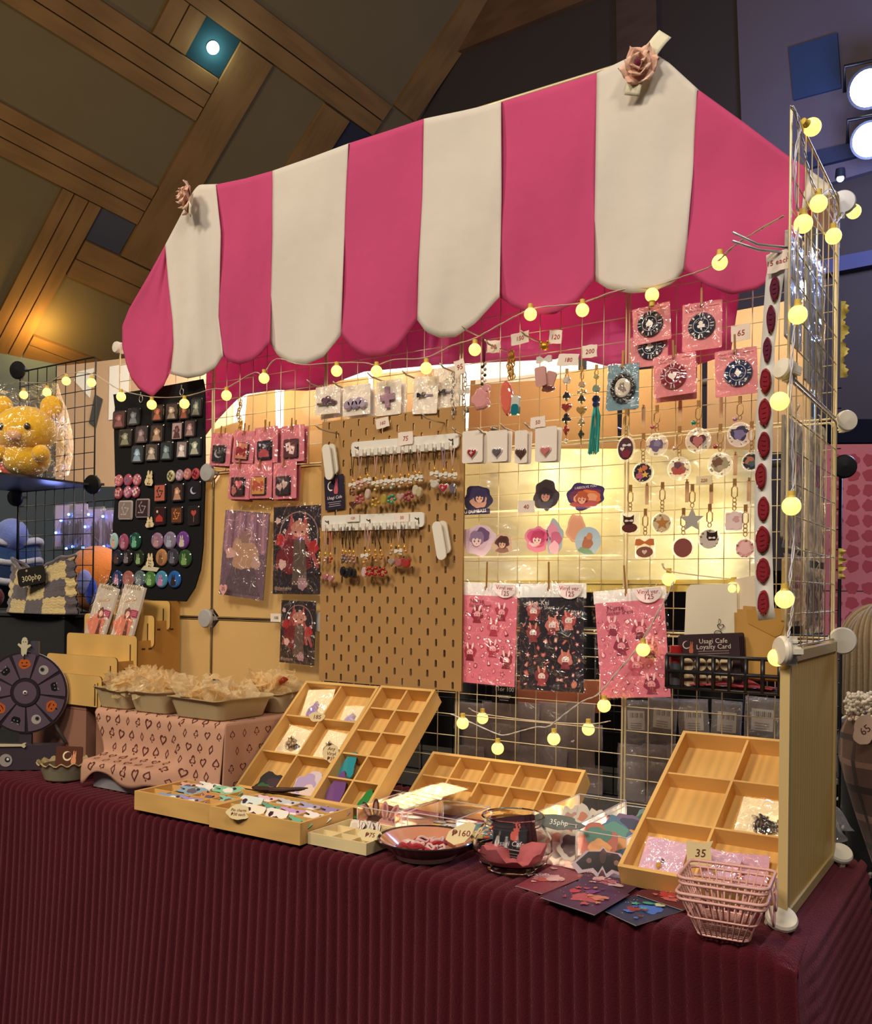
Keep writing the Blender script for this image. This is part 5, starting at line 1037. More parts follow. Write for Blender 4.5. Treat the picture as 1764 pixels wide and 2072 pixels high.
sticker(*c5(770, 1515), 50, 62, 'dark sticker of a wolf-eared figure with red eyes', [(0, .15, .36, .3, '3a2c30'), (0, -.02, .22, .16, 'b86a50'), (0, -.25, .3, .2, '4a4850'), (-.02, .12, .24, .08, '241a1e')], 9, base='40343c', face=(0, -.02, .17, 'b88a78', '2c2024', 'a02c28'))
sticker(*c5(1070, 1520), 76, 54, 'wide sticker of a fiery-haired figure lettered I ABSOLVE YOU', [(0, .0, .42, .34, '6a2c4c'), (.08, -.05, .34, .26, 'c86a38'), (-.12, -.1, .18, .22, 'd8a088'), (.16, -.1, .16, .2, 'd09070'), (0, -.3, .4, .12, 'a04848')], 14, base='3c2c58', txt=[('I ABSOLVE YOU', .02, .33, .125, 'e8e4f0', .06)], face=(-.08, -.1, .18, 'd8a088', 'a8502c', '3a2024'))
sticker(*c5(255, 1855), 66, 62, 'pale lilac oval sticker of a curly-haired figure', [(0, .05, .36, .36, 'c8aab8'), (.12, .15, .22, .24, '6a5070'), (-.05, .02, .2, .22, 'dcc0b8')], 22, base='d0b8c4', face=(-.04, 0, .19, 'e0c4b8', '8a7090', '5a4460'))
sticker(*c5(440, 1885), 40, 42, 'small sticker of a brown-haired figure on the lower ledge', [(0, .1, .36, .28, '5a3830'), (0, -.05, .2, .18, 'd8a890'), (0, -.3, .32, .14, '8a6858')], 27, base='c8a890', face=(0, 0, .2, 'd8a890', '4a2c26', '2a1814'))
sticker(*c5(705, 1850), 50, 52, 'bright pink round sticker on the lower ledge', [(0, .05, .4, .36, 'd85a80'), (-.1, -.1, .22, .2, 'f0c8cc'), (.15, .2, .16, .12, 'b83860')], 31, base='e08aa0', face=(0, 0, .2, 'f0ccc4', 'c04468', '5a2030'))
sticker(*c5(835, 1835), 34, 70, 'tall pink floral sticker on the lower ledge', [(-.1, .2, .3, .2, 'e090a8'), (.1, -.05, .32, .22, 'c86a88'), (0, -.3, .3, .18, 'f0b8c4')], 36, base='a8b4b8')
sticker(*c5(1090, 1865), 52, 58, 'pale blue oval sticker of a small deer', [(0, -.05, .2, .24, 'a86a4c'), (.02, .18, .12, .12, 'c0845c'), (0, -.35, .3, .1, '7a9a78')], 41, base='a8bcc8', pol=circ(1, 1, 24), ang=-.25)
sticker(*c5(1000, 1770), 40, 56, 'peach sticker standing behind the others on the lower ledge', [(0, 0, .4, .4, 'd89a78')], 44, Y=-.012, base='dca888')
# poker chip pouches
def chip_pouch(cx, cy, w, h, col, suit, lab, chipx=0, chipy=-.05, Y=-.03, ang=0, group=None):
    px, py = c6(cx, cy); ux, uy = us(px, py, Y); w = w / 3.635 * ux; h = h / 3.635 * uy; th = hang('chip_pouch', lab, 'pouch', px, py, Y, group, ang)
    g = G(); g.slab(rrect(w, h, .002), -.0008, .0006, 'd08488'); g.text('Poker Chip', h * .075, '8a4a50', -w * .22, h * .42, .001); g.text('Button Pin', h * .075, '8a4a50', -w * .22, h * .34, .001); g.flat(rrect(w * .25, h * .012, 0, w * .3, h * .4), .001, '8a4a50'); make('backing_card', g, 'paper', th)
    bag(th, w * 1.04, h * 1.03, .0018, .008, 'film', 0, cx); hookclip(th, h * .42, 'a07850', ln=.03)
    g = G(); R_ = .0232; X, Y_ = chipx * w, chipy * h; g.dome(circ(R_, R_ * .96, 28, X, Y_), .0006, .0055, col, inset=.9); chip = make('chip', g, 'gloss', th)
    g = G(); z = .0058
    for i in range(8):
        a = 6.283 * i / 8
        if i % 2: g.flat(tf(DIAM, X + R_ * .78 * math.cos(a), Y_ + R_ * .75 * math.sin(a), a + 1.57, R_ * .12), z, 'd8d0c8')
        else: g.flat(tf(rrect(.06, .26), X + R_ * .8 * math.cos(a + .12), Y_ + R_ * .77 * math.sin(a + .12), a + 1.69, R_), z, 'c8c8c8'); g.flat(tf(rrect(.06, .26), X + R_ * .8 * math.cos(a - .16), Y_ + R_ * .77 * math.sin(a - .16), a + 1.41, R_), z, 'c8c8c8')
    outline(circ(R_ * .58, R_ * .56, 24, X, Y_), .06, 'b8b0b0', g, z); g.flat(tf(suit, X, Y_, .1, R_ * .34), z + .0002, 'e4dcd4'); make('printed_face', g, 'print', chip)
chip_pouch(410, 470, 275, 230, '222833', CLUB, 'pink pouch with a dark chip, tucked behind the spade chip pouch', .05, .1, -.022, .03)
chip_pouch(430, 275, 275, 270, '20222c', SPADE, 'pink pouch with a black spade poker-chip pin', -.03, 0, -.034, .06)
chip_pouch(800, 290, 290, 350, '1c2838', CLUB, 'pink pouch with a navy club poker-chip pin', 0, 0, -.034, .0)
chip_pouch(610, 690, 300, 300, '7a2c34', HEART, 'pink pouch tucked behind the red heart chip pouch', .1, 0, -.022, .0)
chip_pouch(600, 650, 310, 300, '7c2430', HEART, 'pink pouch with a red heart poker-chip pin', -.03, -.03, -.034, .04)
chip_pouch(1050, 630, 310, 340, '1e2c4c', DIAM, 'pink pouch with a blue diamond poker-chip pin', .06, -.03, -.034, .03)
# acrylic keychains
def keychain(cx, cy, r, top, lab, shape, base, art, seed, Y=-.030, bead=None):
    px, py = c6(cx, cy); ux, uy = us(px, py, Y); ux /= 3.635; uy /= 3.635; th = hang('acrylic_keychain', lab, 'keychain', px, py, Y)
    R_ = r * (ux + uy) / 2; t_ = (cy - top) * uy
    g = G(); g.box((0, t_ - .005, .002), (.0055, .013, .0025), 'b0804c'); g.tube([(0, t_ - .010, .003), (.0045, t_ - .014, .003), (.0045, t_ - .027, .003), (0, t_ - .031, .003), (-.0045, t_ - .027, .003), (-.0045, t_ - .014, .003)], .0011, 'c09860', 5, True); make('clasp', g, 'metal', th)
    g = G(); y = t_ - .034
    while y > R_ + .001: g.tube([(.003 * math.cos(a), y + .004 * math.sin(a), .003) for a in [6.283 * j / 8 for j in range(8)]], .0009, 'c0a070', 4, True); y -= .0065
    make('ring', g, 'metal', th)
    if bead: g = G(); g.ball((-.008, t_ - .036, .003), .0045, bead, 8, 6); make('bead', g, 'bead', th)
    P_ = {'o': circ(R_, None, 26), 's': rrect(R_ * 1.8, R_ * 1.9, .003), 'oval': circ(R_ * .82, R_ * 1.15, 26), 'star': tf(STAR, 0, 0, 0, R_ * 1.15)}[shape]
    g = G(); g.slab(P_, 0, .004, 'd8d0c4'); make('clear_charm', g, 'milkfilm' if shape != 'star' else 'metal', th)
    g = G(); z = .0044
    if base: g.flat([(x * .84, y_ * .84) for x, y_ in P_], z, base)
    for i, (x, y_, sx, sy, c, kd) in enumerate(art):
        pl = {'b': blob(seed + i, 16, .18), 'H': HEART, 'S': STAR, 'W': BOW, 'T': CAT, 'C': circ(1, 1, 14)}[kd]; g.flat(tf(pl, x * R_, y_ * R_, 0, sx * R_, sy * R_), z + .0003 * (i + 1), c)
    make('artwork', g, 'print', th)
    if shape == 'o' and art:
        g = G(); rr_ = random.Random(seed)
        for i in range(7): a = i * .9 + rr_.random(); g.ball((R_ * .78 * math.cos(a), R_ * .78 * math.sin(a), .005), .0021, 'c8b8a4', 6, 5)
        make('pearls', g, 'bead', th)
KC = [(245, 1195, 82, 905, 'oval', '4a2830', [(.1, .3, .4, .25, 'd8ccc4', 'W'), (-.3, .0, .2, .2, 'e0d0cc', 'H'), (.05, -.45, .42, .35, '7a2434', 'b')], 'clear oval keychain with a dark wine face, bow and heart', None),
      (470, 1165, 84, 880, 'o', None, [(0, -.05, .62, .5, '6a5a78', 'b'), (.1, .1, .3, .3, '8a7a94', 'b')], 'round clear keychain with a violet-grey design', 'c86a64'), (635, 1340, 86, 1035, 'o', None, [(0, .05, .6, .5, 'a06a5c', 'b'), (0, -.25, .5, .3, 'b85048', 'b'), (-.1, .3, .3, .25, '6a4450', 'b')], 'round clear keychain with a brown and red design', 'd8a890'),
      (775, 1135, 94, 845, 'o', None, [(0, 0, .66, .6, '5a2a34', 'H'), (0, -.05, .4, .4, 'b86a68', 'b')], 'round clear keychain with a dark red heart frame', '3a8a78'), (1080, 1090, 92, 815, 'o', None, [(0, .1, .68, .56, '3c3450', 'b'), (0, 0, .45, .4, '7a6c98', 'b')], 'round clear keychain with a purple design', 'c08a98'),
      (935, 1310, 90, 1018, 'o', None, [(0, .05, .7, .62, 'a89a78', 'b'), (-.15, .15, .42, .4, '7a5440', 'b'), (.1, -.3, .3, .25, 'b8a488', 'b')], 'round clear keychain with a brown figure on sand', 'b05040'), (1165, 1290, 70, 1000, 'o', '2a3038', [(-.1, .1, .5, .45, 'b06a50', 'b'), (.1, -.2, .4, .3, '4a5a5c', 'b')], 'round keychain with an orange figure half hidden by the wax seals', None),
      (370, 1370, 78, 1085, 'o', '2a2438', [(-.2, .25, .36, .34, 'd8843c', 'S'), (.25, -.2, .4, .36, 'e0b050', 'S'), (-.3, -.3, .34, .32, 'b85a6a', 'b'), (.2, .4, .28, .26, 'c86a48', 'b')], 'round keychain of orange stars on a dark ground', None),
      (275, 1740, 78, 1465, 's', None, [(0, -.45, .75, .45, '5a2a24', 'C'), (-.1, .25, .55, .5, '3c1c1a', 'T'), (-.05, .2, .42, .22, 'e0d0c0', 'W')], 'square clear keychain with a chocolate bear and cream bone', None), (510, 1740, 78, 1445, 'o', 'd0b890', [(.05, 0, .7, .66, 'b8793c', 'S')], 'round clear keychain with an amber star', None),
      (730, 1720, 80, 1460, 'star', None, [], 'gold beaded star keychain', None), (858, 1858, 84, 1605, 'o', 'c8bcb0', [(.25, .25, .5, .5, '2e1814', 'T'), (.25, .1, .3, .2, 'e8dcd0', 'W')], 'round clear keychain with a dark bear and white bow', None),
      (1040, 1728, 80, 1420, 's', 'd8b8b4', [(0, 0, .8, .85, 'e0c8c4', 'b'), (.2, .2, .3, .3, 'c89a98', 'b')], 'square clear keychain with pale pink glitter', None), (385, 1920, 80, 1640, 's', None, [(0, -.4, .8, .5, '8a5448', 'C'), (0, .45, .9, .7, 'c8703c', 'W'), (0, -.4, .25, .25, 'e0c0b0', 'H')], 'square clear keychain with an orange bow', None),
      (665, 1922, 82, 1635, 'o', '8a4a44', [], 'round plain brick-red keychain among the grid hooks', None), (1120, 1925, 78, 1610, 'o', 'd89a98', [(0, 0, .6, .6, 'e4b4b0', 'b')], 'round pale pink keychain beside the wax seals', None)]
for i, (x, y, r, top, sh, base, art, lab, bd) in enumerate(KC): keychain(x, y, r, top, lab, sh, base, art, 50 + i * 7, -.028 - .004 * (i % 2), bd)
# spare gold price hooks on the grid
for x, y in ((640, 915), (370, 960), (940, 885), (1045, 1310), (395, 1530), (690, 1510), (868, 1520), (1145, 1500)):
    px, py = c6(x, y); g = G(); g.box((0, 0, 0), (.0062, .036, .0012), 'cfa47c'); g.tube([(0, .016, 0), (0, .021, .003), (0, .021, -.004)], .0012, 'b8864a', 5)
    tag(make('flat_hook', g, 'plastic', M=wm(px, py, -.006)), 'flat rose-gold hook hanging empty among the keychains', 'hook', 'flat rose-gold hooks')
# ---- vinyl sticker sheets
def sticker_sheet(quad, topq, col, ink, lab, title, seed, tagtxt, dots):
    q = [W(*k('e5', *p), -.022) for p in quad]; ctr = sum(q, Vector()) / 4; e = (q[1] - q[0] + q[2] - q[3]) / 2; w = math.hypot(e.x, e.z); up = (q[0] - q[3] + q[1] - q[2]) / 2; h = up.length; ang = math.atan2(e.z, e.x)
    th = thing('sticker_sheet', lab, 'sticker sheet', M=Matrix.Translation(ctr) @ WALLR @ Matrix.Rotation(ang, 4, 'Z'))
    g = G(); g.slab(rrect(w, h, 0), -.0006, .0006, col); make('sheet', g, 'print', th)
    tp = h * topq; g = G(); g.slab(rrect(w * 1.06, tp, .002, w * .01, h / 2 + tp / 2 - .002), -.0018, -.0008, 'e2e0dc'); make('header_card', g, 'paper', th)
    g = G(); g.flat([p for p in circ(w * .19, w * .16, 22, w * .30, h / 2 + tp * .62) if p[1] < h / 2 + tp * .9], .0042, 'ecdcd8'); g.text('Vinyl ver.', w * .085, 'a02838', w * .30, h / 2 + tp * .60, .0046, -.04); g.text('125', w * .10, 'a02838', w * .30, h / 2 + tp * .22, .0046); make('price_label', g, 'paper', th)
    g = G(); r = random.Random(seed); z = .0009; pos = []
    g.text(title, w * .10, ink[-1], -w * .2, h * .44, .002, .03); g.text('Sticker Sheet', w * .075, ink[-1], -w * .14, h * .39, .002, .03)
    for i in range(400):
        x, y = r.uniform(-.44, .44) * w, r.uniform(-.46, .34) * h; big = len(pos) < 6; rad = w * (.13 if big else r.uniform(.035, .07))
        if any(math.hypot(x - a, y - b) < (rad + c) * 1.02 for a, b, c in pos) or abs(x) + rad > w * .49 or abs(y) + rad * 1.1 > h * .49: continue
        pos.append((x, y, rad)); c1_, c2_ = r.choice(ink[:-1]), r.choice(ink)
        if big:
            g.flat(tf(blob(seed + i, 18, .1), x, y + rad * .2, 0, rad * .85, rad * .8), z, c1_); g.flat(tf(circ(1, 1, 12), x, y + rad * .1, 0, rad * .45, rad * .42), z + .0002, dots[0]); g.flat(tf([(-.6, -.9), (.6, -.9), (.3, -.1), (-.3, -.1)], x, y, 0, rad), z + .0003, c2_)
            for d in (-.35, .35): g.flat(tf(circ(.14, .42, 8), x + d * rad, y + rad * .9, -d * .6, rad), z + .0004, dots[1])
            for d in (-.18, .18): g.flat(circ(rad * .06, None, 6, x + d * rad, y + rad * .08), z + .0005, '2a1a20')
        else:
            pl = r.choice([HEART, rrect(1.2, 1.7, .2), STAR, tf(rrect(1.8, .7, .3), 0, 0, .6), BOW, circ(.8, 1, 10), SPADE, DIAM, BUNNY]); sc_ = rad * .8; P_ = tf(pl, x, y, r.uniform(-.5, .5), sc_)
            g.flat(P_, z, c1_); n = len(P_); mx = sum(p[0] for p in P_) / n; my = sum(p[1] for p in P_) / n; g.flat([(mx + (a - mx) * .6, my + (b - my) * .6) for a, b in P_], z + .0002, r.choice(dots))
        if len(pos) > 46: break
    make('stickers', g, 'print', th); bag(th, w * 1.10, h * (1.03 + topq), .002, .006, 'film', h * topq / 2, seed, 'plastic_sleeve'); hookclip(th, h / 2 + tp * .55, 'c8965c', ln=.05, z=.01)
    return th
sticker_sheet([(138, 85), (550, 105), (505, 770), (85, 732)], .16, 'd27888', ['a83c50', '8a3040', 'c05a6c', '7a2434'], 'pink sticker sheet in a shiny sleeve next to the pegboard', 'Nurse', 5, '', ('e4a8ac', 'f0d8d4'))
sticker_sheet([(572, 102), (1030, 108), (1032, 812), (548, 790)], .16, '2b262c', ['a84a4c', 'c8786c', '8a3c44', 'd8d0cc'], 'black sticker sheet in a shiny sleeve between two pink ones', 'Alge-Kei', 17, '', ('e8d8d0', 'd88a78'))
sticker_sheet([(1130, 150), (1640, 115), (1668, 845), (1150, 855)], .14, 'd07c8c', ['a04458', '8a3a4c', 'b85c70', '6a2a3c'], 'pink sticker sheet in a shiny sleeve beside the black basket', 'Nurse', 29, '', ('dc98a2', 'ecc8c8'))
# ---- wax seal strip down the front corner
def d4(x, y): return k('d4', x, y)
YS = -.335
spine = [(345, 20), (322, 150), (300, 360), (285, 520), (278, 690), (270, 850), (266, 1010), (262, 1170), (262, 1340), (262, 1500), (266, 1660), (270, 1830), (282, 1900)]
wid = [50, 50, 42, 38, 44, 48, 48, 46, 48, 50, 50, 50, 48]
th = thing('seal_strip', 'long white paper strip of wax seals hanging from the front corner', 'paper strip', loc=W(*d4(330, 60), YS))
L0 = th.location.copy(); g = G(); lp = [W(*d4(x - w_ * .92, y + (6 if y < 1850 else 10)), YS) - L0 for (x, y), w_ in zip(spine, wid)]; rp = [W(*d4(x + w_ * .92, y - (4 if y < 1850 else 0)), YS - .002) - L0 for (x, y), w_ in zip(spine, wid)]
vs = lp + rp; n = len(lp); g.add(vs, [(i + 1, n + i + 1, n + i, i) for i in range(n - 1)], 'dcd8d2', True); o = make('paper', g, 'paper', th); md = o.modifiers.new('s', 'SOLIDIFY'); md.thickness = .0006
bpy.context.view_layer.update()
SL = [(322, 215, 26, 66), (303, 370, 24, 74), (284, 527, 23, 66), (275, 686, 30, 66), (270, 847, 33, 72), (267, 1013, 33, 68), (252, 1172, 30, 66), (264, 1340, 31, 64), (260, 1497, 38, 70), (262, 1655, 37, 65), (264, 1820, 31, 66)]
for i, (x, y, rx, ry) in enumerate(SL):
    px, py = d4(x, y); Y = YS - .003; ux, uy = us(px, py, Y); a, b = rx / 2.5268 * ux, ry / 2.5268 * uy
    s_ = thing('wax_seal', 'oval wax seal on the white strip, ' + ('plum-purple one near the top' if i < 3 else 'deep red'), 'wax seal', M=wm(px, py, Y), group='wax seals on the paper strip')
    P_ = tf(blob(i, 30, .03), 0, 0, 0, a, b); g = G(); c = '5e2438' if i < 3 else '84222a'; g.dome(P_, 0, .004, c, inset=.86); make('wax', g, 'gloss', s_)
    g = G(); outline([(x_ * .8, y_ * .8) for x_, y_ in P_], .1, '6a1820', g, .0043)
    for q in (-.35, .0, .35): g.slab(tf(rrect(.7, .16, .05), 0, q * b, .3 * (-1) ** i, a * .9, b * .8), .004, .005, c)
    make('emblem', g, 'gloss', s_)
price(*d4(335, 75), '15 each', 44, 40, YS - .006, .1, label='torn tag reading 15 each at the top of the wax seal strip', ts=.36)
p = W(*d4(345, 20), YS); g = G(); 
for q in (0, .022): g.tube([(p.x + .01, p.y, p.z - .004 + q * .3), (p.x - .02, p.y - .03, p.z - .004 + q * .3), (p.x - .045, p.y - .055, p.z + .004 + q * .5)], .0018, 'c8c4cc', 6)
tag(make('double_prong', g, 'metal'), 'double wire prong holding the wax seal strip', 'hook')
# ---- black basket with cards and envelopes
def c8(x, y): return k('c8', x, y)
BA, BB = W(*c8(365, 690), -.09), W(*c8(1150, 735), -.09); bz = W(*c8(560, 920), -.085).z; bw = 5 * MD - .012 - BA.x; bh = BA.z - bz
bk = thing('black_basket', 'black plastic grid basket hooked low on the wire wall', 'basket', loc=(BA.x, 0, bz))
g = G(); fy = -.088; nC = 9
def bt(pts, r=.0032): g.tube(pts, r, '17161a', 6)
for z in (0, bh * .5, bh): bt([(0, -.006, z), (0, fy, z), (bw, fy, z), (bw, -.006, z)], .0036 if z else .003)
make('rims', g, 'plastic', bk); g = G()
for i in range(nC + 1):
    x = bw * i / nC; g.tube([(x, fy, 0), (x, fy, bh)], .0036, '17161a', 6)
for i in range(1, 5):
    y = -.006 + (fy + .006) * i / 5
    for x in (0, bw): g.tube([(x, y, 0), (x, y, bh)], .003, '17161a', 6)
make('bars', g, 'plastic', bk); g = G()
for i in range(nC + 1): x = bw * i / nC; g.tube([(x, fy, 0), (x, -.006, 0)], .0024, '17161a', 5)
for i in range(5): y = -.006 + (fy + .006) * i / 4; g.tube([(0, y, 0), (bw, y, 0)], .0024, '17161a', 5)
make('floor_bars', g, 'plastic', bk)
def upright(name, quad, Y, col, mat, lab, cat, th_=.001):
    return wslab(name, [c8(*p) for p in quad], Y, col, mat, lab, cat, th_)
upright('paper_bag', [(500, 250), (530, 212), (845, 205), (850, 760), (480, 770)], -.030, 'e0d6be', 'paper', 'white paper bag standing in the black basket', 'paper bag', .003)
th = thing('rabbit_stamp', 'small line drawing of a rabbit stamped on the white paper bag', 'stamp', M=wm(*c8(725, 530), -.0335)); g = G(); outline(heart(.006, 16, .002, .008), .25, '3a2c24', g, .0006); outline(circ(.007, .006, 14, -.002, -.004), .2, '3a2c24', g, .0006); outline(circ(.002, .005, 10, 0, .016), .3, '3a2c24', g, .0006); make('ink', g, 'paper', th)
upright('envelope', [(830, 175), (960, 150), (1000, 380), (850, 385)], -.026, 'd8c8ae', 'paper', 'cream envelope sticking up behind the wax seal strip', 'envelope')
for i, (dx, dy) in enumerate(((0, 0), (30, -18), (-12, 14))):
    th = thing('envelope', ['kraft envelope with rounded flap, front one in the basket', 'kraft envelope standing behind another in the basket', 'lowest kraft envelope leaning in the basket'][i], 'envelope', M=wm(*c8(1000 + dx, 620 + dy), -.048 + .006 * i, [-.02, -.06, .03][i])); ux, uy = us(*c8(1000, 620), -.05)
    w_, h_ = 96 * ux, 140 * uy; g = G(); g.slab(rrect(w_, h_, .001), -.001, .001, 'b98d4a'); make('body', g, 'paper', th)
    g = G(); g.slab([(-w_ * .3, h_ * .5), (-w_ * .26, h_ * .3), (-w_ * .1, h_ * .25), (w_ * .32, h_ * .12), (w_ * .44, h_ * .16), (w_ * .5, h_ * .3), (w_ * .5, h_ * .5)], .001, .002, 'b1853f'); make('flap', g, 'paper', th)
for i in range(4):
    th = thing('loyalty_card', 'dark loyalty card standing in the black basket' if i else 'front dark loyalty card with rabbit and stamp circles in the basket', 'card', M=wm(*c8(655 + 12 * i, 715 - 3 * i), -.072 + .005 * i, .07), group='loyalty cards in the basket'); ux, uy = us(*c8(655, 700), -.07)
    w_, h_ = 124 * ux, 96 * uy; g = G(); g.slab(rrect(w_, h_, .003), -.0005, .0005, '3a2a2e'); make('card', g, 'print', th)
    if i == 0:
        g = G(); z = .0008; g.text('Usagi Cafe', h_ * .14, 'e0cfc0', w_ * .08, h_ * .37, z); g.text('Loyalty Card', h_ * .14, 'e0cfc0', w_ * .08, h_ * .25, z); outline(circ(h_ * .085, None, 14, -w_ * .36, h_ * .3), .25, 'd8c8c0', g, z); g.flat(circ(h_ * .07, None, 12, -w_ * .345, h_ * .31), z + .0001, '3a2a2e'); g.flat(tf(BUNNY, -w_ * .28, h_ * .24, -.1, h_ * .07, h_ * .12), z + .0002, 'b8684c')
        for q in range(2): g.flat(rrect(w_ * .5, h_ * .012, 0, w_ * .08, h_ * (.155 - .05 * q)), z, 'a89088')
        for r_ in range(2):
            for q in range(4): g.flat(circ(h_ * .14, None, 14, -w_ * .36 + q * w_ * .21, -h_ * (.12 + .32 * r_)), z, 'dcc8a0'); g.flat(rrect(h_ * .2, h_ * .06, 0, -w_ * .36 + q * w_ * .21, -h_ * (.12 + .32 * r_)), z + .0002, '7a5448')
        make('printed_face', g, 'print', th)
th = thing('marker', 'marker pen with red cap standing in the black basket', 'pen', loc=(W(*c8(432, 700), -.07).x, -.07, bz + .003)); g = G(); g.lathe([(.0001, 0), (.0105, 0), (.0105, bh * .75)], '4a4a50', 14); make('barrel', g, 'plastic', th); g = G(); g.lathe([(.0112, bh * .7), (.0112, bh * 1.22), (.0001, bh * 1.22)], 'a01c22', 14); make('cap', g, 'plastic', th)
g = G(); g.surf(lambda u, v: Vector((BA.x + .035 + u * .13, -.078 + v * .04, bz + .006 + .014 * math.sin(u * 3.1) * (.7 + .3 * math.sin(u * 17 + v * 5)) * math.sin(v * 3.1 + .3))), 26, 8, 'b84858'); o = tag(make('pink_cloth', g, 'fabric'), 'crumpled pink cloth lying in the bottom of the basket', 'cloth'); o.modifiers.new('s', 'SOLIDIFY').thickness = .0015
# ------------------------------------------------------------------ on the table
TZ = ZT + .0035
WD = 'dcae66'
def tray(name, lab, M, w, l, h, cols, rows, col=WD, t=.006, tb=.004, cat='tray', wood_=('wood', 'woody')):
    """compartment tray, local x right, y back, z up; origin at the front left bottom"""
    th = thing(name, lab, cat, M=M)
    def bx(n, lo, hi, m): g = G(); c = [(lo[i] + hi[i]) / 2 for i in range(3)]; g.box((0, 0, 0), [hi[i] - lo[i] for i in range(3)], col); make(n, g, m, th, loc=c)
    bx('base', (t, t, 0), (w - t, l - t, tb), wood_[1])
    bx('front_wall', (0, 0, 0), (w, t, h), wood_[0]); bx('back_wall', (0, l - t, 0), (w, l, h), wood_[0]); bx('side_wall', (0, t, 0), (t, l - t, h), wood_[1]); bx('side_wall', (w - t, t, 0), (w, l - t, h), wood_[1])
    d = t * .62
    for i in range(1, cols): x = w * i / cols; bx('divider', (x - d / 2, t, tb), (x + d / 2, l - t, h - .003), wood_[1])
    for j in range(1, rows):
        y = l * j / rows
        for i in range(cols): bx('divider', (max(t, w * i / cols + d / 2), y - d / 2, tb), (min(w - t, w * (i + 1) / cols - d / 2), y + d / 2, h - .003), wood_[0])
    return th
def tilt(x, y, z, a, rz=0): return Matrix.Translation((x, y, z)) @ Matrix.Rotation(rz, 4, 'Z') @ Matrix.Rotation(a, 4, 'X')
# tilted trays: origin front left bottom edge
def tilted(lab, x0, x1, yf, yb, zb, cols, rows, h=.036, rz=0, name='compartment_tray'):
    """the rim runs from (yf, ~h) at the front to (yb, zb) at the back"""
    a = math.atan2(zb - h * .95, yb - yf); l = math.hypot(yb - yf, zb - h * .95)
    oy, oz = yf + h * math.sin(a), TZ + .0005
    M = tilt(x0, oy, oz, a, rz); return tray(name, lab, M, x1 - x0, l, h, cols, rows), M, l, a
TL, ML, lL, aL = tilted('wooden tray of six large compartments leaning against the pegboard', .692, .889, -.255, -.045, .228, 2, 3)
TR, MR, lR, aR = tilted('wooden tray of ten small compartments leaning beside the six-compartment tray', .891, 1.024, -.262, -.042, .230, 2, 5)
TM, MM, lM, aM = tilted('low wooden tray of ten empty compartments leaning on the wire grid', 1.020, 1.346, -.135, -.042, .106, 5, 2)
TRt, MRt, lRt, aRt = tilted('wooden tray of six compartments leaning beside the side panel', 1.523, 1.737, -.335, -.045, .190, 2, 3, .034)
TA = tray('compartment_tray', 'flat wooden tray of sticker charms left of its twin on the table edge', Matrix.Translation((.596, -.420, TZ)), .206, .13, .035, 4, 3)
TB = tray('compartment_tray', 'flat wooden tray of sticker charms with a rabbit tag on its rim', Matrix.Translation((.806, -.430, TZ)), .209, .14, .036, 4, 3)
TS = tray('compartment_tray', 'small pale wooden tray at the table edge beside the plate', Matrix.Translation((1.018, -.414, TZ)), .120, .112, .019, 3, 3, 'e3cf9c', .003, .002)
# die-cut pieces
def piece(M, w, h, base, layers, seed, lab, kind='sticker', pol=None, mat='print', group=None, thick=.0016, name=None, cat=None):
    th = thing(name or 'sticker_charm', lab, cat or 'sticker', M=M, group=group); P_ = pol or blob(seed, 22, .14)
    g = G(); g.slab(tf(P_, 0, 0, 0, w / 2, h / 2), 0, thick, base, '2a2024'); make('sheet', g, mat, th)
    g = G()
    for i, (x, y, sx, sy, c) in enumerate(layers): g.flat(tf(blob(seed + i, 14, .12), x * w, y * h, 0, sx * w, sy * h), thick + .0003 + .0002 * i, c)
    if layers: make('artwork', g, mat, th)
    return th
def intray(Mt, w, l, cols, rows, i, j, dx=0, dy=0, rz=0, lean=0, z=.0045):
    return Mt @ Matrix.Translation((w * (i + .5) / cols + dx, l * (j + .5) / rows + dy, z)) @ Matrix.Rotation(rz, 4, 'Z') @ Matrix.Rotation(lean, 4, 'X')
def bagged(M, w, h, lab, col, shp, eye=True, bagc=True, card='e2d6b4'):
    th = thing('bagged_charm', lab, 'charm', M=M); g = G(); g.slab(rrect(w, h, .001), 0, .001, card); make('card', g, 'paper', th)
    g = G()
    if shp == 'bird':
        P_ = [(-.9, .55), (-.5, .5), (-.55, .9), (-.2, .65), (.15, .6), (.2, .25), (.55, .2), (.95, .0), (.75, -.5), (.2, -.85), (-.5, -.75), (-.75, -.2), (-.6, .2)]
        g.dome(tf(P_, 0, -.06 * h, 0, w * .30, h * .26), .001, .010, col)
    elif shp == 'unicorn':
        P_ = [(-.7, -.9), (.5, -.9), (.9, -.5), (.5, -.1), (.2, .1), (.3, .6), (.0, 1), (-.2, .6), (-.7, .3), (-.9, -.3)]; g.dome(tf(P_, 0, -.12 * h, 0, w * .30, h * .28), .001, .010, col)
    else: g.tube([(0, .02 * h, .003), (.003, -.02 * h, .004), (0, -.06 * h, .003)], .0016, '3a3028', 6); g.dome(circ(.004, .005, 10, -.002, -.15 * h), .001, .007, col)
    make('figure', g, 'resin', th); bag(th, w * 1.05, h * 1.05, .003, .009, 'film', 0, 3); return th
wL, wR, wRt = .197, .133, .214
bagged(intray(ML, wL, lL, 2, 3, 0, 2, 0, -.004, .12, .25, .012), .07, .085, 'bagged card with a lilac unicorn figure in the tray corner', 'a490c4', 'unicorn')
bagged(intray(ML, wL, lL, 2, 3, 1, 2, .006, -.018, .1, .1, .008), .062, .058, 'bagged card with a small lilac and white bear figure', 'b4a4cc', 'unicorn')
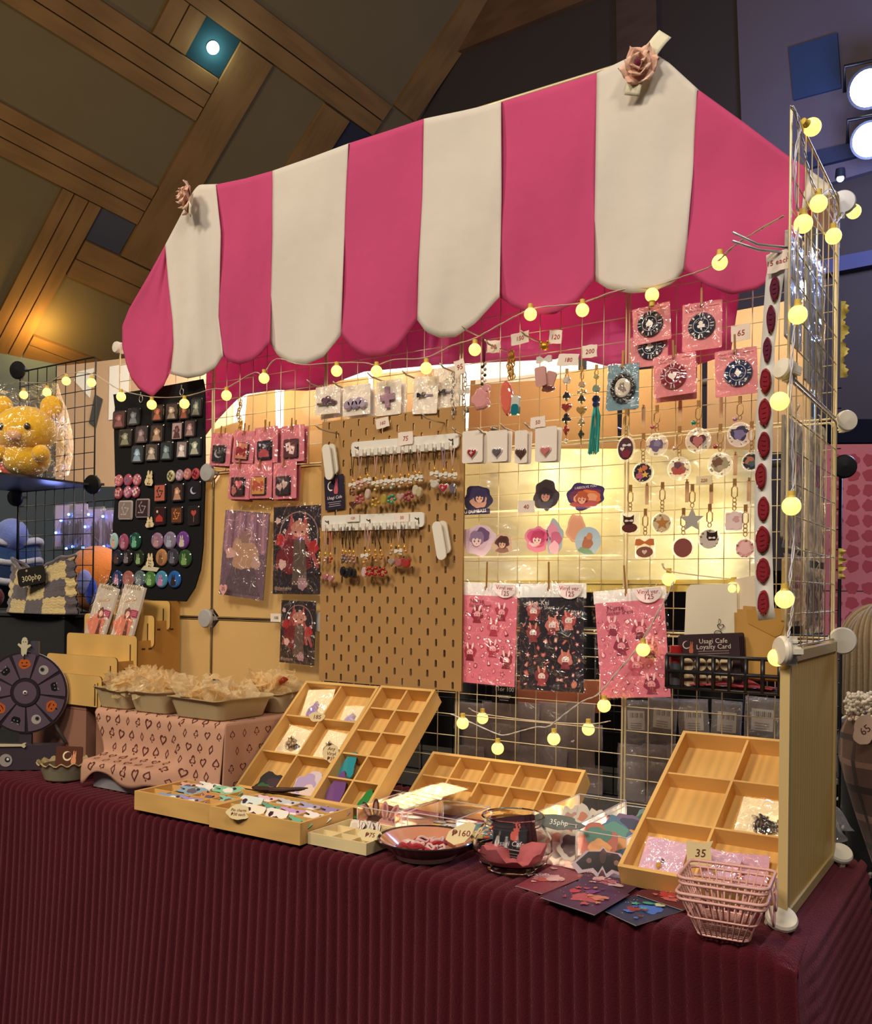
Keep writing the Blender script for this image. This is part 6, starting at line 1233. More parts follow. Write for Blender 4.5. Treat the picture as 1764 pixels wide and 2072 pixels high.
bagged(intray(ML, wL, lL, 2, 3, 0, 1, .0, -.004, -.15, .15, .010), .075, .07, 'bagged card with a glossy black bird in the tray below the unicorn', '141416', 'bird')
bagged(intray(ML, wL, lL, 2, 3, 1, 1, .0, -.004, -.1, .12, .008), .07, .075, 'bagged card with a glossy black bird beside the vinyl price tag', '16161a', 'bird')
piece(intray(ML, wL, lL, 2, 3, 0, 0, .008, -.018, .1, .25, .010), .075, .055, '1c1c20', [(-.2, -.15, .26, .24, '2c5a34'), (.15, .15, .3, .16, '3a2630'), (.1, -.2, .18, .18, '6a5a60')], 71, 'dark green and black sticker lying in the tray')
piece(intray(ML, wL, lL, 2, 3, 1, 0, .004, -.014, .2, .25, .010), .07, .075, 'd8c4c8', [(-.1, .15, .34, .3, 'b49ac0'), (.0, -.05, .24, .2, 'e4ccbc'), (.1, -.3, .25, .15, 'c8a8b8')], 77, 'pale lilac chibi sticker lying in the tray')
def vinylpack(M, w, h, c, lab, seed): 
    th = piece(M, w, h, c, [], seed, lab, pol=[(x * 1, y * 1) for x, y in blob(seed, 20, .10)], mat='resin', thick=.006, name='glitter_shape', cat='charm'); return th
vinylpack(intray(MR, wR, lR, 2, 5, 0, 1, -.010, .008, -.12, .35, .012), .034, .066, '3aa8b4', 'turquoise glitter vinyl cut-out standing in a small compartment', 81)
vinylpack(intray(MR, wR, lR, 2, 5, 0, 0, -.004, .010, -.15, .35, .012), .040, .075, '8a5a9c', 'purple glitter vinyl cut-out standing in a small compartment', 83)
vinylpack(intray(MR, wR, lR, 2, 5, 1, 0, .004, -.004, -.3, .25, .010), .030, .058, '3f9a4a', 'green glitter vinyl cut-out lying in a small compartment', 85)
for i in range(2):
    for j in range(2, 5):
        piece(intray(MR, wR, lR, 2, 5, i, j, .012, -.012, .0, 0, .0042), .022, .016, 'e0b878', [], 300 + i * 7 + j, 'small blank wooden chip lying in a small compartment', pol=rrect(2, 2, .1), mat='wood', group='blank wooden chips', name='wooden_chip', cat='chip')
for i in range(5):
    for j in range(2):
        piece(intray(MM, .326, lM, 5, 2, i, j, .010, -.014, .1 * math.sin(i + j), 0, .0042), .026, .018, 'e2bc7c', [], 330 + i * 7 + j, 'small blank wooden chip in the ten-compartment tray', pol=rrect(2, 2, .1), mat='wood', group='blank wooden chips in the low tray', name='wooden_chip', cat='chip')
bagged(intray(MRt, wRt, lRt, 2, 3, 1, 1, .010, -.012, -.03, .22, .014), .084, .082, 'bagged card with a matte black bird in the right tray', '18181c', 'bird')
bagged(intray(MRt, wRt, lRt, 2, 3, 1, 1, .032, -.010, -.03, .15, .006), .07, .07, 'bagged card tucked behind the matte black bird card', '18181c', 'bird')
bagged(intray(MRt, wRt, lRt, 2, 3, 0, 0, -.004, -.012, -.05, .35, .016), .062, .066, 'bagged lilac card with a tiny gold charm in the right tray', 'c8a038', 'tiny', card='c4a4b8')
bagged(intray(MRt, wRt, lRt, 2, 3, 1, 0, .0, -.006, .1, .2, .012), .066, .064, 'bagged lilac card with an orange charm behind the pink baskets', 'c86a3c', 'tiny', card='c09ab0')
bagged(intray(MRt, wRt, lRt, 2, 3, 1, 0, -.03, -.012, -.2, .3, .020), .05, .05, 'bagged lilac card leaning at the tray divider', 'b8904c', 'tiny', card='b898ac')
def tagcard(M, w, h, lines, lab, pol=None, col='e2cf9e', tcol='7a2424', ts=.3, curl=0):
    th = thing('price_tag', lab, 'price tag', M=M); g = G(); g.slab(tf(pol or blob(int(w * 9999), 20, .08), 0, 0, 0, w / 2, h / 2), -.0005, .0005, col); make('paper', g, 'paper', th)
    g = G()
    for i, l in enumerate(lines): g.text(l, h * ts, tcol, 0, h * ((len(lines) - 1) / 2 - i) * ts * 1.0, .0011, shear=.15)
    make('lettering', g, 'paper', th); return th
def facing(p, back=.0, yaw=None, pitch=-.25):       # upright tag turned to the aisle
    return Matrix.Translation(p) @ Matrix.Rotation(.35 if yaw is None else yaw, 4, 'Z') @ WALLR @ Matrix.Rotation(pitch, 4, 'X')
tagcard(facing(ML @ Vector((.094, lL * .66, .040))), .034, .020, ('185',), 'cream tag reading 185 on the tray divider', ts=.6)
tagcard(facing(ML @ Vector((.185, lL * .36, .042))), .033, .034, ('Any', 'Vinyl', '₱35'), 'cream scalloped tag for vinyl shapes on the tray divider', ts=.28)
tagcard(facing(Vector((.965, -.434, ZT + .040)) - Vector((.085, 0, 0)), pitch=-.4), .042, .026, ('Pin charm', '₱30 each'), 'cream rabbit tag hooked on the front rim of the flat tray', ts=.27)
tagcard(facing(MRt @ Vector((.108, .040, .046)), yaw=.4, pitch=-.1), .036, .036, ('35',), 'cream curled tag reading 35 beside the pink baskets', pol=[(-.95, -.9), (.9, -.95), (.8, .5), (1, .95), (.3, .75), (-1, .85)], ts=.42, tcol='5a2a20')
# sticker charms in the flat trays
AX = Matrix.Translation((.596, -.420, TZ)); BX = Matrix.Translation((.806, -.430, TZ))
CA = [(0, 2, 'd8a094', 'salmon', .5), (1, 2, 'e8e0d4', 'white and grey', -.3), (1, 1, '8aa4b4', 'blue-grey', .2), (2, 2, '8ac4a0', 'mint green', .6), (2, 1, 'd08a5c', 'orange fox', -.2), (1, 0, '7a94c0', 'sky blue', .9), (3, 1, '8cc0a8', 'pale green', .1), (2, 0, '9a8ac0', 'periwinkle', .4)]
for i, (a, b, c, nm, rz) in enumerate(CA):
    for q in range(2 if i in (1, 2, 3) else 1):
        piece(intray(AX, .206, .13, 4, 3, a, b, .004 * q, .003 * q, rz * .5 + .3 * q, .75, .026 + .006 * q), .058, .036, c, [(0, 0, .17, .16, 'f0e8dc' if i % 2 else '6a5a64'), (.2, .1, .06, .08, '3a2c34')], 90 + i * 5 + q, f'{nm} animal sticker charm ' + ('in the left flat tray' if q == 0 else 'under its twin in the left flat tray'), pol=tf(BUNNY, 0, 0, 1.3, 1))
CB = [(0, 2, 'e8c0c8', 'pink pig-eared', .8), (0, 1, 'd8e4dc', 'white playing card', .1), (1, 1, '6aa088', 'sea green', .2), (1, 0, 'f0e4cc', 'cream playing card', -.15), (2, 0, 'f0e8dc', 'white playing card with black rim', -.2), (2, 1, 'c89ac8', 'lilac rabbit', .7), (3, 1, 'ece4dc', 'white rabbit', .3), (3, 2, '9a84b0', 'violet rabbit', .9), (3, 0, '74b090', 'jade', .1), (1, 2, 'c8c8cc', 'silver', .5), (2, 2, 'a8a0c0', 'grey-lilac', .4)]
for i, (a, b, c, nm, rz) in enumerate(CB):
    crd = 'card' in nm
    piece(intray(BX, .209, .14, 4, 3, a, b, 0, 0, rz * .5, .8 if crd else .7, .027), .052 if crd else .056, .038, c, [(-.25, .2, .1, .14, '3a2030'), (.05, -.05, .16, .2, '4a3038')] if crd else [(0, -.1, .16, .14, 'f0e4e0'), (.15, .1, .05, .05, '3a2a34')], 140 + i * 3, f'{nm} sticker charm in the flat tray with the rabbit tag', pol=rrect(2, 2, .25) if crd else tf(BUNNY, 0, 0, 1.2, 1))
for i in range(4): piece(Matrix.Translation((.80 + .013 * i, -.275, TZ + .037 + .0018 * i)) @ Matrix.Rotation(.25 * i, 4, 'Z'), .085, .03, '2a262a', [(0, 0, .3, .2, '4a4448')], 180 + i, 'black die-cut sticker stacked on the back rim of the flat trays', group='black stickers on the rim')
for i in range(8):
    piece(Matrix.Translation((1.045 + .0065 * i, -.325 - .002 * (i % 3), TZ + .012)) @ Matrix.Rotation(-.5, 4, 'Z') @ Matrix.Rotation(1.0, 4, 'X'), .034, .030, 'ecdfd0', [(0, 0, .3, .3, 'b8685c' if i > 3 else 'd8cfc0')], 200 + i, 'white die-cut sticker standing in the small pale tray', group='stickers in the small pale tray')
piece(Matrix.Translation((1.075, -.372, TZ + .006)) @ Matrix.Rotation(.2, 4, 'Z') @ Matrix.Rotation(.1, 4, 'X'), .040, .02, '8a8878', [(0, 0, .3, .25, '5a5a50')], 211, 'grey-green sticker lying in the small pale tray')
tagcard(facing(Vector((1.128, -.392, ZT + .030)), pitch=-.5), .040, .020, ('₱75',), 'cream tag leaning on the plate rim', ts=.5)
# clear boxes
def clear_box(x0, y0, w, l, h, lab, t=.0014, rz=0):
    th = thing('clear_box', lab, 'box', loc=(x0, y0, TZ), rz=rz)
    for n, lo, hi in (('front_wall', (0, 0, 0), (w, t, h)), ('back_wall', (0, l - t, 0), (w, l, h)), ('side_wall', (0, t, 0), (t, l - t, h)), ('side_wall', (w - t, t, 0), (w, l - t, h)), ('bottom', (t, t, 0), (w - t, l - t, t))):
        g = G(); g.bbox(lo, hi, 'ffffff'); make(n, g, 'acrylic', th)
    g = G()
    for p in ((0, 0), (w, 0), (w, l), (0, l)): g.tube([(p[0], p[1], 0), (p[0], p[1], h)], .0009, 'c8c0b8', 5)
    g.tube([(0, 0, h), (w, 0, h), (w, l, h), (0, l, h)], .0010, 'c8c0b8', 5, True); make('rim', g, 'plastic', th); return th
clear_box(1.032, -.300, .080, .135, .042, 'clear plastic box with white sleeved cards next to the wooden trays')
clear_box(1.116, -.268, .098, .115, .038, 'clear plastic box of round stickers behind the plate')
clear_box(1.352, -.288, .086, .205, .066, 'clear plastic box of die-cut stickers beside the glass jar')
clear_box(1.442, -.292, .078, .20, .060, 'clear plastic box of colourful stickers beside the right tray')
for i in range(6):
    th = thing('sleeved_card', 'white card in a shiny sleeve lying on the clear box', 'card', M=Matrix.Translation((1.075 + .008 * i, -.215 + .012 * i, TZ + .040 + .0032 * i)) @ Matrix.Rotation(-.25 + .1 * math.sin(i * 2), 4, 'Z') @ Matrix.Rotation(.10, 4, 'X'), group='white sleeved cards')
    g = G(); g.slab(rrect(.072, .062, .001), 0, .0006, 'ecdfb8'); make('card', g, 'paper', th); bag(th, .078, .068, .0012, .0016, 'film', 0, i)
for i, (x, y, rz) in enumerate(((1.058, -.282, .3), (1.082, -.290, -.2))):
    th = thing('ear_sticker', ['brown rabbit-ear sticker poking out of the clear box', 'rosy rabbit-ear sticker poking out of the clear box'][i], 'sticker', M=Matrix.Translation((x, y, TZ + .004)) @ Matrix.Rotation(.4, 4, 'Z') @ Matrix.Rotation(1.2, 4, 'X') @ Matrix.Rotation(rz, 4, 'Z'))
    g = G(); c = ('4a2c24', 'c08a80')[i]; g.slab(circ(.014, .012, 16, 0, .012), 0, .0015, c)
    for s_ in (-1, 1): g.slab(tf(circ(.006, .016, 14), s_ * .008, .034, -s_ * .25), 0, .0015, c)
    make('sheet', g, 'gloss', th); g = G()
    for s_ in (-1, 1): g.flat(tf(circ(.003, .011, 12), s_ * .008, .034, -s_ * .25), .0018, ('8a5a48', '8a3c34')[i])
    make('artwork', g, 'print', th)
RC = [('d89a80', 'coral'), ('8a94a0', 'slate'), ('d8a848', 'mustard'), ('d0a08c', 'blush'), ('a8a4a0', 'grey'), ('c8988c', 'dusty pink'), ('b8b4b0', 'silver')]
for i, (c, nm) in enumerate(RC):
    x = 1.128 + .013 * i; y = -.245 + .022 * ((i * 2) % 4)
    piece(Matrix.Translation((x + .004, y, TZ + .007 + .0022 * i)) @ Matrix.Rotation(.12 * (-1) ** i, 4, 'X'), .034, .034, c, [(0, 0, .3, .3, 'ecd8b8'), (.08, .05, .08, .08, '3a2820'), (-.1, .05, .08, .08, '3a2820')], 220 + i, f'round {nm} animal sticker in the clear box', pol=circ(1, 1, 20))
for i in range(9):
    x = 1.366 + .0075 * i; y = -.235 + .02 * (i // 3) + .014 * (i % 3)
    nm, c, c2 = [('mushroom', 'd8c4b4', 'b88a78'), ('peach', 'dcb09c', 'c87a5c'), ('brown bear', '6a5450', '3a2c2c')][i % 3]
    piece(Matrix.Translation((1.37 + .022 * (i % 3), -.255 + .05 * (i // 3), TZ + .024)) @ Matrix.Rotation(.45, 4, 'Z') @ Matrix.Rotation(1.15, 4, 'X'), .040, .046 + .016 * (i // 3), 'cfc2b0', [(0, .05, .36, .3, c2), (0, -.15, .28, .2, c)], 240 + i, f'white-edged {nm} sticker standing in the clear box by the jar', group='die-cut stickers beside the jar')
MOTH = [(0, .55), (.12, .35), (.55, .3), (1, -.35), (.75, -.7), (.35, -.55), (.15, -.8), (0, -.4), (-.15, -.8), (-.35, -.55), (-.75, -.7), (-1, -.35), (-.55, .3), (-.12, .35)]
th = thing('moth_sticker', 'clear-edged moth sticker propped against the clear box', 'sticker', M=Matrix.Translation((1.488, -.306, TZ + .001)) @ Matrix.Rotation(.30, 4, 'Z') @ Matrix.Rotation(1.1, 4, 'X'))
g = G(); g.slab(tf(MOTH, 0, .026, 0, .046, .034), 0, .001, 'a89098'); make('sheet', g, 'print', th); g = G(); g.flat(tf(MOTH, 0, .027, 0, .039, .027), .0013, '2c2222'); g.flat(circ(.005, .011, 10, 0, .03), .0016, '4a3430')
for s_ in (-1, 1): g.flat(circ(.004, None, 10, s_ * .02, .022), .0016, '7a5a50')
make('artwork', g, 'gloss', th)
for i, (c, c2, nm) in enumerate((('b0604c', '4a7a68', 'orange and green'), ('4a708a', '5a9080', 'blue and teal'), ('74587e', '3a3a52', 'violet robot'), ('6a8c84', '3a6448', 'leaf green'))):
    piece(Matrix.Translation((1.462 + .010 * i, -.262 + .042 * i, TZ + .036)) @ Matrix.Rotation(.4, 4, 'Z') @ Matrix.Rotation(1.1, 4, 'X'), .058, .062, c, [(0, .2, .36, .2, c2), (.05, -.1, .3, .2, 'd89a5c')], 260 + i, f'{nm} round sticker standing in the clear box by the right tray')
th = thing('price_tag', 'grey leaf-shaped tag reading 35php on the clear box', 'price tag', M=Matrix.Translation((1.405, -.289, TZ + .066)) @ Matrix.Rotation(.15, 4, 'Z') @ Matrix.Rotation(.9, 4, 'X'))
g = G(); g.slab(tf(blob(9, 22, .12), 0, 0, 0, .042, .012), 0, .001, '6a6e68'); make('paper', g, 'paper', th); g = G(); g.text('35php', .012, 'ece8dc', .005, 0, .0014); make('lettering', g, 'paper', th)
# plate with red hair ties
pl = thing('plate', 'round terracotta-patterned plate with black rim', 'plate', loc=(1.214, -.360, TZ)); R_ = .077
g = G(); g.lathe([(.0001, .004), (.04, .004), (.044, 0), (.047, 0), (.052, .008), (R_ * .97, .026), (R_, .0285), (R_ * .98, .0300)], '5a5048', 48, cols=['d8c8b0'] * 4 + ['5c5450', '4a4440', '241c1c']); make('underside', g, 'ceramic', pl)
g = G(); g.lathe([(R_ * .98, .0300), (R_ * .93, .0280), (.050, .0125), (.045, .0085), (.0001, .0075)], 'c87a5c', 48, cols=['241c1c', 'cb8a68', '8a3c2c', 'd8a488']); make('dish', g, 'ceramic', pl)
g = G()
for i in range(14):
    a = 6.283 * i / 14; g.tube([(.054 * math.cos(a), .054 * math.sin(a), .0140), (.071 * math.cos(a), .071 * math.sin(a), .0262)], .0009, '6a3428', 4)
    b = a + .22; g.tube([((.066 + .006 * math.cos(q)) * math.cos(b + .09 * math.sin(q)), (.066 + .006 * math.cos(q)) * math.sin(b + .09 * math.sin(q)), .0212 + .0034 * math.cos(q)) for q in [6.283 * j / 8 for j in range(8)]], .0006, 'e0b898', 4, True)
make('pattern', g, 'ceramic', pl)
rnd = random.Random(8)
for i in range(6):
    cx, cy = 1.214 + (-.026, -.012, .014, .030, .022, .0)[i], -.360 + (-.008, .012, .012, -.006, -.020, -.024)[i]; a = i * .6
    th = thing('hair_tie', 'looped red and white hair tie heaped on the plate', 'hair tie', M=Matrix.Translation((cx, cy, TZ + .013 + .003 * (i % 3))) @ Matrix.Rotation(a, 4, 'Z') @ Matrix.Rotation(.25 * (i % 2), 4, 'X'), group='hair ties on the plate')
    for q in range(3): g = G(); g.tube([((.017 - .003 * q) * math.cos(t_), (.010 - .002 * q) * math.sin(t_), .002 * math.sin(3 * t_ + q) + .003 * q) for t_ in [6.283 * j / 16 for j in range(16)]], .0024, ('8a1c24', 'b0303a', 'd8b0a8')[q], 6, True); make('strand', g, 'fabric', th)
    if i in (0, 5): g = G(); g.slab(rrect(.022, .009, .002), .006, .008, 'e4dcd0'); make('paper_band', g, 'paper', th)
tagcard(Matrix.Translation((1.272, -.350, TZ + .042)) @ Matrix.Rotation(.45, 4, 'Z') @ Matrix.Rotation(1.0, 4, 'X'), .046, .040, ('₱160',), 'cream oval tag reading 160 on the plate rim', pol=[(-1, -.55), (-.4, -.95), (.3, -.7), (.8, 0), (1, .7), (.6, .95), (.1, .75), (-.3, .5), (-.8, .1)], ts=.34)
p2_ = thing('small_dish', 'small dark-rimmed dish of teal charms behind the glass jar', 'dish', loc=(1.262, -.245, TZ)); g = G(); g.lathe([(.0001, .003), (.025, .003), (.028, 0), (.032, .006), (.050, .022), (.051, .0235), (.047, .0225), (.03, .009), (.0001, .007)], '3a3c44', 30, cols=['4a4440'] * 5 + ['1c1c22', '5a7a80', '4a6a72']); make('dish', g, 'ceramic', p2_)
g = G()
for i in range(9): a = i * 2.4; g.dome(circ(.010, .008, 10, .009 * math.sqrt(i) * math.cos(a), .009 * math.sqrt(i) * math.sin(a)), .009 + .001 * i, .015 + .001 * i, ('5a9aa0', '3a6a78', 'b83430', 'd8c070')[i % 4])
make('charms', g, 'resin', p2_)
# glass jar with shop cards and pink tissue
JX, JY = 1.358, -.340; jr = thing('glass_jar', 'round glass fishbowl jar holding dark cards and pink tissue', 'jar', loc=(JX, JY, TZ))
op = [(.0001, .0015), (.032, .0), (.039, .002), (.053, .014), (.0605, .031), (.059, .047), (.050, .061), (.0440, .067), (.0435, .0715), (.0468, .076), (.0480, .0795), (.0465, .0815)]
ip = [(.0445, .0795), (.0418, .074), (.0412, .068), (.0475, .0595), (.0565, .046), (.0578, .031), (.0508, .016), (.037, .006), (.0001, .005)]
g = G(); g.lathe(op + ip, 'ffffff', 56); make('bowl', g, 'glass', jr)
g = G(); g.lathe([(.0001, .0055), (.030, .0065), (.0455, .019), (.0515, .030), (.030, .030), (.012, .022)], 'c86a70', 40, wob=lambda q, a, r, z: (r * (1 + .02 * math.sin(a * 9)), z + .010 * math.sin(a * 3 + 1) * (q > 2) + .004 * math.sin(a * 11) * (q > 2)))
o = tag(make('pink_tissue', g, 'tissue', loc=(JX, JY, TZ)), 'pleated pink tissue lining the bottom of the glass jar', 'tissue')
for i in range(4):
    th = thing('jar_card', ['black shop card with pink rabbit facing out of the jar', 'dark maroon card standing behind in the jar', 'dark maroon card leaning back in the jar', 'rearmost dark maroon card in the jar'][i], 'card', M=Matrix.Translation((JX - .004 + .004 * i, JY - .012 + .010 * i, TZ + .012)) @ Matrix.Rotation(.45 + .05 * i, 4, 'Z') @ Matrix.Rotation(1.25 + .06 * i, 4, 'X') @ Matrix.Rotation(-.12 if i == 0 else .1, 4, 'Z'))
    w_, h_ = .050, .056 + .008 * (i > 0); g = G(); g.slab(rrect(w_, h_, .003, 0, h_ / 2), 0, .0008, '1c161c' if i == 0 else '3c1820'); make('card', g, 'print', th)
    if i == 0:
        g = G(); g.flat(tf(BUNNY, .008, .046, -.15, .009, .014), .0011, 'c0584c'); g.text('Usagi Cafe', .0105, 'e8d8d4', 0, .027, .0012, .1, shear=.2)
        g.flat(rrect(.034, .0016, 0, 0, .0185), .0011, 'c8bcb8')
        for q in range(2): g.flat(rrect(.03, .0009, 0, 0, .013 - .004 * q), .0011, 'a89c98')
        make('printed_face', g, 'print', th)
# postcards on the table edge
def postcard(quad, z, base, layers, lab, seed, txt=None, c='z5', n=3, group=None):
    q = [T(*k(c, *p), z) for p in quad]; ctr = sum(q, Vector()) / 4; e = q[1] - q[0]; rz = math.atan2(e.y, e.x); th = thing('postcard', lab, 'card', loc=ctr + Vector((0, 0, .0035)), rz=rz, group=group)
    Mi = Matrix.Rotation(-rz, 3, 'Z'); P_ = [tuple((Mi @ (v - ctr)).xy) for v in q]
    ar = sum(P_[i][0] * P_[(i + 1) % 4][1] - P_[(i + 1) % 4][0] * P_[i][1] for i in range(4)); P_ = P_ if ar > 0 else P_[::-1]
    for i in range(n): g = G(); g.slab([(x + .0012 * i, y - .001 * i) for x, y in P_], -.0009 * (n - i), -.0009 * (n - i) + .0007, base, 'b8a8a8'); make('sheet', g, 'print', th)
    w = max(abs(p[0]) for p in P_); h = max(abs(p[1]) for p in P_); g = G()
    def inside(x, y): return all((P_[(i + 1) % 4][0] - P_[i][0]) * (y - P_[i][1]) - (P_[(i + 1) % 4][1] - P_[i][1]) * (x - P_[i][0]) > .0005 for i in range(4))
    for i, (x, y, sx, sy, cc) in enumerate(layers):
        pts = tf(blob(seed + i, 14, .2), x * w, y * h, .4 * i, sx * w, sy * h)
        if all(inside(*p_) for p_ in pts): g.flat(pts, .0002 + .0002 * i, cc)
    r = random.Random(seed); pal = [l_[4] for l_ in layers]
    for i in range(26):
        x, y = r.uniform(-w, w), r.uniform(-h, h); rd = r.uniform(.003, .008); pl_ = r.choice([blob(i, 16, .3), STAR, HEART, circ(1, .6, 12)]); pts = tf(pl_, x, y, r.uniform(0, 3), rd)
        if all(inside(*p_) for p_ in pts): g.flat(pts, .0011 + .00002 * i, r.choice(pal))
    for i in range(30):
        x, y = r.uniform(-w, w), r.uniform(-h, h); pts = circ(.0008, None, 5, x, y)
        if all(inside(*p_) for p_ in pts): g.flat(pts, .0018, 'e0c8d0')
    if txt: g.text(txt[0], txt[1], txt[2], txt[3] * w, txt[4] * h, .002, txt[5])
    make('artwork', g, 'print', th)
postcard([(475, 1000), (720, 1075), (1140, 905), (830, 800)], .0, '8a3c48', [(-.3, 0, .25, .25, 'c88a90'), (.1, .1, .3, .25, 'd8a8a4'), (-.1, -.2, .2, .15, 'b85a4c')], 'pink postcard stack marked 300 beside the jar', 3, ('₱300', .016, 'f0d8d0', -.45, -.05, .9))
postcard([(1050, 965), (1500, 1085), (1660, 970), (1130, 870)], .002, '4a2a44', [(0, 0, .3, .35, 'a85a6c'), (.3, -.1, .2, .2, 'c8a0a0')], 'dark purple postcard with pale moon under the clear box', 7)
postcard([(710, 1110), (1215, 1275), (1540, 1080), (1040, 958)], .005, '4c2648', [(.1, -.1, .35, .35, 'b04a54'), (-.4, .1, .14, .16, 'b83444'), (.35, .1, .2, .2, 'c8785c'), (-.05, .35, .2, .14, '7a3a6a')], 'purple postcard with a red jellyfish-like swirl on top', 13)
postcard([(465, 930), (615, 1000), (850, 925), (600, 852)], .0, '22304c', [(.15, .25, .32, .32, '3c6cc0'), (-.1, -.1, .2, .16, '88302c'), (.5, -.1, .2, .14, '3a9a84'), (.0, -.55, .2, .12, 'c8c8a0')], 'dark blue postcard with a bright blue flower', 17, c='d2')
postcard([(620, 850), (840, 925), (960, 870), (690, 812)], .002, '5a2430', [(-.1, .1, .3, .3, 'b83c40'), (.2, -.2, .25, .2, 'c86a68')], 'dark red postcard with coral flowers beside the baskets', 23, c='d2')
# nested pink wire baskets
def basket(dz, lab, dx=0):
    bx0 = T(*k('z8', 200, 690), .062); bx1 = T(*k('z8', 1250, 850), .062); bk0 = T(*k('z8', 500, 330), .062)
    e = (bx1 - bx0); w = e.length; rz = math.atan2(e.y, e.x); l = .085; h = .055
    th = thing('wire_basket', lab, 'basket', loc=Vector((bx0.x, bx0.y, TZ + .0005 + dz)) + Vector((dx, .0, 0)), rz=rz); c = 'd9a49a'
    def ring(z, t): return [(t, t, z), (w - t, t, z), (w - t, l - t, z), (t, l - t, z)]
    def rnd_ring(z, t): return [(x + w / 2, y + l / 2, z) for x, y in rrect(w - 2 * t, l - 2 * t, .010)]
    tp, bt_ = 0, .022
    g = G(); g.tube(rnd_ring(h, tp), .0022, c, 6, True); g.tube(rnd_ring(h - .007, .0015), .0020, c, 6, True); make('rim', g, 'plastic', th)
    g = G(); g.tube(rnd_ring(h * .45, .012), .0013, c, 6, True); g.tube(rnd_ring(.002, bt_), .0015, c, 6, True); make('hoops', g, 'plastic', th)
    g = G()
    for i in range(1, 10):
        f = i / 10; xt, xb = tp + (w - 2 * tp) * f, bt_ + (w - 2 * bt_) * f; g.tube([(xt, tp, h), (xb, bt_, .002), (xb, l - bt_, .002), (xt, l - tp, h)], .0011, c, 5)
    for i in range(1, 7):
        f = i / 7; yt, yb = l * f, bt_ + (l - 2 * bt_) * f; g.tube([(0, yt, h), (bt_, yb, .003), (w - bt_, yb, .003), (w, yt, h)], .0011, c, 5)
    make('wires', g, 'plastic', th)
    g = G()
    g.tube([(w + .002, l * .2, h - .004), (w + .006, l * .3, h - .03), (w + .004, l * .6, h - .034), (w + .002, l * .8, h - .004)], .0016, c, 6); make('handle', g, 'plastic', th)
    return th
basket(0, 'pale pink wire basket, lower one of the nested pair'); basket(.019, 'pale pink wire basket, upper one of the nested pair', .002)
# ------------------------------------------------------------------ left end of the table
RZ = .149
for nm, lab, lo, hi, c in (('riser_box', 'plain box lifting the plywood rack behind the prize wheel', (-.02, -.232, 0), (.196, -.012, RZ - .003), '9a6e5a'), ('riser_box', 'plain box lifting the paper trays under the printed cloth', (.272, -.262, 0), (.676, -.012, RZ - .003), '9a6e5a'), ('storage_box', 'grey translucent storage box peeking out under the printed cloth', (.362, -.335, 0), (.520, -.2665, .050), '8e8c90')):
    th = thing(nm, lab, 'box', loc=((lo[0] + hi[0]) / 2, (lo[1] + hi[1]) / 2, TZ)); a, b, h = (hi[0] - lo[0]) / 2, (hi[1] - lo[1]) / 2, hi[2]
    g = G(); g.bbox((-a, -b, 0), (a, b, h - .01), c); make('body', g, 'plastic', th); g = G(); g.bbox((-a - .001, -b - .001, h - .01), (a + .001, b + .001, h), c); make('lid', g, 'plastic', th)
# cloth printed with card suits
PRA = [(-.352, .026), (-.351, .046), (-.344, .056), (-.31, .058), (-.285, .062), (-.278, .085), (-.275, .125), (-.272, .144), (-.262, .1515), (-.2, .1515), (-.10, .1515), (-.03, .1515)]
PRB = [(-.300, .002), (-.297, .020), (-.292, .04), (-.288, .06), (-.284, .08), (-.281, .10), (-.277, .125), (-.272, .144), (-.262, .1515), (-.2, .1515), (-.10, .1515), (-.03, .1515)]
CX0, CX1 = .262, .682
def smooth(a, b, x): t_ = min(1, max(0, (x - a) / (b - a))); return t_ * t_ * (3 - 2 * t_)
def cloth_pt(x, s):
    f = smooth(.525, .60, x); pr = [((1 - f) * a[0] + f * b[0], (1 - f) * a[1] + f * b[1]) for a, b in zip(PRA, PRB)]
    L_ = [0]
    for a, b in zip(pr[:-1], pr[1:]): L_.append(L_[-1] + math.hypot(b[0] - a[0], b[1] - a[1]))
    q = min(.9999, max(0, s)) * L_[-1]; i = max(j for j in range(len(pr) - 1) if L_[j] <= q); t_ = (q - L_[i]) / (L_[i + 1] - L_[i])
    y = pr[i][0] + (pr[i + 1][0] - pr[i][0]) * t_; z = pr[i][1] + (pr[i + 1][1] - pr[i][1]) * t_
    hang = max(0, 1 - z / .13) ** 1.2; hem = max(0, 1 - s * 14)
    z += hem * (.012 * math.sin(x * 34 + .5) - .016 * smooth(.40, .34, x)); y -= hang * (.008 * math.sin(x * 70) + .006 * math.sin(x * 31 + 2)) * (.4 + .6 * f)
    return Vector((x, y, TZ + max(.001, z)))
def cl0(v): return .338 - .066 * smooth(.12, .5, v)
g = G(); g.surf(lambda u, v: cloth_pt(cl0(v) + (CX1 - cl0(v)) * u, v), 90, 70, 'd8a88c')
pc = thing('printed_cloth', 'peach cloth printed with card suits draped over the risers', 'cloth', loc=(0, 0, 0)); o = make('cloth', g, 'thin_cloth', pc); o.modifiers.new('s', 'SOLIDIFY').thickness = .0012
g = G(); rnd = random.Random(2); LS = .36
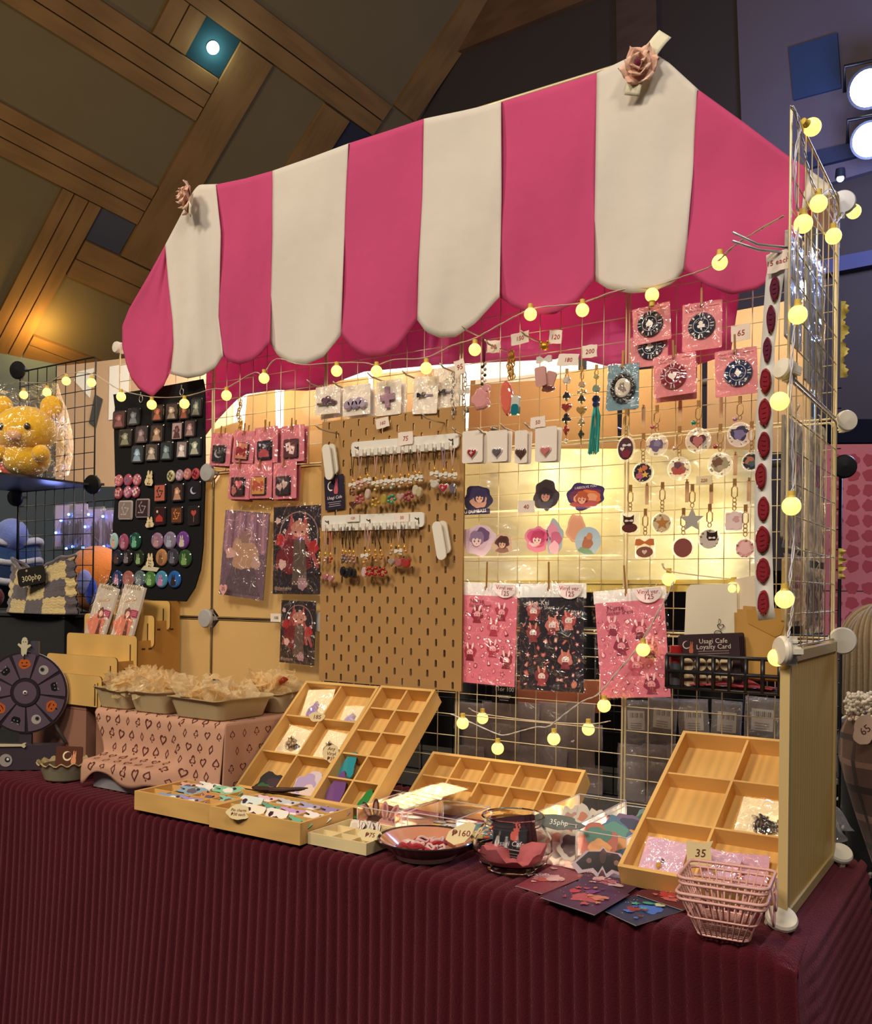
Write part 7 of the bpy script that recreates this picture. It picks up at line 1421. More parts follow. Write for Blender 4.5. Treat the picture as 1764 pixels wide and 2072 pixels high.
for j in range(9):
    for i in range(13):
        x = CX0 + .018 + i * .0325 + (j % 2) * .016; s = .05 + j * .068
        if x > CX1 - .012 or s > .66 or x < cl0(s) + .01: continue
        pl_ = (SPADE, DIAM, CLUB, HEART)[(i + j * 2) % 4]; sc = .0088 * rnd.uniform(.85, 1.2); a = rnd.uniform(-.25, .25); P_ = tf(pl_, 0, 0, a, sc); P2_ = tf(pl_, 0, 0, a, sc * .68)
        def mp(p): w_ = cloth_pt(x + p[0], s + p[1] / LS); e = .002; n = (cloth_pt(x + p[0] + e, s + p[1] / LS) - w_).cross(cloth_pt(x + p[0], s + p[1] / LS + e) - w_).normalized(); return w_ + n * .0012
        vs = [mp(p) for p in P_] + [mp(p) for p in P2_]; n = len(P_); g.add(vs, [(q, (q + 1) % n, n + (q + 1) % n, n + q) for q in range(n)], '5a2420')
make('printed_suits', g, 'paper', pc)
def side_pt(u, v): y = -.276 + u * .25; z = .151 * (1 - v); return Vector((.6845 + .0025 * math.sin(u * 22) * v + .004 * v, y - .012 * v * (1 - u), TZ + .0015 + z))
g = G(); g.surf(side_pt, 50, 20, 'd8a88c'); o = make('side_fall', g, 'thin_cloth', pc); o.modifiers.new('s', 'SOLIDIFY').thickness = .0012
g = G()
for j in range(4):
    for i in range(7):
        u0, v0 = (.08 + i * .135 + (j % 2) * .06), .16 + j * .22; pl_ = (SPADE, DIAM, CLUB, HEART)[(i + j) % 4]; vs = [side_pt(u0 + p[0] * .035, v0 - p[1] * .058) + Vector((.0014, 0, 0)) for p in pl_] + [side_pt(u0 + p[0] * .024, v0 - p[1] * .040) + Vector((.0014, 0, 0)) for p in pl_]; n = len(pl_)
        g.add(vs, [(q, (q + 1) % n, n + (q + 1) % n, n + q) for q in range(n)], '5a2420')
make('side_suits', g, 'paper', pc)
# moulded paper trays full of tissue-wrapped sweets
def pulp_tray(x0, x1, y0, y1, lab, seed, rz=0):
    cx, cy, w, l = (x0 + x1) / 2, (y0 + y1) / 2, x1 - x0, y1 - y0; h = .043; z0 = RZ + .0045
    th = thing('paper_tray', lab, 'tray', loc=(cx, cy, TZ + z0 - .001), rz=rz); c = 'b7a27a'; n = 7
    def R(f, r): return rrect(w * f, l * f, r, n=n)
    prof = [(.80, .014, .0), (.83, .016, .002), (.98, .02, h - .003), (1.06, .022, h), (1.06, .022, h + .002), (.96, .02, h + .001), (.80, .016, .004), (.76, .012, .003)]
    g = G(); m = len(R(1, .01)); vs = []
    for q, (f, r, z) in enumerate(prof):
        for i, (x, y) in enumerate(R(f, r)): a = math.atan2(y, x); vs.append((x, y, z + (.0035 * math.sin(a * 4 + seed) if 2 < q < 6 else 0)))
    for q in range(len(prof) - 1): g.add(vs, [(q * m + i, q * m + (i + 1) % m, (q + 1) * m + (i + 1) % m, (q + 1) * m + i) for i in range(m)], c, True)
    g.add(vs, [tuple(range(m - 1, -1, -1)), tuple((len(prof) - 1) * m + i for i in range(m))], c); make('bowl', g, 'card', th)
    g = G(); g.slab(rrect(.028, .003, .001, -w * .1, -l * .53), h + .0015, h + .0022, '6a5a40'); make('slot', g, 'card', th)
    r = random.Random(seed); g = G()
    for i in range(34):
        px, py = r.uniform(-.38, .38) * w, r.uniform(-.38, .38) * l; sz = r.uniform(.016, .030); A = [r.uniform(-1, 1) for _ in range(6)]; rot = Euler((r.uniform(-1.1, 1.1), r.uniform(-1.1, 1.1), r.uniform(0, 6)), 'XYZ').to_matrix().to_4x4()
        zc = h + r.uniform(-.008, .026); cc = r.choice(['e0cda4', 'd8c090', 'e6d6b4', 'd0b078'])
        g.surf(lambda u, v: Vector(((u - .5) * 2 * sz, (v - .5) * 2 * sz, sz * (.35 * math.sin(u * 5 + A[0] * 3) * A[1] + .4 * math.sin(v * 6 + A[2] * 3) * A[3] + .25 * abs(math.sin(u * 9 + v * 7 + A[4] * 5))))), 5, 5, cc, False, M=Matrix.Translation((px, py, zc)) @ rot)
    o = make('tissue_wraps', g, 'tissue_film', loc=(cx, cy, TZ + z0 - .001)); o.rotation_euler = (0, 0, rz); tag(o, 'crumpled cream tissue wraps filling the ' + lab.split(',')[0], 'tissue'); o['kind'] = 'stuff'
pulp_tray(.262, .372, -.268, -.13, 'moulded paper tray beside the plywood rack', 3); pulp_tray(.380, .500, -.272, -.125, 'middle moulded paper tray over the printed cloth', 5); pulp_tray(.512, .672, -.276, -.12, 'largest moulded paper tray near the wooden trays', 9); pulp_tray(.560, .672, -.105, -.022, 'rear moulded paper tray close to the pegboard', 14)
for x, y, c, lab in ((.575, -.20, '2a2024', 'black and white sweet showing through tissue in the largest tray'), (.640, -.065, 'b03428', 'red sweet showing through tissue in the rear tray')):
    g = G(); g.dome(tf(blob(4, 16), 0, 0, .4, .014, .009), 0, .009, c); tag(make('wrapped_sweet', g, 'gloss', M=Matrix.Translation((x, y, TZ + RZ + .068)) @ Matrix.Rotation(.8, 4, 'X')), lab, 'sweet')
# plywood stepped rack
rk = thing('stepped_rack', 'laser-cut plywood stepped display rack', 'rack', loc=(0, 0, TZ + RZ - .002)); PW = 'd6ac62'; SD = 'b98840'
SY = [(-.238, 0, .070), (-.197, .035, .110), (-.142, .075, .158), (-.092, .13, .205), (-.045, .17, .240)]
for i, (y, zb, zt) in enumerate(SY):
    g = G(); x1 = .257; g.slab(rrect(x1 + .005, zt - zb, .010, 0, 0), -.0018, .0018, PW, '6a4a20'); p_ = make('step_panel', g, 'ply', rk, M=Matrix.Translation((x1 / 2, y, (zt + zb) / 2)) @ WALLR)
    g = G(); g.box((.108, -.008, .0019), (.004, (zt - zb) * .7, .0004), '4a3214'); make('slot', g, 'ply', p_)
side = [(-.240, 0), (-.005, 0), (-.005, .240), (-.045, .240), (-.045, .192), (-.092, .192), (-.092, .146), (-.142, .146), (-.142, .10), (-.197, .10), (-.197, .062), (-.240, .055)]
for x in (.018, .246):
    g = G(); g.slab(side, -.0018, .0018, SD, '5a3c18'); s_ = make('side_panel', g, 'ply', rk, M=Matrix.Translation((x, 0, 0)) @ Matrix.Rotation(math.pi / 2, 4, 'Z') @ WALLR)
    for a, b in ((-.165, .085), (-.145, .085), (-.115, .13), (-.095, .13), (-.07, .175), (-.03, .175)): g = G(); g.box((a, b - .004, .0019), (.010, .004, .0004), '3a2810'); make('slot', g, 'ply', s_)
for i, (y0, y1, z) in enumerate(((-.238, -.197, .045), (-.197, -.142, .09), (-.142, -.092, .136), (-.092, -.045, .182))):
    g = G(); g.bbox((.02, y0 + .002, z), (.244, y1 - .002, z + .003), PW); make('shelf', g, 'ply', rk)
# spiral notepads in bags on the rack
for i, (x, rz) in enumerate(((.075, .16), (.178, .10))):
    M = Matrix.Translation((x, -.128, TZ + RZ + .140)) @ Matrix.Rotation(-.10, 4, 'Z') @ WALLR @ Matrix.Rotation(-.22, 4, 'X') @ Matrix.Rotation(-rz, 4, 'Z')
    th = thing('spiral_notepad', ['spiral notepad in a clear bag, rear one on the rack', 'spiral notepad in a crinkled shiny bag, front one on the rack'][i], 'notepad', M=M); w, h = .088, .138
    g = G(); g.slab(rrect(w, h, .002, 0, h / 2), -.006, 0, 'b8ac9c', 'd8d0c4'); make('pad', g, 'paper', th)
    g = G(); z = .0005; g.flat(tf(blob(6, 22, .12), -.004, h * .27, 0, w * .42, h * .21), z, 'c87a60'); g.flat(tf(blob(8), .006, h * .5, 0, w * .2, h * .1), z + .0002, '6a3c34'); g.flat(circ(w * .1, h * .055, 14, .004, h * .49), z + .0004, 'd8a890'); g.flat(tf(BUNNY, .012, h * .22, .1, .012, .022), z + .0006, '5a3028'); [g.flat(tf(blob(q_ + 3, 12, .3), (q_ - 2.5) * w * .09, h * .70 + .002 * q_, .3, w * .035, h * .022), z + .0003, 'c8a078') for q_ in range(6)]; g.flat(rrect(w * .32, h * .13, 0, w * .34, h * .52), z + .0008, '9c2c4c')
    for q in range(3): g.flat(rrect(w * .24, h * .008, 0, w * .34, h * .55 - q * h * .028), z + .001, 'd89aa8')
    make('cover_print', g, 'print', th); g = G()
    for q in range(7): x_ = (q - 3) * w * .10; g.tube([(x_, h - .004 + .006 * math.sin(a), -.003 + .006 * math.cos(a)) for a in [6.283 * j / 10 for j in range(10)]], .0011, 'c8b890', 5, True)
    make('spiral', g, 'metal', th); bag(th, w * 1.10, h * 1.22, .004, .006, 'film', h * .56, 7 + i)
# prize wheel
WC = Vector((.073, -.303, 0)); yaw = math.atan2(.6, .8); wz = .174
pw_ = thing('prize_wheel', 'small purple prize wheel with halloween icons on a box base', 'prize wheel', M=Matrix.Translation((WC.x, WC.y, TZ)) @ Matrix.Rotation(yaw, 4, 'Z')); WR = .094
DK, MV = '2c2026', '5a4a58'
bodyM = Matrix.Translation((0, 0, wz)) @ WALLR @ Matrix.Rotation(.04, 4, 'Z')
g = G(); g.slab(circ(WR, None, 56), -.004, .002, DK, 'c8c0c0'); disc = make('disc', g, 'plastic', pw_, M=bodyM)
for i in range(9):
    a0 = math.pi / 2 - math.pi / 9 + i * 2 * math.pi / 9 + .045; a1 = a0 + 2 * math.pi / 9 - .09; P_ = [((.034) * math.cos(a1 - (a1 - a0) * q / 3 + (.0)), .034 * math.sin(a1 - (a1 - a0) * q / 3)) for q in range(4)] + [(.0895 * math.cos(a0 + (a1 - a0) * q / 8), .0895 * math.sin(a0 + (a1 - a0) * q / 8)) for q in range(9)]
    g = G(); g.slab(P_, .002, .0035, MV); sg_ = make('segment', g, 'matte', disc); a = (a0 + a1) / 2; ix, iy = .066 * math.cos(a), .066 * math.sin(a); g = G(); z = .0038; kd = i % 3; ro = a - math.pi / 2; c_, s__ = math.cos(ro), math.sin(ro)
    Mi = Matrix.Translation((ix, iy, 0)) @ Matrix.Rotation(ro, 4, 'Z')
    if kd == 0:
        g.flat(tf(blob(3, 18, .06), 0, 0, 0, .0135, .0115), z, 'b85a24', M=Mi); g.flat([(-.008, -.003), (-.003, -.006), (.003, -.006), (.008, -.003), (.003, -.004), (-.003, -.004)], z + .0003, '2a1410', M=Mi)
        for d in (-.005, .005): g.flat(circ(.0018, None, 6, d, .003), z + .0003, '2a1410', M=Mi)
        g.flat(rrect(.003, .005, 0, 0, .0125), z, '1a1410', M=Mi)
    elif kd == 2:
        g.flat(circ(.011, None, 18), z, 'a8a098', M=Mi); g.flat(circ(.005, None, 12, -.003, -.001), z + .0003, '4a4640', M=Mi); g.flat(circ(.0025, None, 10, -.003, -.001), z + .0005, '101010', M=Mi)
    else:
        g.flat(tf(CAT, 0, 0, 0, .011, .010), z, '16141a', M=Mi)
        for d in (-.006, .006): g.flat([(d - .003, .006), (d + .003, .006), (d + (.003 if d > 0 else -.003), .0105)], z + .0003, '8a7c7c', M=Mi)
        for d in (-.004, .004): g.flat(circ(.0016, None, 6, d, .001), z + .0003, '8a8a7a', M=Mi)
    make('icon', g, 'print', disc)
g = G(); g.lathe([(.032, .002), (.032, .0042), (.0255, .0045)], DK, 30); g.lathe([(.0255, .004), (.0255, .0048), (.0001, .0052)], MV, 30); make('hub', g, 'matte', disc); g = G(); g.ball((0, 0, .005), .0055, 'c8c0b8', 12, 8, sq=(1, 1, .6)); g.ball((.0008, .0005, .0076), .0026, '201c1c', 8, 6, sq=(1, 1, .5)); make('eye_knob', g, 'gloss', disc)
g = G(); g.bbox((.010, -.002, wz + .085), (.028, .006, wz + .118), '4a4450'); make('pointer_post', g, 'plastic', pw_)
g = G(); g.slab(tf(GHOST, -.002, wz + .106, -.05, .017, .021), .006, .008, 'c8c0a0', '2a2420', M=WALLR); g.flat(circ(.0012, None, 6, -.004, wz + .117), .0084, '2a2420', M=WALLR); g.flat(circ(.0012, None, 6, .001, wz + .117), .0084, '2a2420', M=WALLR); make('ghost_pointer', g, 'print', pw_)
g = G(); g.bbox((-.014, .0, .055), (.014, .008, wz - .02), '3c343c'); make('stand', g, 'plastic', pw_); g = G()
for s_ in (-1, 1): g.tube([(s_ * .085, .018, .056), (s_ * .03, .010, wz - .02)], .004, '6a6460', 6)
make('braces', g, 'plastic', pw_)
g = G(); g.bbox((-.115, -.020, 0), (.085, .018, .056), '41363e'); base_ = make('base_box', g, 'plastic', pw_); g = G(); g.slab(circ(.0145, None, 22, -.035, .022), .0202, .0215, 'a09890', M=WALLR); g.slab(circ(.006, None, 14, -.031, .024), .0215, .0222, '302c2c', M=WALLR); g.slab(circ(.003, None, 10, -.030, .025), .0222, .0227, 'e0dcd8', M=WALLR); make('eye_sticker', g, 'gloss', base_)
g = G(); BN = [(-.045, .004), (-.05, .008), (-.055, .004), (-.05, 0), (-.055, -.004), (-.05, -.008), (-.045, -.003), (.03, -.002), (.036, -.006), (.040, -.001), (.037, .001), (.041, .006), (.035, .006), (.030, .003)]; g.slab([(x - .03, y + .056) for x, y in BN], .0205, .0235, 'cdbf98', M=WALLR); make('bone', g, 'plastic', pw_)
# scalloped pot with a glowing-printed card
pt = thing('scalloped_pot', 'grey-green ceramic pot with a scalloped rim holding a card', 'pot', loc=(.246, -.318, TZ)); PR = [(.0001, 0), (.042, 0), (.045, .003), (.052, .024), (.055, .032), (.060, .037), (.0575, .039), (.050, .032), (.048, .024), (.040, .007), (.0001, .005)]
g = G(); g.lathe(PR, '8f8a70', 72, wob=lambda q, a, r, z: (r * (1 + (.035 * math.sin(a * 15) if 4 <= q <= 6 else 0)), z + (.0035 * math.sin(a * 15 + .8) if 4 <= q <= 6 else 0)), cols=['8f8a70'] * 4 + ['a8946a'] * 3 + ['7a6a50'] * 3); make('bowl', g, 'ceramic', pt)
th = thing('pot_card', 'brown card with moon and rabbit standing in the scalloped pot', 'card', M=Matrix.Translation((.244, -.312, TZ + .004)) @ Matrix.Rotation(.45, 4, 'Z') @ WALLR @ Matrix.Rotation(-.1, 4, 'X')); g = G(); g.slab(rrect(.062, .062, .004, 0, .033), -.001, .001, '5a3426'); make('card', g, 'print', th)
g = G(); outline(circ(.0105, None, 20, -.004, .043), .35, 'f0d8b0', g, .0014); g.flat(circ(.007, None, 14, -.001, .045), .0016, '5a3426'); g.flat(tf(BUNNY, .012, .040, -.1, .009, .014), .0014, 'e0966a'); make('printed_face', g, 'print', th)

# ------------------------------------------------------------------ neighbouring booth at the left
bs = thing('black_stand', 'black cloth covered stand of the left neighbour', 'stand', loc=(-.46, .10, 0)); g = G(); g.bbox((-.39, -.20, 0), (.385, .24, hz(1) - .008), '0c0b0d'); make('cloth_cover', g, 'fabric', bs); g = G(); g.bbox((-.395, -.205, hz(1) - .008), (.39, .245, hz(1)), '100f12'); make('top_board', g, 'fabric', bs)
for r, lab in ((2, 'black wire grid of the left neighbour above its shelf'), (1, 'black wire grid of the left neighbour below its shelf')): grid_panel(Matrix.Translation((-.295, .02, hz(r + .5))) @ WALLR, lab, BM)
grid_panel(Matrix.Translation((.0, .24, hz(1.5))) @ WALLR, 'black wire grid carrying the purple packets', BM); grid_panel(Matrix.Translation((-.36, .30, hz(1.5))) @ WALLR, 'black wire grid behind the blue plush', BM)
g = G(); g.slab(rrect(.345, .345, .005), -.003, .003, '15151a'); tag(make('black_shelf', g, 'plastic', loc=(-.297, -.155, hz(2))), 'black shelf board under the bagged yellow plush', 'shelf')
g = G()
for y in (-.325, .015): g.tube([(-.46, y, hz(1)), (-.46, y, hz(2) - .004)], .004, '15151a', 8)
tag(make('shelf_posts', g, 'metal'), 'pair of thin black posts under the black shelf', 'post')
for i, (p, lab) in enumerate((((-.122, .015, hz(2)), 'black connector at the corner of the neighbour shelf'), ((-.465, .012, hz(3)), 'black connector atop the neighbour grid'), ((-.465, .01, hz(2) - .02), 'black connector under the neighbour shelf'))): connector(axis(p, (.3, -.9, -.1)), lab, .026, '121214')
# yellow crocheted plush in a clear bag (plain round-eared toy)
YM = Matrix.Translation(W(52, 968, -.16)); YM.translation.z = hz(2) + .004; yp = thing('plush_toy', 'yellow crocheted plush toy in a clear bag on the black shelf', 'plush toy', M=YM @ Matrix.Rotation(.5, 4, 'Z'))
g = G(); g.ball((0, 0, .045), .062, 'd8a81c', 24, 16, sq=(1, .8, .75)); make('body', g, 'yarn', yp); g = G(); g.ball((0, -.005, .118), .072, 'dcae20', 28, 18, sq=(1.1, .85, .85)); hd = make('head', g, 'yarn', yp)
for s_ in (-1, 1):
    g = G(); g.ball((s_ * .066, 0, .178), .030, 'd8a81c', 18, 12, sq=(1, .5, 1)); make('ear', g, 'yarn', yp); g = G(); g.ball((s_ * .034, -.060, .118), .009, '241c18', 10, 8, sq=(1, .6, 1)); make('eye', g, 'gloss', hd); g = G(); g.ball((s_ * .055, -.030, .055), .022, 'd8a81c', 14, 10); make('arm', g, 'yarn', yp)
g = G(); g.ball((0, -.064, .095), .016, 'c89a70', 12, 8, sq=(1.3, .5, .8)); make('muzzle', g, 'yarn', hd)
g = G(); g.surf(lambda u, v: Vector(((.095 + .012 * math.sin(v * 5)) * math.cos(u * 6.283) * (1.1 - .5 * max(0, v - .75)), (.075 + .01 * math.sin(u * 19)) * math.sin(u * 6.283) * (1.1 - 2.6 * max(0, v - .72)), v * .235 + .01 * math.sin(u * 12))), 40, 16, 'ffffff'); make('plastic_bag', g, 'film', yp)
g = G(); g.ball((0, 0, .05), .055, 'b0402c', 20, 14, sq=(1, .8, .9)); rp_ = thing('plush_toy', 'red crocheted plush half hidden behind the yellow one', 'plush toy', loc=(-.52, -.02, 0)); rp_.location.z = hz(2) + .004; make('body', g, 'yarn', rp_); g = G(); g.ball((.03, -.02, .10), .035, 'b84a34', 16, 12); make('head', g, 'yarn', rp_)
# blue and white fluffy plush
bp_ = thing('plush_toy', 'blue and white fluffy crocheted plush below the shelf', 'plush toy', loc=(W(10, 1080, .10).x - .02, .13, 0)); bp_.location.z = hz(1) + .06
g = G(); g.ball((0, 0, .09), .10, '2a4470', 26, 18, sq=(1, .9, 1.1)); make('body', g, 'yarn', bp_); g = G(); g.ball((.055, -.03, .17), .052, '6a7cc0', 20, 14, sq=(1.2, .8, 1)); make('ear', g, 'yarn', bp_)
g = G()
for z in (.03, .09, .15): g.tube([(.094 * math.cos(a), .086 * math.sin(a), z + .006 * math.sin(3 * a)) for a in [6.283 * j / 24 for j in range(24)]], .011, 'b8bcc8', 8, True)
make('white_bands', g, 'yarn', bp_); g = G(); g.lathe([(.05, -.055), (.07, 0)], '15151a', 20); make('stand_ring', g, 'plastic', bp_)
# checkered crochet bag with tag
cbp = W(85, 1245, -.09); cbg = thing('crochet_bag', 'grey and cream checkered crochet bag on the black stand', 'bag', M=Matrix.Translation((cbp.x, -.09, hz(1) + .001)))
def bagpt(u, v, s_): 
    w = .150 * (1 - .10 * v) + .004 * math.sin(v * 40); x = (u - .5) * 2 * w; return Vector((x, s_ * (.035 * (1 - (2 * u - 1) ** 4) * (1 - .55 * v)) , v * (.125 + .016 * math.sin(u * 6 + 2.4) + .012 * (abs(2 * u - 1) ** 2)) + .0025 * math.sin(u * 90) * (v > .05)))
def chk(u, v): return 'c9b27c' if (int(u * 4 + .3) + int(v * 3.2)) % 2 else '5c5356'
for s_, nm in ((-1, 'front'), (1, 'back')):
    g = G(); g.surf(lambda u, v: bagpt(u, v, s_) + Vector((0, s_ * .003 * abs(math.sin(v * 60)) , 0)), 48, 48, 'c9b27c', True, colfn=chk); make(nm + '_panel', g, 'yarn', cbg)
g = G(); g.tube([bagpt(u / 20, 1, -1) for u in range(21)], .005, '6a6064', 6); g.tube([bagpt(u / 20, 1, 1) for u in range(21)], .005, '6a6064', 6); make('rim', g, 'yarn', cbg)
g = G(); g.slab(rrect(.088, .046, .010), 0, .002, '1c1814'); tg_ = make('tag', g, 'paper', cbg, M=Matrix.Translation((.022, -.046, .098)) @ Matrix.Rotation(.25, 4, 'Z') @ WALLR @ Matrix.Rotation(.18, 4, 'Z')); g = G(); g.text('300php', .021, 'd8c69a', 0, -.004, .0025); g.slab(circ(.003, None, 10, -.012, .016), .002, .0028, 'a89a80'); make('lettering', g, 'paper', tg_)
# orange crocheted ball with blue patch
ob = thing('plush_toy', 'large orange crocheted plush with a blue eye patch', 'plush toy', loc=(W(195, 1245, .13).x, .13, hz(1) + .001)); g = G(); g.ball((0, 0, .095), .098, 'c8742c', 30, 20, sq=(1, .9, .98)); make('body', g, 'yarn', ob); g = G(); g.ball((.040, -.072, .085), .030, '7a80b8', 16, 12, sq=(1, .5, 1.2)); g.ball((.062, -.066, .060), .026, '2440a8', 16, 12, sq=(.9, .5, 1.5)); make('eye_patch', g, 'yarn', ob)
# purple-lit packets and small blue lights
for i, (x, y, w, h) in enumerate(((132, 1064, 44, 92), (158, 1062, 38, 92), (193, 1068, 40, 84), (222, 1070, 34, 84))):
    th = packet(x, y, w, h, .222, ['clear packet with dark ribbons at the left of four', 'clear packet with dark ribbons next to the wide one', 'clear packet with brown stems on the black grid', 'clear packet with brown stems beside the pin banner'][i], 'b0a4cc', 0, None, False)
    g = G()
    for q in range(3): g.dome(tf(blob(q + i, 12, .2), (q - 1) * .014, -.02, 0, .006, .038), .0005, .003, '3a2c3c' if i < 2 else '5a3c48')
    make('ribbons', g, 'fabric', th)
ls = thing('led_string', 'string of tiny blue lights on the black grid', 'string lights', loc=W(160, 1100, .21)); L0 = ls.location.copy(); LEDP = [(113, 1078), (123, 1053), (139, 1041), (179, 1041), (208, 1045), (134, 1110), (147, 1106), (168, 1108), (210, 1106), (172, 1066)]
g = G(); g.tube([W(x, y, .212) - L0 for x, y in LEDP], .0008, '8a8aa0', 4); make('wire', g, 'plastic', ls)
for x, y in LEDP: g = G(); g.ball((0, 0, 0), .0042, '4060ff', 8, 6); make('led', g, 'led_blue', ls, loc=W(x, y, .210) - L0)
lamp('blue_glow', 'POINT', (-.10, .12, hz(1.75)), .55, (.32, .30, 1.0), .03); lamp('blue_glow', 'POINT', (-.25, -.02, hz(1.85)), .3, (.25, .32, 1.0), .03)
g = G(); g.surf(lambda u, v: Vector((-.85 + u * 1.0, .75 + .02 * math.sin(u * 40), v * (ZT + .82))), 40, 4, '1a181c'); tag(make('dark_curtain', g, 'fabric'), 'dark curtain behind the neighbouring booth', 'curtain')
g = G(); g.ball((0, 0, .04), .05, '5a1018', 18, 12, sq=(1.3, 1, .8)); tag(make('red_pouch', g, 'fabric', loc=(-.52, -.05, hz(1) + .001)), 'dark red cloth pouch at the edge of the black stand', 'pouch')
# ------------------------------------------------------------------ string lights
BR = .0118
bulb_me = G(); bulb_me.ball((0, 0, 0), BR, 'ffe08a', 18, 12); bulb_me = mesh('bulb', bulb_me)
cap_me = G(); cap_me.lathe([(.0001, .0195), (.0046, .0190), (.0046, .013), (.0060, .010)], 'd8b850', 12); cap_me = mesh('cap', cap_me)
def smooth_path(pts, n=5):
    pts = [Vector(p) for p in pts]; o = []
    for i in range(len(pts) - 1):
        a, b, c, d = pts[max(0, i - 1)], pts[i], pts[i + 1], pts[min(len(pts) - 1, i + 2)]
        for j in range(n):
            t_ = j / n; o.append(.5 * ((2 * b) + (c - a) * t_ + (2 * a - 5 * b + 4 * c - d) * t_ ** 2 + (3 * b - a - 3 * c + d) * t_ ** 3))
    return o + [pts[-1]]
def light_string(lab, path, bulbs, mat='bulb', wcol='c8b49a'):
    L0 = Vector(path[0]); th = thing('light_string', lab, 'string lights', loc=L0); q = smooth_path([Vector(p) - L0 for p in path]); g = G()
    g.tube([p + Vector((.0014 * math.sin(i * 1.3), .0014 * math.cos(i * 1.3), 0)) for i, p in enumerate(q)], .0009, wcol, 5); g.tube([p + Vector((-.0014 * math.sin(i * 1.3), -.0014 * math.cos(i * 1.3), 0)) for i, p in enumerate(q)], .0009, wcol, 5); make('cable', g, 'plastic', th)
    for b in bulbs:
        p, d = (b, Vector((0, 0, 1))) if not isinstance(b, tuple) else (b[0], Vector(b[1]))
        R = Vector((0, 0, 1)).rotation_difference(d).to_matrix().to_4x4()
        o = make('bulb', None, mat, th, me=bulb_me, M=Matrix.Translation(p - L0) @ R); c = make('cap', None, 'plastic', o, me=cap_me)
    return th
Y1 = -.062
P1 = [(38, 772), (95, 774), (132, 756), (185, 756), (212, 770), (244, 789), (307, 803), (372, 802), (430, 787), (458, 785)] + [k('c3', *p) for p in ((370, 112), (430, 122), (520, 20))] + [(610, 738)] + [k('c3', *p) for p in ((915, 45), (1100, 46), (1182, 60), (1300, 25), (1505, 12))] + [k('c5', *p) for p in ((60, 372), (228, 318), (430, 208), (650, 98), (850, 70), (1050, 45))] + [(1250, 588)]
B1 = [(48, 799), (95, 794), (134, 771), (185, 774), (245, 803), (307, 819), (373, 817)] + [k('c3', *p) for p in ((190, 262), (438, 148), (918, 100), (1182, 102), (1510, 82))] + [k('c5', *p) for p in ((228, 405), (652, 135), (1048, 104))]
pts = [W(x, y, Y1 if x > 225 else .004) for x, y in P1] + [W(1320, 580, -.06), W(1380, 560, -.10), W(1440, 538, -.17), W(*k('d3', 150, 1282), -.22), W(*k('d3', 430, 1115), -.335)]
bl = [W(x, y, Y1 - .004 if x > 225 else -.004) for x, y in B1] + [(W(1319, 597, -.066), (0, 0, -1)), W(1456, 531, -.172)]
light_string('long string of yellow globe bulbs under the awning edge', pts, bl)
P2 = [k('c7', *p) for p in ((105, 1100), (220, 1148), (410, 1232), (480, 1246), (600, 1215), (700, 1190), (780, 1186), (900, 1095), (1020, 1010), (1120, 965), (1250, 815), (1400, 630), (1560, 350), (1640, 190))]
light_string('low string of globe bulbs crossing the grid below the sticker sheets', [W(x, y, -.046) for x, y in P2], [W(*k('c7', *p), -.05) for p in ((190, 1164), (430, 1338), (815, 1272), (1160, 1045), (1428, 660))], 'bulb_pale', 'c8c0b8')
light_string('string of globe bulbs hanging behind the wire grid', [W(*k('c7', *p), .02) for p in ((230, 1060), (325, 1100), (700, 1150), (1050, 1170), (1200, 1150))], [W(*k('c7', *p), .022) for p in ((325, 1130), (1052, 1206))])
# string wound around the side grid
XS = 5 * MD
def sx(x, y, X=XS + .008): return PX(x, y, X)
PS = [(1600, 215), (1617, 250), (1608, 330), (1612, 420), (1619, 440), (1606, 520), (1612, 600), (1605, 690), (1600, 780), (1603, 880), (1605, 980), (1600, 1005), (1606, 1090), (1598, 1180), (1606, 1200), (1600, 1255), (1594, 1290)]
bs_ = [(sx(1643, 257, XS + .010), (-.3, -.6, .1)), sx(1625, 453, XS + .012), sx(1614, 637, XS + .012), (sx(1577, 812, XS - .004), (.2, 1, .1)), sx(1601, 1024, XS + .010), sx(1587, 1212, XS + .006), sx(1572, 1330, XS - .010)]
light_string('string of globe bulbs wound down the front of the side grid', [sx(x, y) for x, y in PS], bs_, 'bulb_pale', 'c8c4cc')
PS2 = [(1605, 215), (1622, 280), (1632, 330), (1648, 385), (1660, 395), (1680, 385), (1690, 430), (1686, 455), (1700, 440), (1712, 425)]
light_string('short string of globe bulbs looped at the top rear corner', [sx(x, y) for x, y in PS2], [sx(1656, 412, XS + .012), sx(1686, 478, XS + .010), (sx(1727, 428, XS + .012), (0, -.7, .4))], 'bulb_pale', 'c8c4cc')
light_string('loose bulbs glowing between basket and grid', [W(1340, 1140, -.02), W(1352, 1155, -.02), W(1420, 1165, -.02), W(1483, 1172, -.02)], [W(1353, 1172, -.012), W(1484, 1191, -.022)])
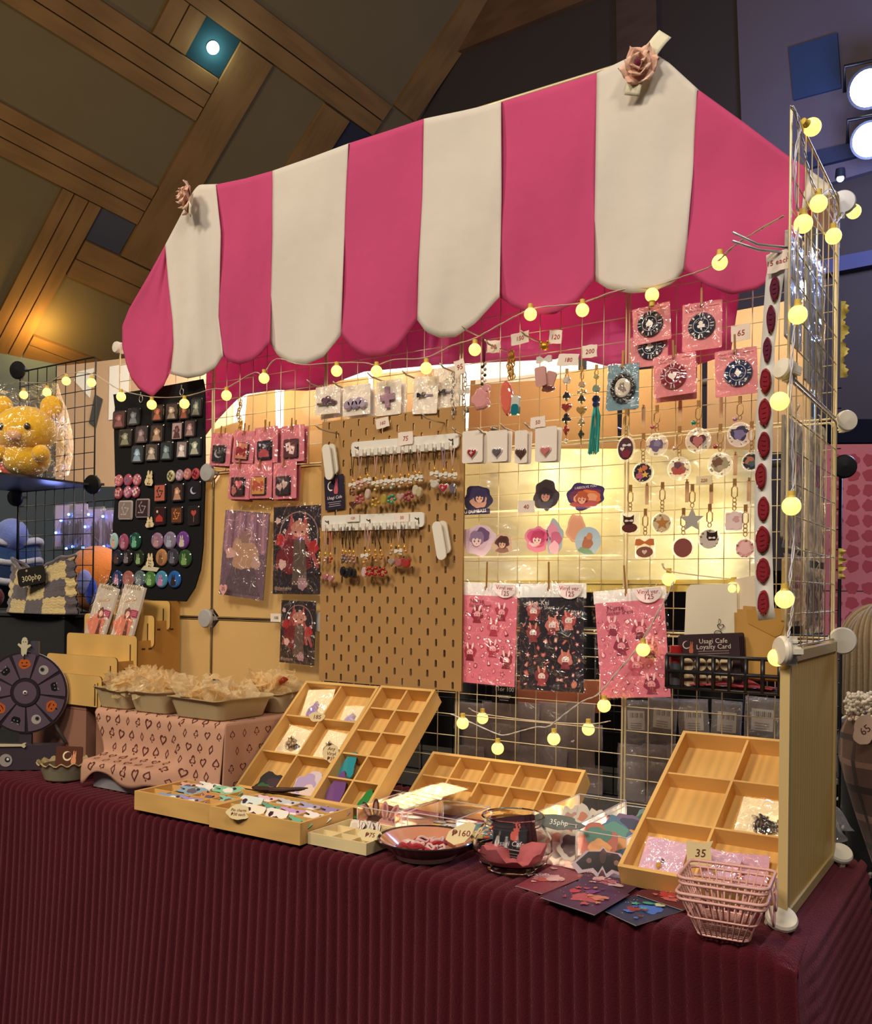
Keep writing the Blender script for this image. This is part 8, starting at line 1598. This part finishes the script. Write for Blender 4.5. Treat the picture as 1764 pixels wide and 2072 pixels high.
# ------------------------------------------------------------------ bagged goods on the inside of the side grid
def side_bag(y0, y1, z0, z1, lab, ins, lcol, seed, X=XS - .010):
    th = thing('side_packet', lab, 'packet', M=Matrix.Translation((X, (y0 + y1) / 2, (z0 + z1) / 2)) @ SIDER); w, h = y1 - y0, z1 - z0
    g = G(); g.slab(rrect(w * .86, h * .86, .003), -.006, -.002, ins); make('notepad', g, 'paper', th)
    if lcol: g = G(); g.flat(rrect(w * .3, h * .16, 0, w * .1, h * .12), -.0016, lcol); make('label_sheet', g, 'paper', th)
    bag(th, w, h, .0, .004, 'milkfilm', 0, seed); g = G(); g.tube([(0, h * .5 - .002, -.001), (0, h * .5 + .008, .004), (0, h * .5 + .012, .0)], .0012, 'c8c0b0', 5); make('hook', g, 'metal', th)
side_bag(-.31, -.20, hz(2.15), hz(2.62), 'empty crinkled clear bag high on the side grid', 'a8a4a0', None, 3); side_bag(-.18, -.05, hz(2.05), hz(2.65), 'clear bag with grey pad high on the side grid', '8a8680', None, 4)
side_bag(-.32, -.18, hz(1.38), hz(1.92), 'clear bag with brown notepad and magenta label on the side grid', '9a8c74', '8a2450', 5); side_bag(-.16, -.03, hz(1.35), hz(1.95), 'clear bag with beige notepad on the side grid', 'b8a88c', '8a2450', 6)
side_bag(-.31, -.17, hz(1.08), hz(1.36), 'clear bag of dried straw-coloured stems low on the side grid', 'b8985c', '8a2438', 7); side_bag(-.15, -.03, hz(1.04), hz(1.32), 'clear bag with dark pad low on the side grid', '5a4a44', None, 8)
for i, (z0, z1) in enumerate(((2.2, 2.55), (1.28, 1.42))):
    g = G(); g.surf(lambda u, v: Vector((XS + .003 + .012 * u * (.7 + .3 * math.sin(v * 23)) + .002 * math.sin(v * 90) * u, .010 + .004 * math.sin(v * 31 + 2) * u, hz(z0 + (z1 - z0) * v))), 6, 50, 'd8c468'); tag(make('lace_trim', g, 'fabric'), ['yellow frayed lace hanging behind the upper rear post', 'small yellow lace ruffle behind the lower rear post'][i], 'lace')
# black post and connector of the booth behind, pink painted board
g = G(); g.tube([(0, 0, 0), (0, 0, hz(2.0))], .004, '1a1218', 8)
for q in range(14): g.tube([(-.012, 0, ZT + .3 + q * .045), (0, 0, ZT + .3 + q * .045)], .0012, '1a1218', 4)
pp = AT(1697, 1300, 2.05); tag(make('black_post', g, 'metal', loc=(pp.x, pp.y, 0)), 'thin black post standing behind the rear corner of the stall', 'post')
connector(axis(AT(1708, 944, 2.03), (.4, -.9, 0)), 'black round connector at the top of the thin black post', .026, '141216')
pbM = AT(1800, 1300, 3.9); pbM = Matrix.Translation(pbM) @ Matrix.Rotation(.45, 4, 'Z') @ WALLR; pb = thing('pink_board', 'pink board painted with rows of red dabs', 'board', M=pbM @ Matrix.Scale(1.345, 4))
for j in range(2):
    g = G(); y0, y1 = ((-1.25, .158), (.162, .625))[j]; g.bbox((-.20, y0, -.01), (.9, y1, 0), 'cf7c90'); make('panel', g, 'wall', pb)
for j in range(26):
    for i in range(7):
        y = .575 - j * .048 - (.02 if j > 7 else 0); g = G(); g.flat(tf(blob(i * 7 + j, 16, .12), 0, 0, 0, .0195, .0185), 0, 'b04c60'); make('dab', g, 'paper', pb, loc=(-.165 + i * .049, y, .0015))
# ------------------------------------------------------------------ seated person behind the stall end
H0 = AT(1766, 1303, 3.0); Mh = Matrix.Translation((H0.x, H0.y, 0)) @ Matrix.Rotation(math.radians(-35), 4, 'Z')   # faces local +y
per = thing('person', 'seated person with long ash-blonde hair and navy polka-dot dress', 'person', M=Mh); hzc = H0.z
def skin(name, verts, edges, rad, mat, parent, col, root=0, sub=2):
    me = bpy.data.meshes.new(name); me.from_pydata(verts, edges, []); o = bpy.data.objects.new(name, me); COL.objects.link(o); o.parent = parent
    sk = o.modifiers.new('k', 'SKIN'); 
    for i, r in enumerate(rad): me.skin_vertices[0].data[i].radius = (r, r) if not isinstance(r, tuple) else r
    for i in range(len(verts)): me.skin_vertices[0].data[i].use_root = i == root
    sb = o.modifiers.new('s', 'SUBSURF'); sb.levels = sb.render_levels = sub
    m = bpy.data.materials.get('flat_' + col) 
    if not m:
        m = bpy.data.materials.new('flat_' + col); m.use_nodes = True; m.node_tree.nodes['Principled BSDF'].inputs['Base Color'].default_value = lin(col); m.node_tree.nodes['Principled BSDF'].inputs['Roughness'].default_value = .7
    me.materials.append(m); return o
sh = hzc - .25
V = [(0, 0, sh - .43), (0, 0, sh - .22), (0, -.01, sh - .02), (0, 0, sh + .07), (0, .02, sh + .16), (0, .03, sh + .26),
     (.15, 0, sh - .01), (.20, .06, sh - .24), (.15, .25, sh - .33), (.12, .34, sh - .33), (-.15, 0, sh - .01), (-.20, .06, sh - .24), (-.16, .25, sh - .33), (-.13, .34, sh - .33),
     (.09, .02, sh - .47), (.11, .40, sh - .45), (.11, .42, .08), (.11, .50, .05), (-.09, .02, sh - .47), (-.11, .40, sh - .45), (-.11, .42, .08), (-.11, .50, .05)]
E_ = [(0, 1), (1, 2), (2, 3), (3, 4), (4, 5), (2, 6), (6, 7), (7, 8), (8, 9), (2, 10), (10, 11), (11, 12), (12, 13), (0, 14), (14, 15), (15, 16), (16, 17), (0, 18), (18, 19), (19, 20), (20, 21)]
R_ = [(.15, .11), (.12, .09), (.13, .09), .05, .075, .06, .055, .045, .036, .03, .055, .045, .036, .03, .085, .065, .045, .035, .085, .065, .045, .035]
skin('body', V, E_, R_, None, per, 'c09078')
for s_ in (-1, 1):                                            # hands with five fingers
    bx, by, bz_ = s_ * .12, .35, sh - .33; fv = [(bx, by, bz_), (bx, by + .05, bz_ - .004)]; fe = [(0, 1)]; fr = [(.030, .014), (.036, .013)]
    for q, (dx, ln) in enumerate(((-.030, .045), (-.010, .055), (.010, .052), (.028, .042))):
        i = len(fv); fv += [(bx + dx, by + .075, bz_ - .006), (bx + dx, by + .075 + ln * .5, bz_ - .012), (bx + dx, by + .075 + ln, bz_ - .026)]; fe += [(1, i), (i, i + 1), (i + 1, i + 2)]; fr += [.009, .0085, .008]
    i = len(fv); fv += [(bx - s_ * .042, by + .035, bz_ - .004), (bx - s_ * .052, by + .065, bz_ - .012)]; fe += [(0, i), (i, i + 1)]; fr += [.010, .009]
    skin('hand', fv, fe, fr, None, per, 'c09078')
g = G(); rings = [(.05, .04, sh + .055, 0), (.17, .10, sh + .02, 0), (.185, .115, sh - .06, 0), (.145, .115, sh - .22, 0), (.17, .14, sh - .36, .02), (.27, .27, sh - .47, .14), (.31, .33, sh - .60, .16), (.33, .34, .20, .17)]; n = 36; vs = []
for rx, ry, z, oy in rings:
    for i in range(n): a = 6.283 * i / n; f = 1 + (.04 * math.sin(9 * a) if z < sh - .4 else 0); vs.append((rx * f * math.cos(a), oy + ry * f * math.sin(a), z))
g.add(vs, [(q * n + i, (q + 1) * n + i, (q + 1) * n + (i + 1) % n, q * n + (i + 1) % n) for q in range(len(rings) - 1) for i in range(n)], '1c1e2a', True)
dr = make('dress', g, 'fabric', per)
for s_ in (-1, 1): g = G(); g.tube([(s_ * .13, 0, sh), (s_ * .185, .03, sh - .12), (s_ * .205, .07, sh - .24), (s_ * .165, .22, sh - .32)], [.065, .065, .06, .045], '1c1e2a', 14); make('sleeve', g, 'fabric', per)
g = G(); rr_ = random.Random(5)
for q in range(70):
    j = rr_.randrange(1, len(rings) - 1); t_ = rr_.random(); a = rr_.uniform(0, 6.283); rx = rings[j][0] + (rings[j + 1][0] - rings[j][0]) * t_; ry = rings[j][1] + (rings[j + 1][1] - rings[j][1]) * t_; z = rings[j][2] + (rings[j + 1][2] - rings[j][2]) * t_; oy = rings[j][3] + (rings[j + 1][3] - rings[j][3]) * t_
    g.ball((rx * 1.03 * math.cos(a), oy + ry * 1.03 * math.sin(a), z), .009, 'b8b4ac', 7, 5, sq=(1, 1, 1))
make('polka_dots', g, 'fabric', dr)['kind'] = 'stuff'
g = G()
for i in range(26): a = 6.283 * i / 26; g.ball((.105 * math.cos(a), .075 * math.sin(a), sh + .045), .022, 'd8ccc0', 8, 6, sq=(1, 1, .5))
make('lace_collar', g, 'fabric', per)
g = G()                                                        # long hair
g.surf(lambda u, v: Vector(((.100 + .03 * math.sin(v * 2.2)) * math.sin(min(1, v * 2.4 + .02) * 1.57) * math.cos(u * 6.283) * (1 + .035 * math.sin(u * 88 + v * 9) + .03 * math.sin(u * 31 - v * 5)), .02 + (.112 + .01 * v) * math.sin(min(1, v * 2.4 + .02) * 1.57) * math.sin(u * 6.283) * (1 + .03 * math.sin(u * 70)) * (1 if math.sin(u * 6.283) < .35 else max(.35, 1 - 1.2 * v)), sh + .375 - (.13 * (1 - math.cos(min(1, v * 2.4) * 1.57)) + max(0, v - .42) * .52) + .008 * math.sin(u * 50))), 220, 30, 'a48c6c', True, colfn=lambda u, v: ('a48c6c', '8a7254', 'b8a080')[int(u * 110) % 3]); make('hair', g, 'yarn', per)
g = G(); g.ball((0, .135, sh + .215), .012, 'c09078', 10, 8, sq=(.8, 1.2, 1))
for s_ in (-1, 1): g.ball((s_ * .034, .112, sh + .245), .012, 'e8e0d8', 10, 8, sq=(1, .6, .7)); g.ball((s_ * .034, .120, sh + .245), .006, '2a1c18', 8, 6); g.ball((s_ * .092, .02, sh + .225), .018, 'c09078', 10, 8, sq=(.5, 1, 1.5))
g.ball((0, .118, sh + .175), .018, '9a4a48', 10, 8, sq=(1.2, .5, .35)); make('face', g, 'matte', per)
g = G(); g.bbox((-.2, -.18, 0), (.2, .18, sh - .57), '3a3034'); stl = tag(make('stool', g, 'matte', M=Mh), 'low dark stool under the seated person', 'stool')
# ------------------------------------------------------------------ garments hanging past the stall end
gp = AT(1822, 1560, 1.62); gm = thing('plaid_coat', 'brown plaid coat with fluffy white collar hanging past the stall end', 'coat', loc=(gp.x, gp.y, 0))
def loft(rings, col, nm, parent, mat='fabric', n=40, fold=.05, colfn=None):
    vs = []; g = G()
    for q, (rx, ry, z) in enumerate(rings):
        for i in range(n): a = 6.283 * i / n; f = 1 + fold * math.sin(7 * a + q * .4); vs.append((rx * f * math.cos(a), ry * f * math.sin(a), z))
    for q in range(len(rings) - 1): g.add(vs, [(q * n + i, (q + 1) * n + i, (q + 1) * n + (i + 1) % n, q * n + (i + 1) % n) for i in range(n)], col, True)
    if colfn: g.c = [colfn(q, i) for q in range(len(rings) - 1) for i in range(n)]
    return make(nm, g, mat, parent)
def zz(y): return CZ - (y - PPY) / FPX * 1.62
prof = [(.05, .045, 1418), (.085, .07, 1432), (.097, .08, 1470), (.100, .085, 1520), (.092, .08, 1570), (.074, .066, 1630), (.056, .052, 1690), (.040, .04, 1750), (.028, .03, 1800)]
prof2 = []
for (a, b, y), (a2, b2, y2) in zip(prof[:-1], prof[1:]):
    for q in range(4): t_ = q / 4; prof2.append((a + (a2 - a) * t_, b + (b2 - b) * t_, zz(y + (y2 - y) * t_)))
loft(prof2, '5a4238', 'coat_body', gm, n=64, fold=.02, colfn=lambda q, i: '3a2c28' if (q % 8 == 0 or i % 10 == 0) else ('8a6a58' if (q % 8 == 4 or i % 10 == 5) else '5a4238'))
g = G(); rr_ = random.Random(7)
for i in range(1000): a = 6.283 * i / 60; g.ball((.075 * math.cos(a) + rr_.uniform(-.016, .016), .062 * math.sin(a) + rr_.uniform(-.014, .014), zz(1415) + rr_.uniform(-.024, .02)), .0036, 'd4c8b4', 6, 4)
make('fluffy_collar', g, 'yarn', gm)['kind'] = 'stuff'
g = G(); g.slab(tf(blob(4, 18, .08), 0, 0, .3, .018, .026), 0, .001, 'c8a890'); tg_ = make('tag', g, 'paper', gm, M=Matrix.Translation((-.046, -.092, zz(1452))) @ Matrix.Rotation(.3, 4, 'Z') @ WALLR @ Matrix.Rotation(-.5, 4, 'Z')); g = G(); g.text('65', .018, '5a3430', 0, 0, .0016, 1.2); make('lettering', g, 'paper', tg_)
g = G(); g.tube([(0, 0, zz(1780)), (0, 0, zz(1400))], .006, '3a3636', 8); g.tube([(0, 0, 0), (0, 0, zz(1780))], .008, '3a3636', 8); g.lathe([(.0001, 0), (.12, 0), (.12, .012), (.0001, .02)], '3a3636', 24); make('stand', g, 'metal', gm)
dp = AT(1826, 1700, 1.86); dd = thing('polka_dot_dress', 'dark navy polka-dot dress hanging behind the plaid coat', 'dress', loc=(dp.x, dp.y, 0))
def z2(y): return CZ - (y - PPY) / FPX * 1.86
pd = [(.06, .05, 1425), (.120, .09, 1450), (.131, .10, 1510), (.120, .10, 1600), (.103, .09, 1700), (.092, .085, 1800), (.080, .08, 1950), (.075, .08, 2100)]; loft([(a, b, z2(y)) for a, b, y in pd], '181a22', 'skirt', dd, n=48, fold=.03)
g = G()
for q in range(60):
    j = q % 7; t_ = rr_.random(); a = rr_.uniform(2.4, 5.2); rx = pd[j][0] + (pd[j + 1][0] - pd[j][0]) * t_; ry = pd[j][1] + (pd[j + 1][1] - pd[j][1]) * t_; z = z2(pd[j][2] + (pd[j + 1][2] - pd[j][2]) * t_); g.ball((rx * 1.02 * math.cos(a), ry * 1.02 * math.sin(a), z), .0045, 'c8c4bc', 7, 5)
make('polka_dots', g, 'fabric', dd)['kind'] = 'stuff'; g = G(); g.tube([(0, 0, 0), (0, 0, z2(1430))], .008, '3a3636', 8); g.lathe([(.0001, 0), (.12, 0), (.12, .012), (.0001, .02)], '3a3636', 24); make('stand', g, 'metal', dd)
wb_ = AT(1706, 1745, 1.93); g = G(); g.surf(lambda u, v: Vector(((u - .5) * .16 + .01 * math.sin(v * 9), (v - .5) * .10, .13 * math.sin(u * 3.1) * math.sin(v * 3.1) * (1 + .2 * math.sin(u * 17 + v * 5)) + .004 * math.sin(u * 31))), 24, 18, 'c8ccd8'); o = tag(make('plastic_bag', g, 'milkfilm', loc=(wb_.x - .02, .14, TZ + .006)), 'crumpled white plastic bag behind the side panel', 'bag')
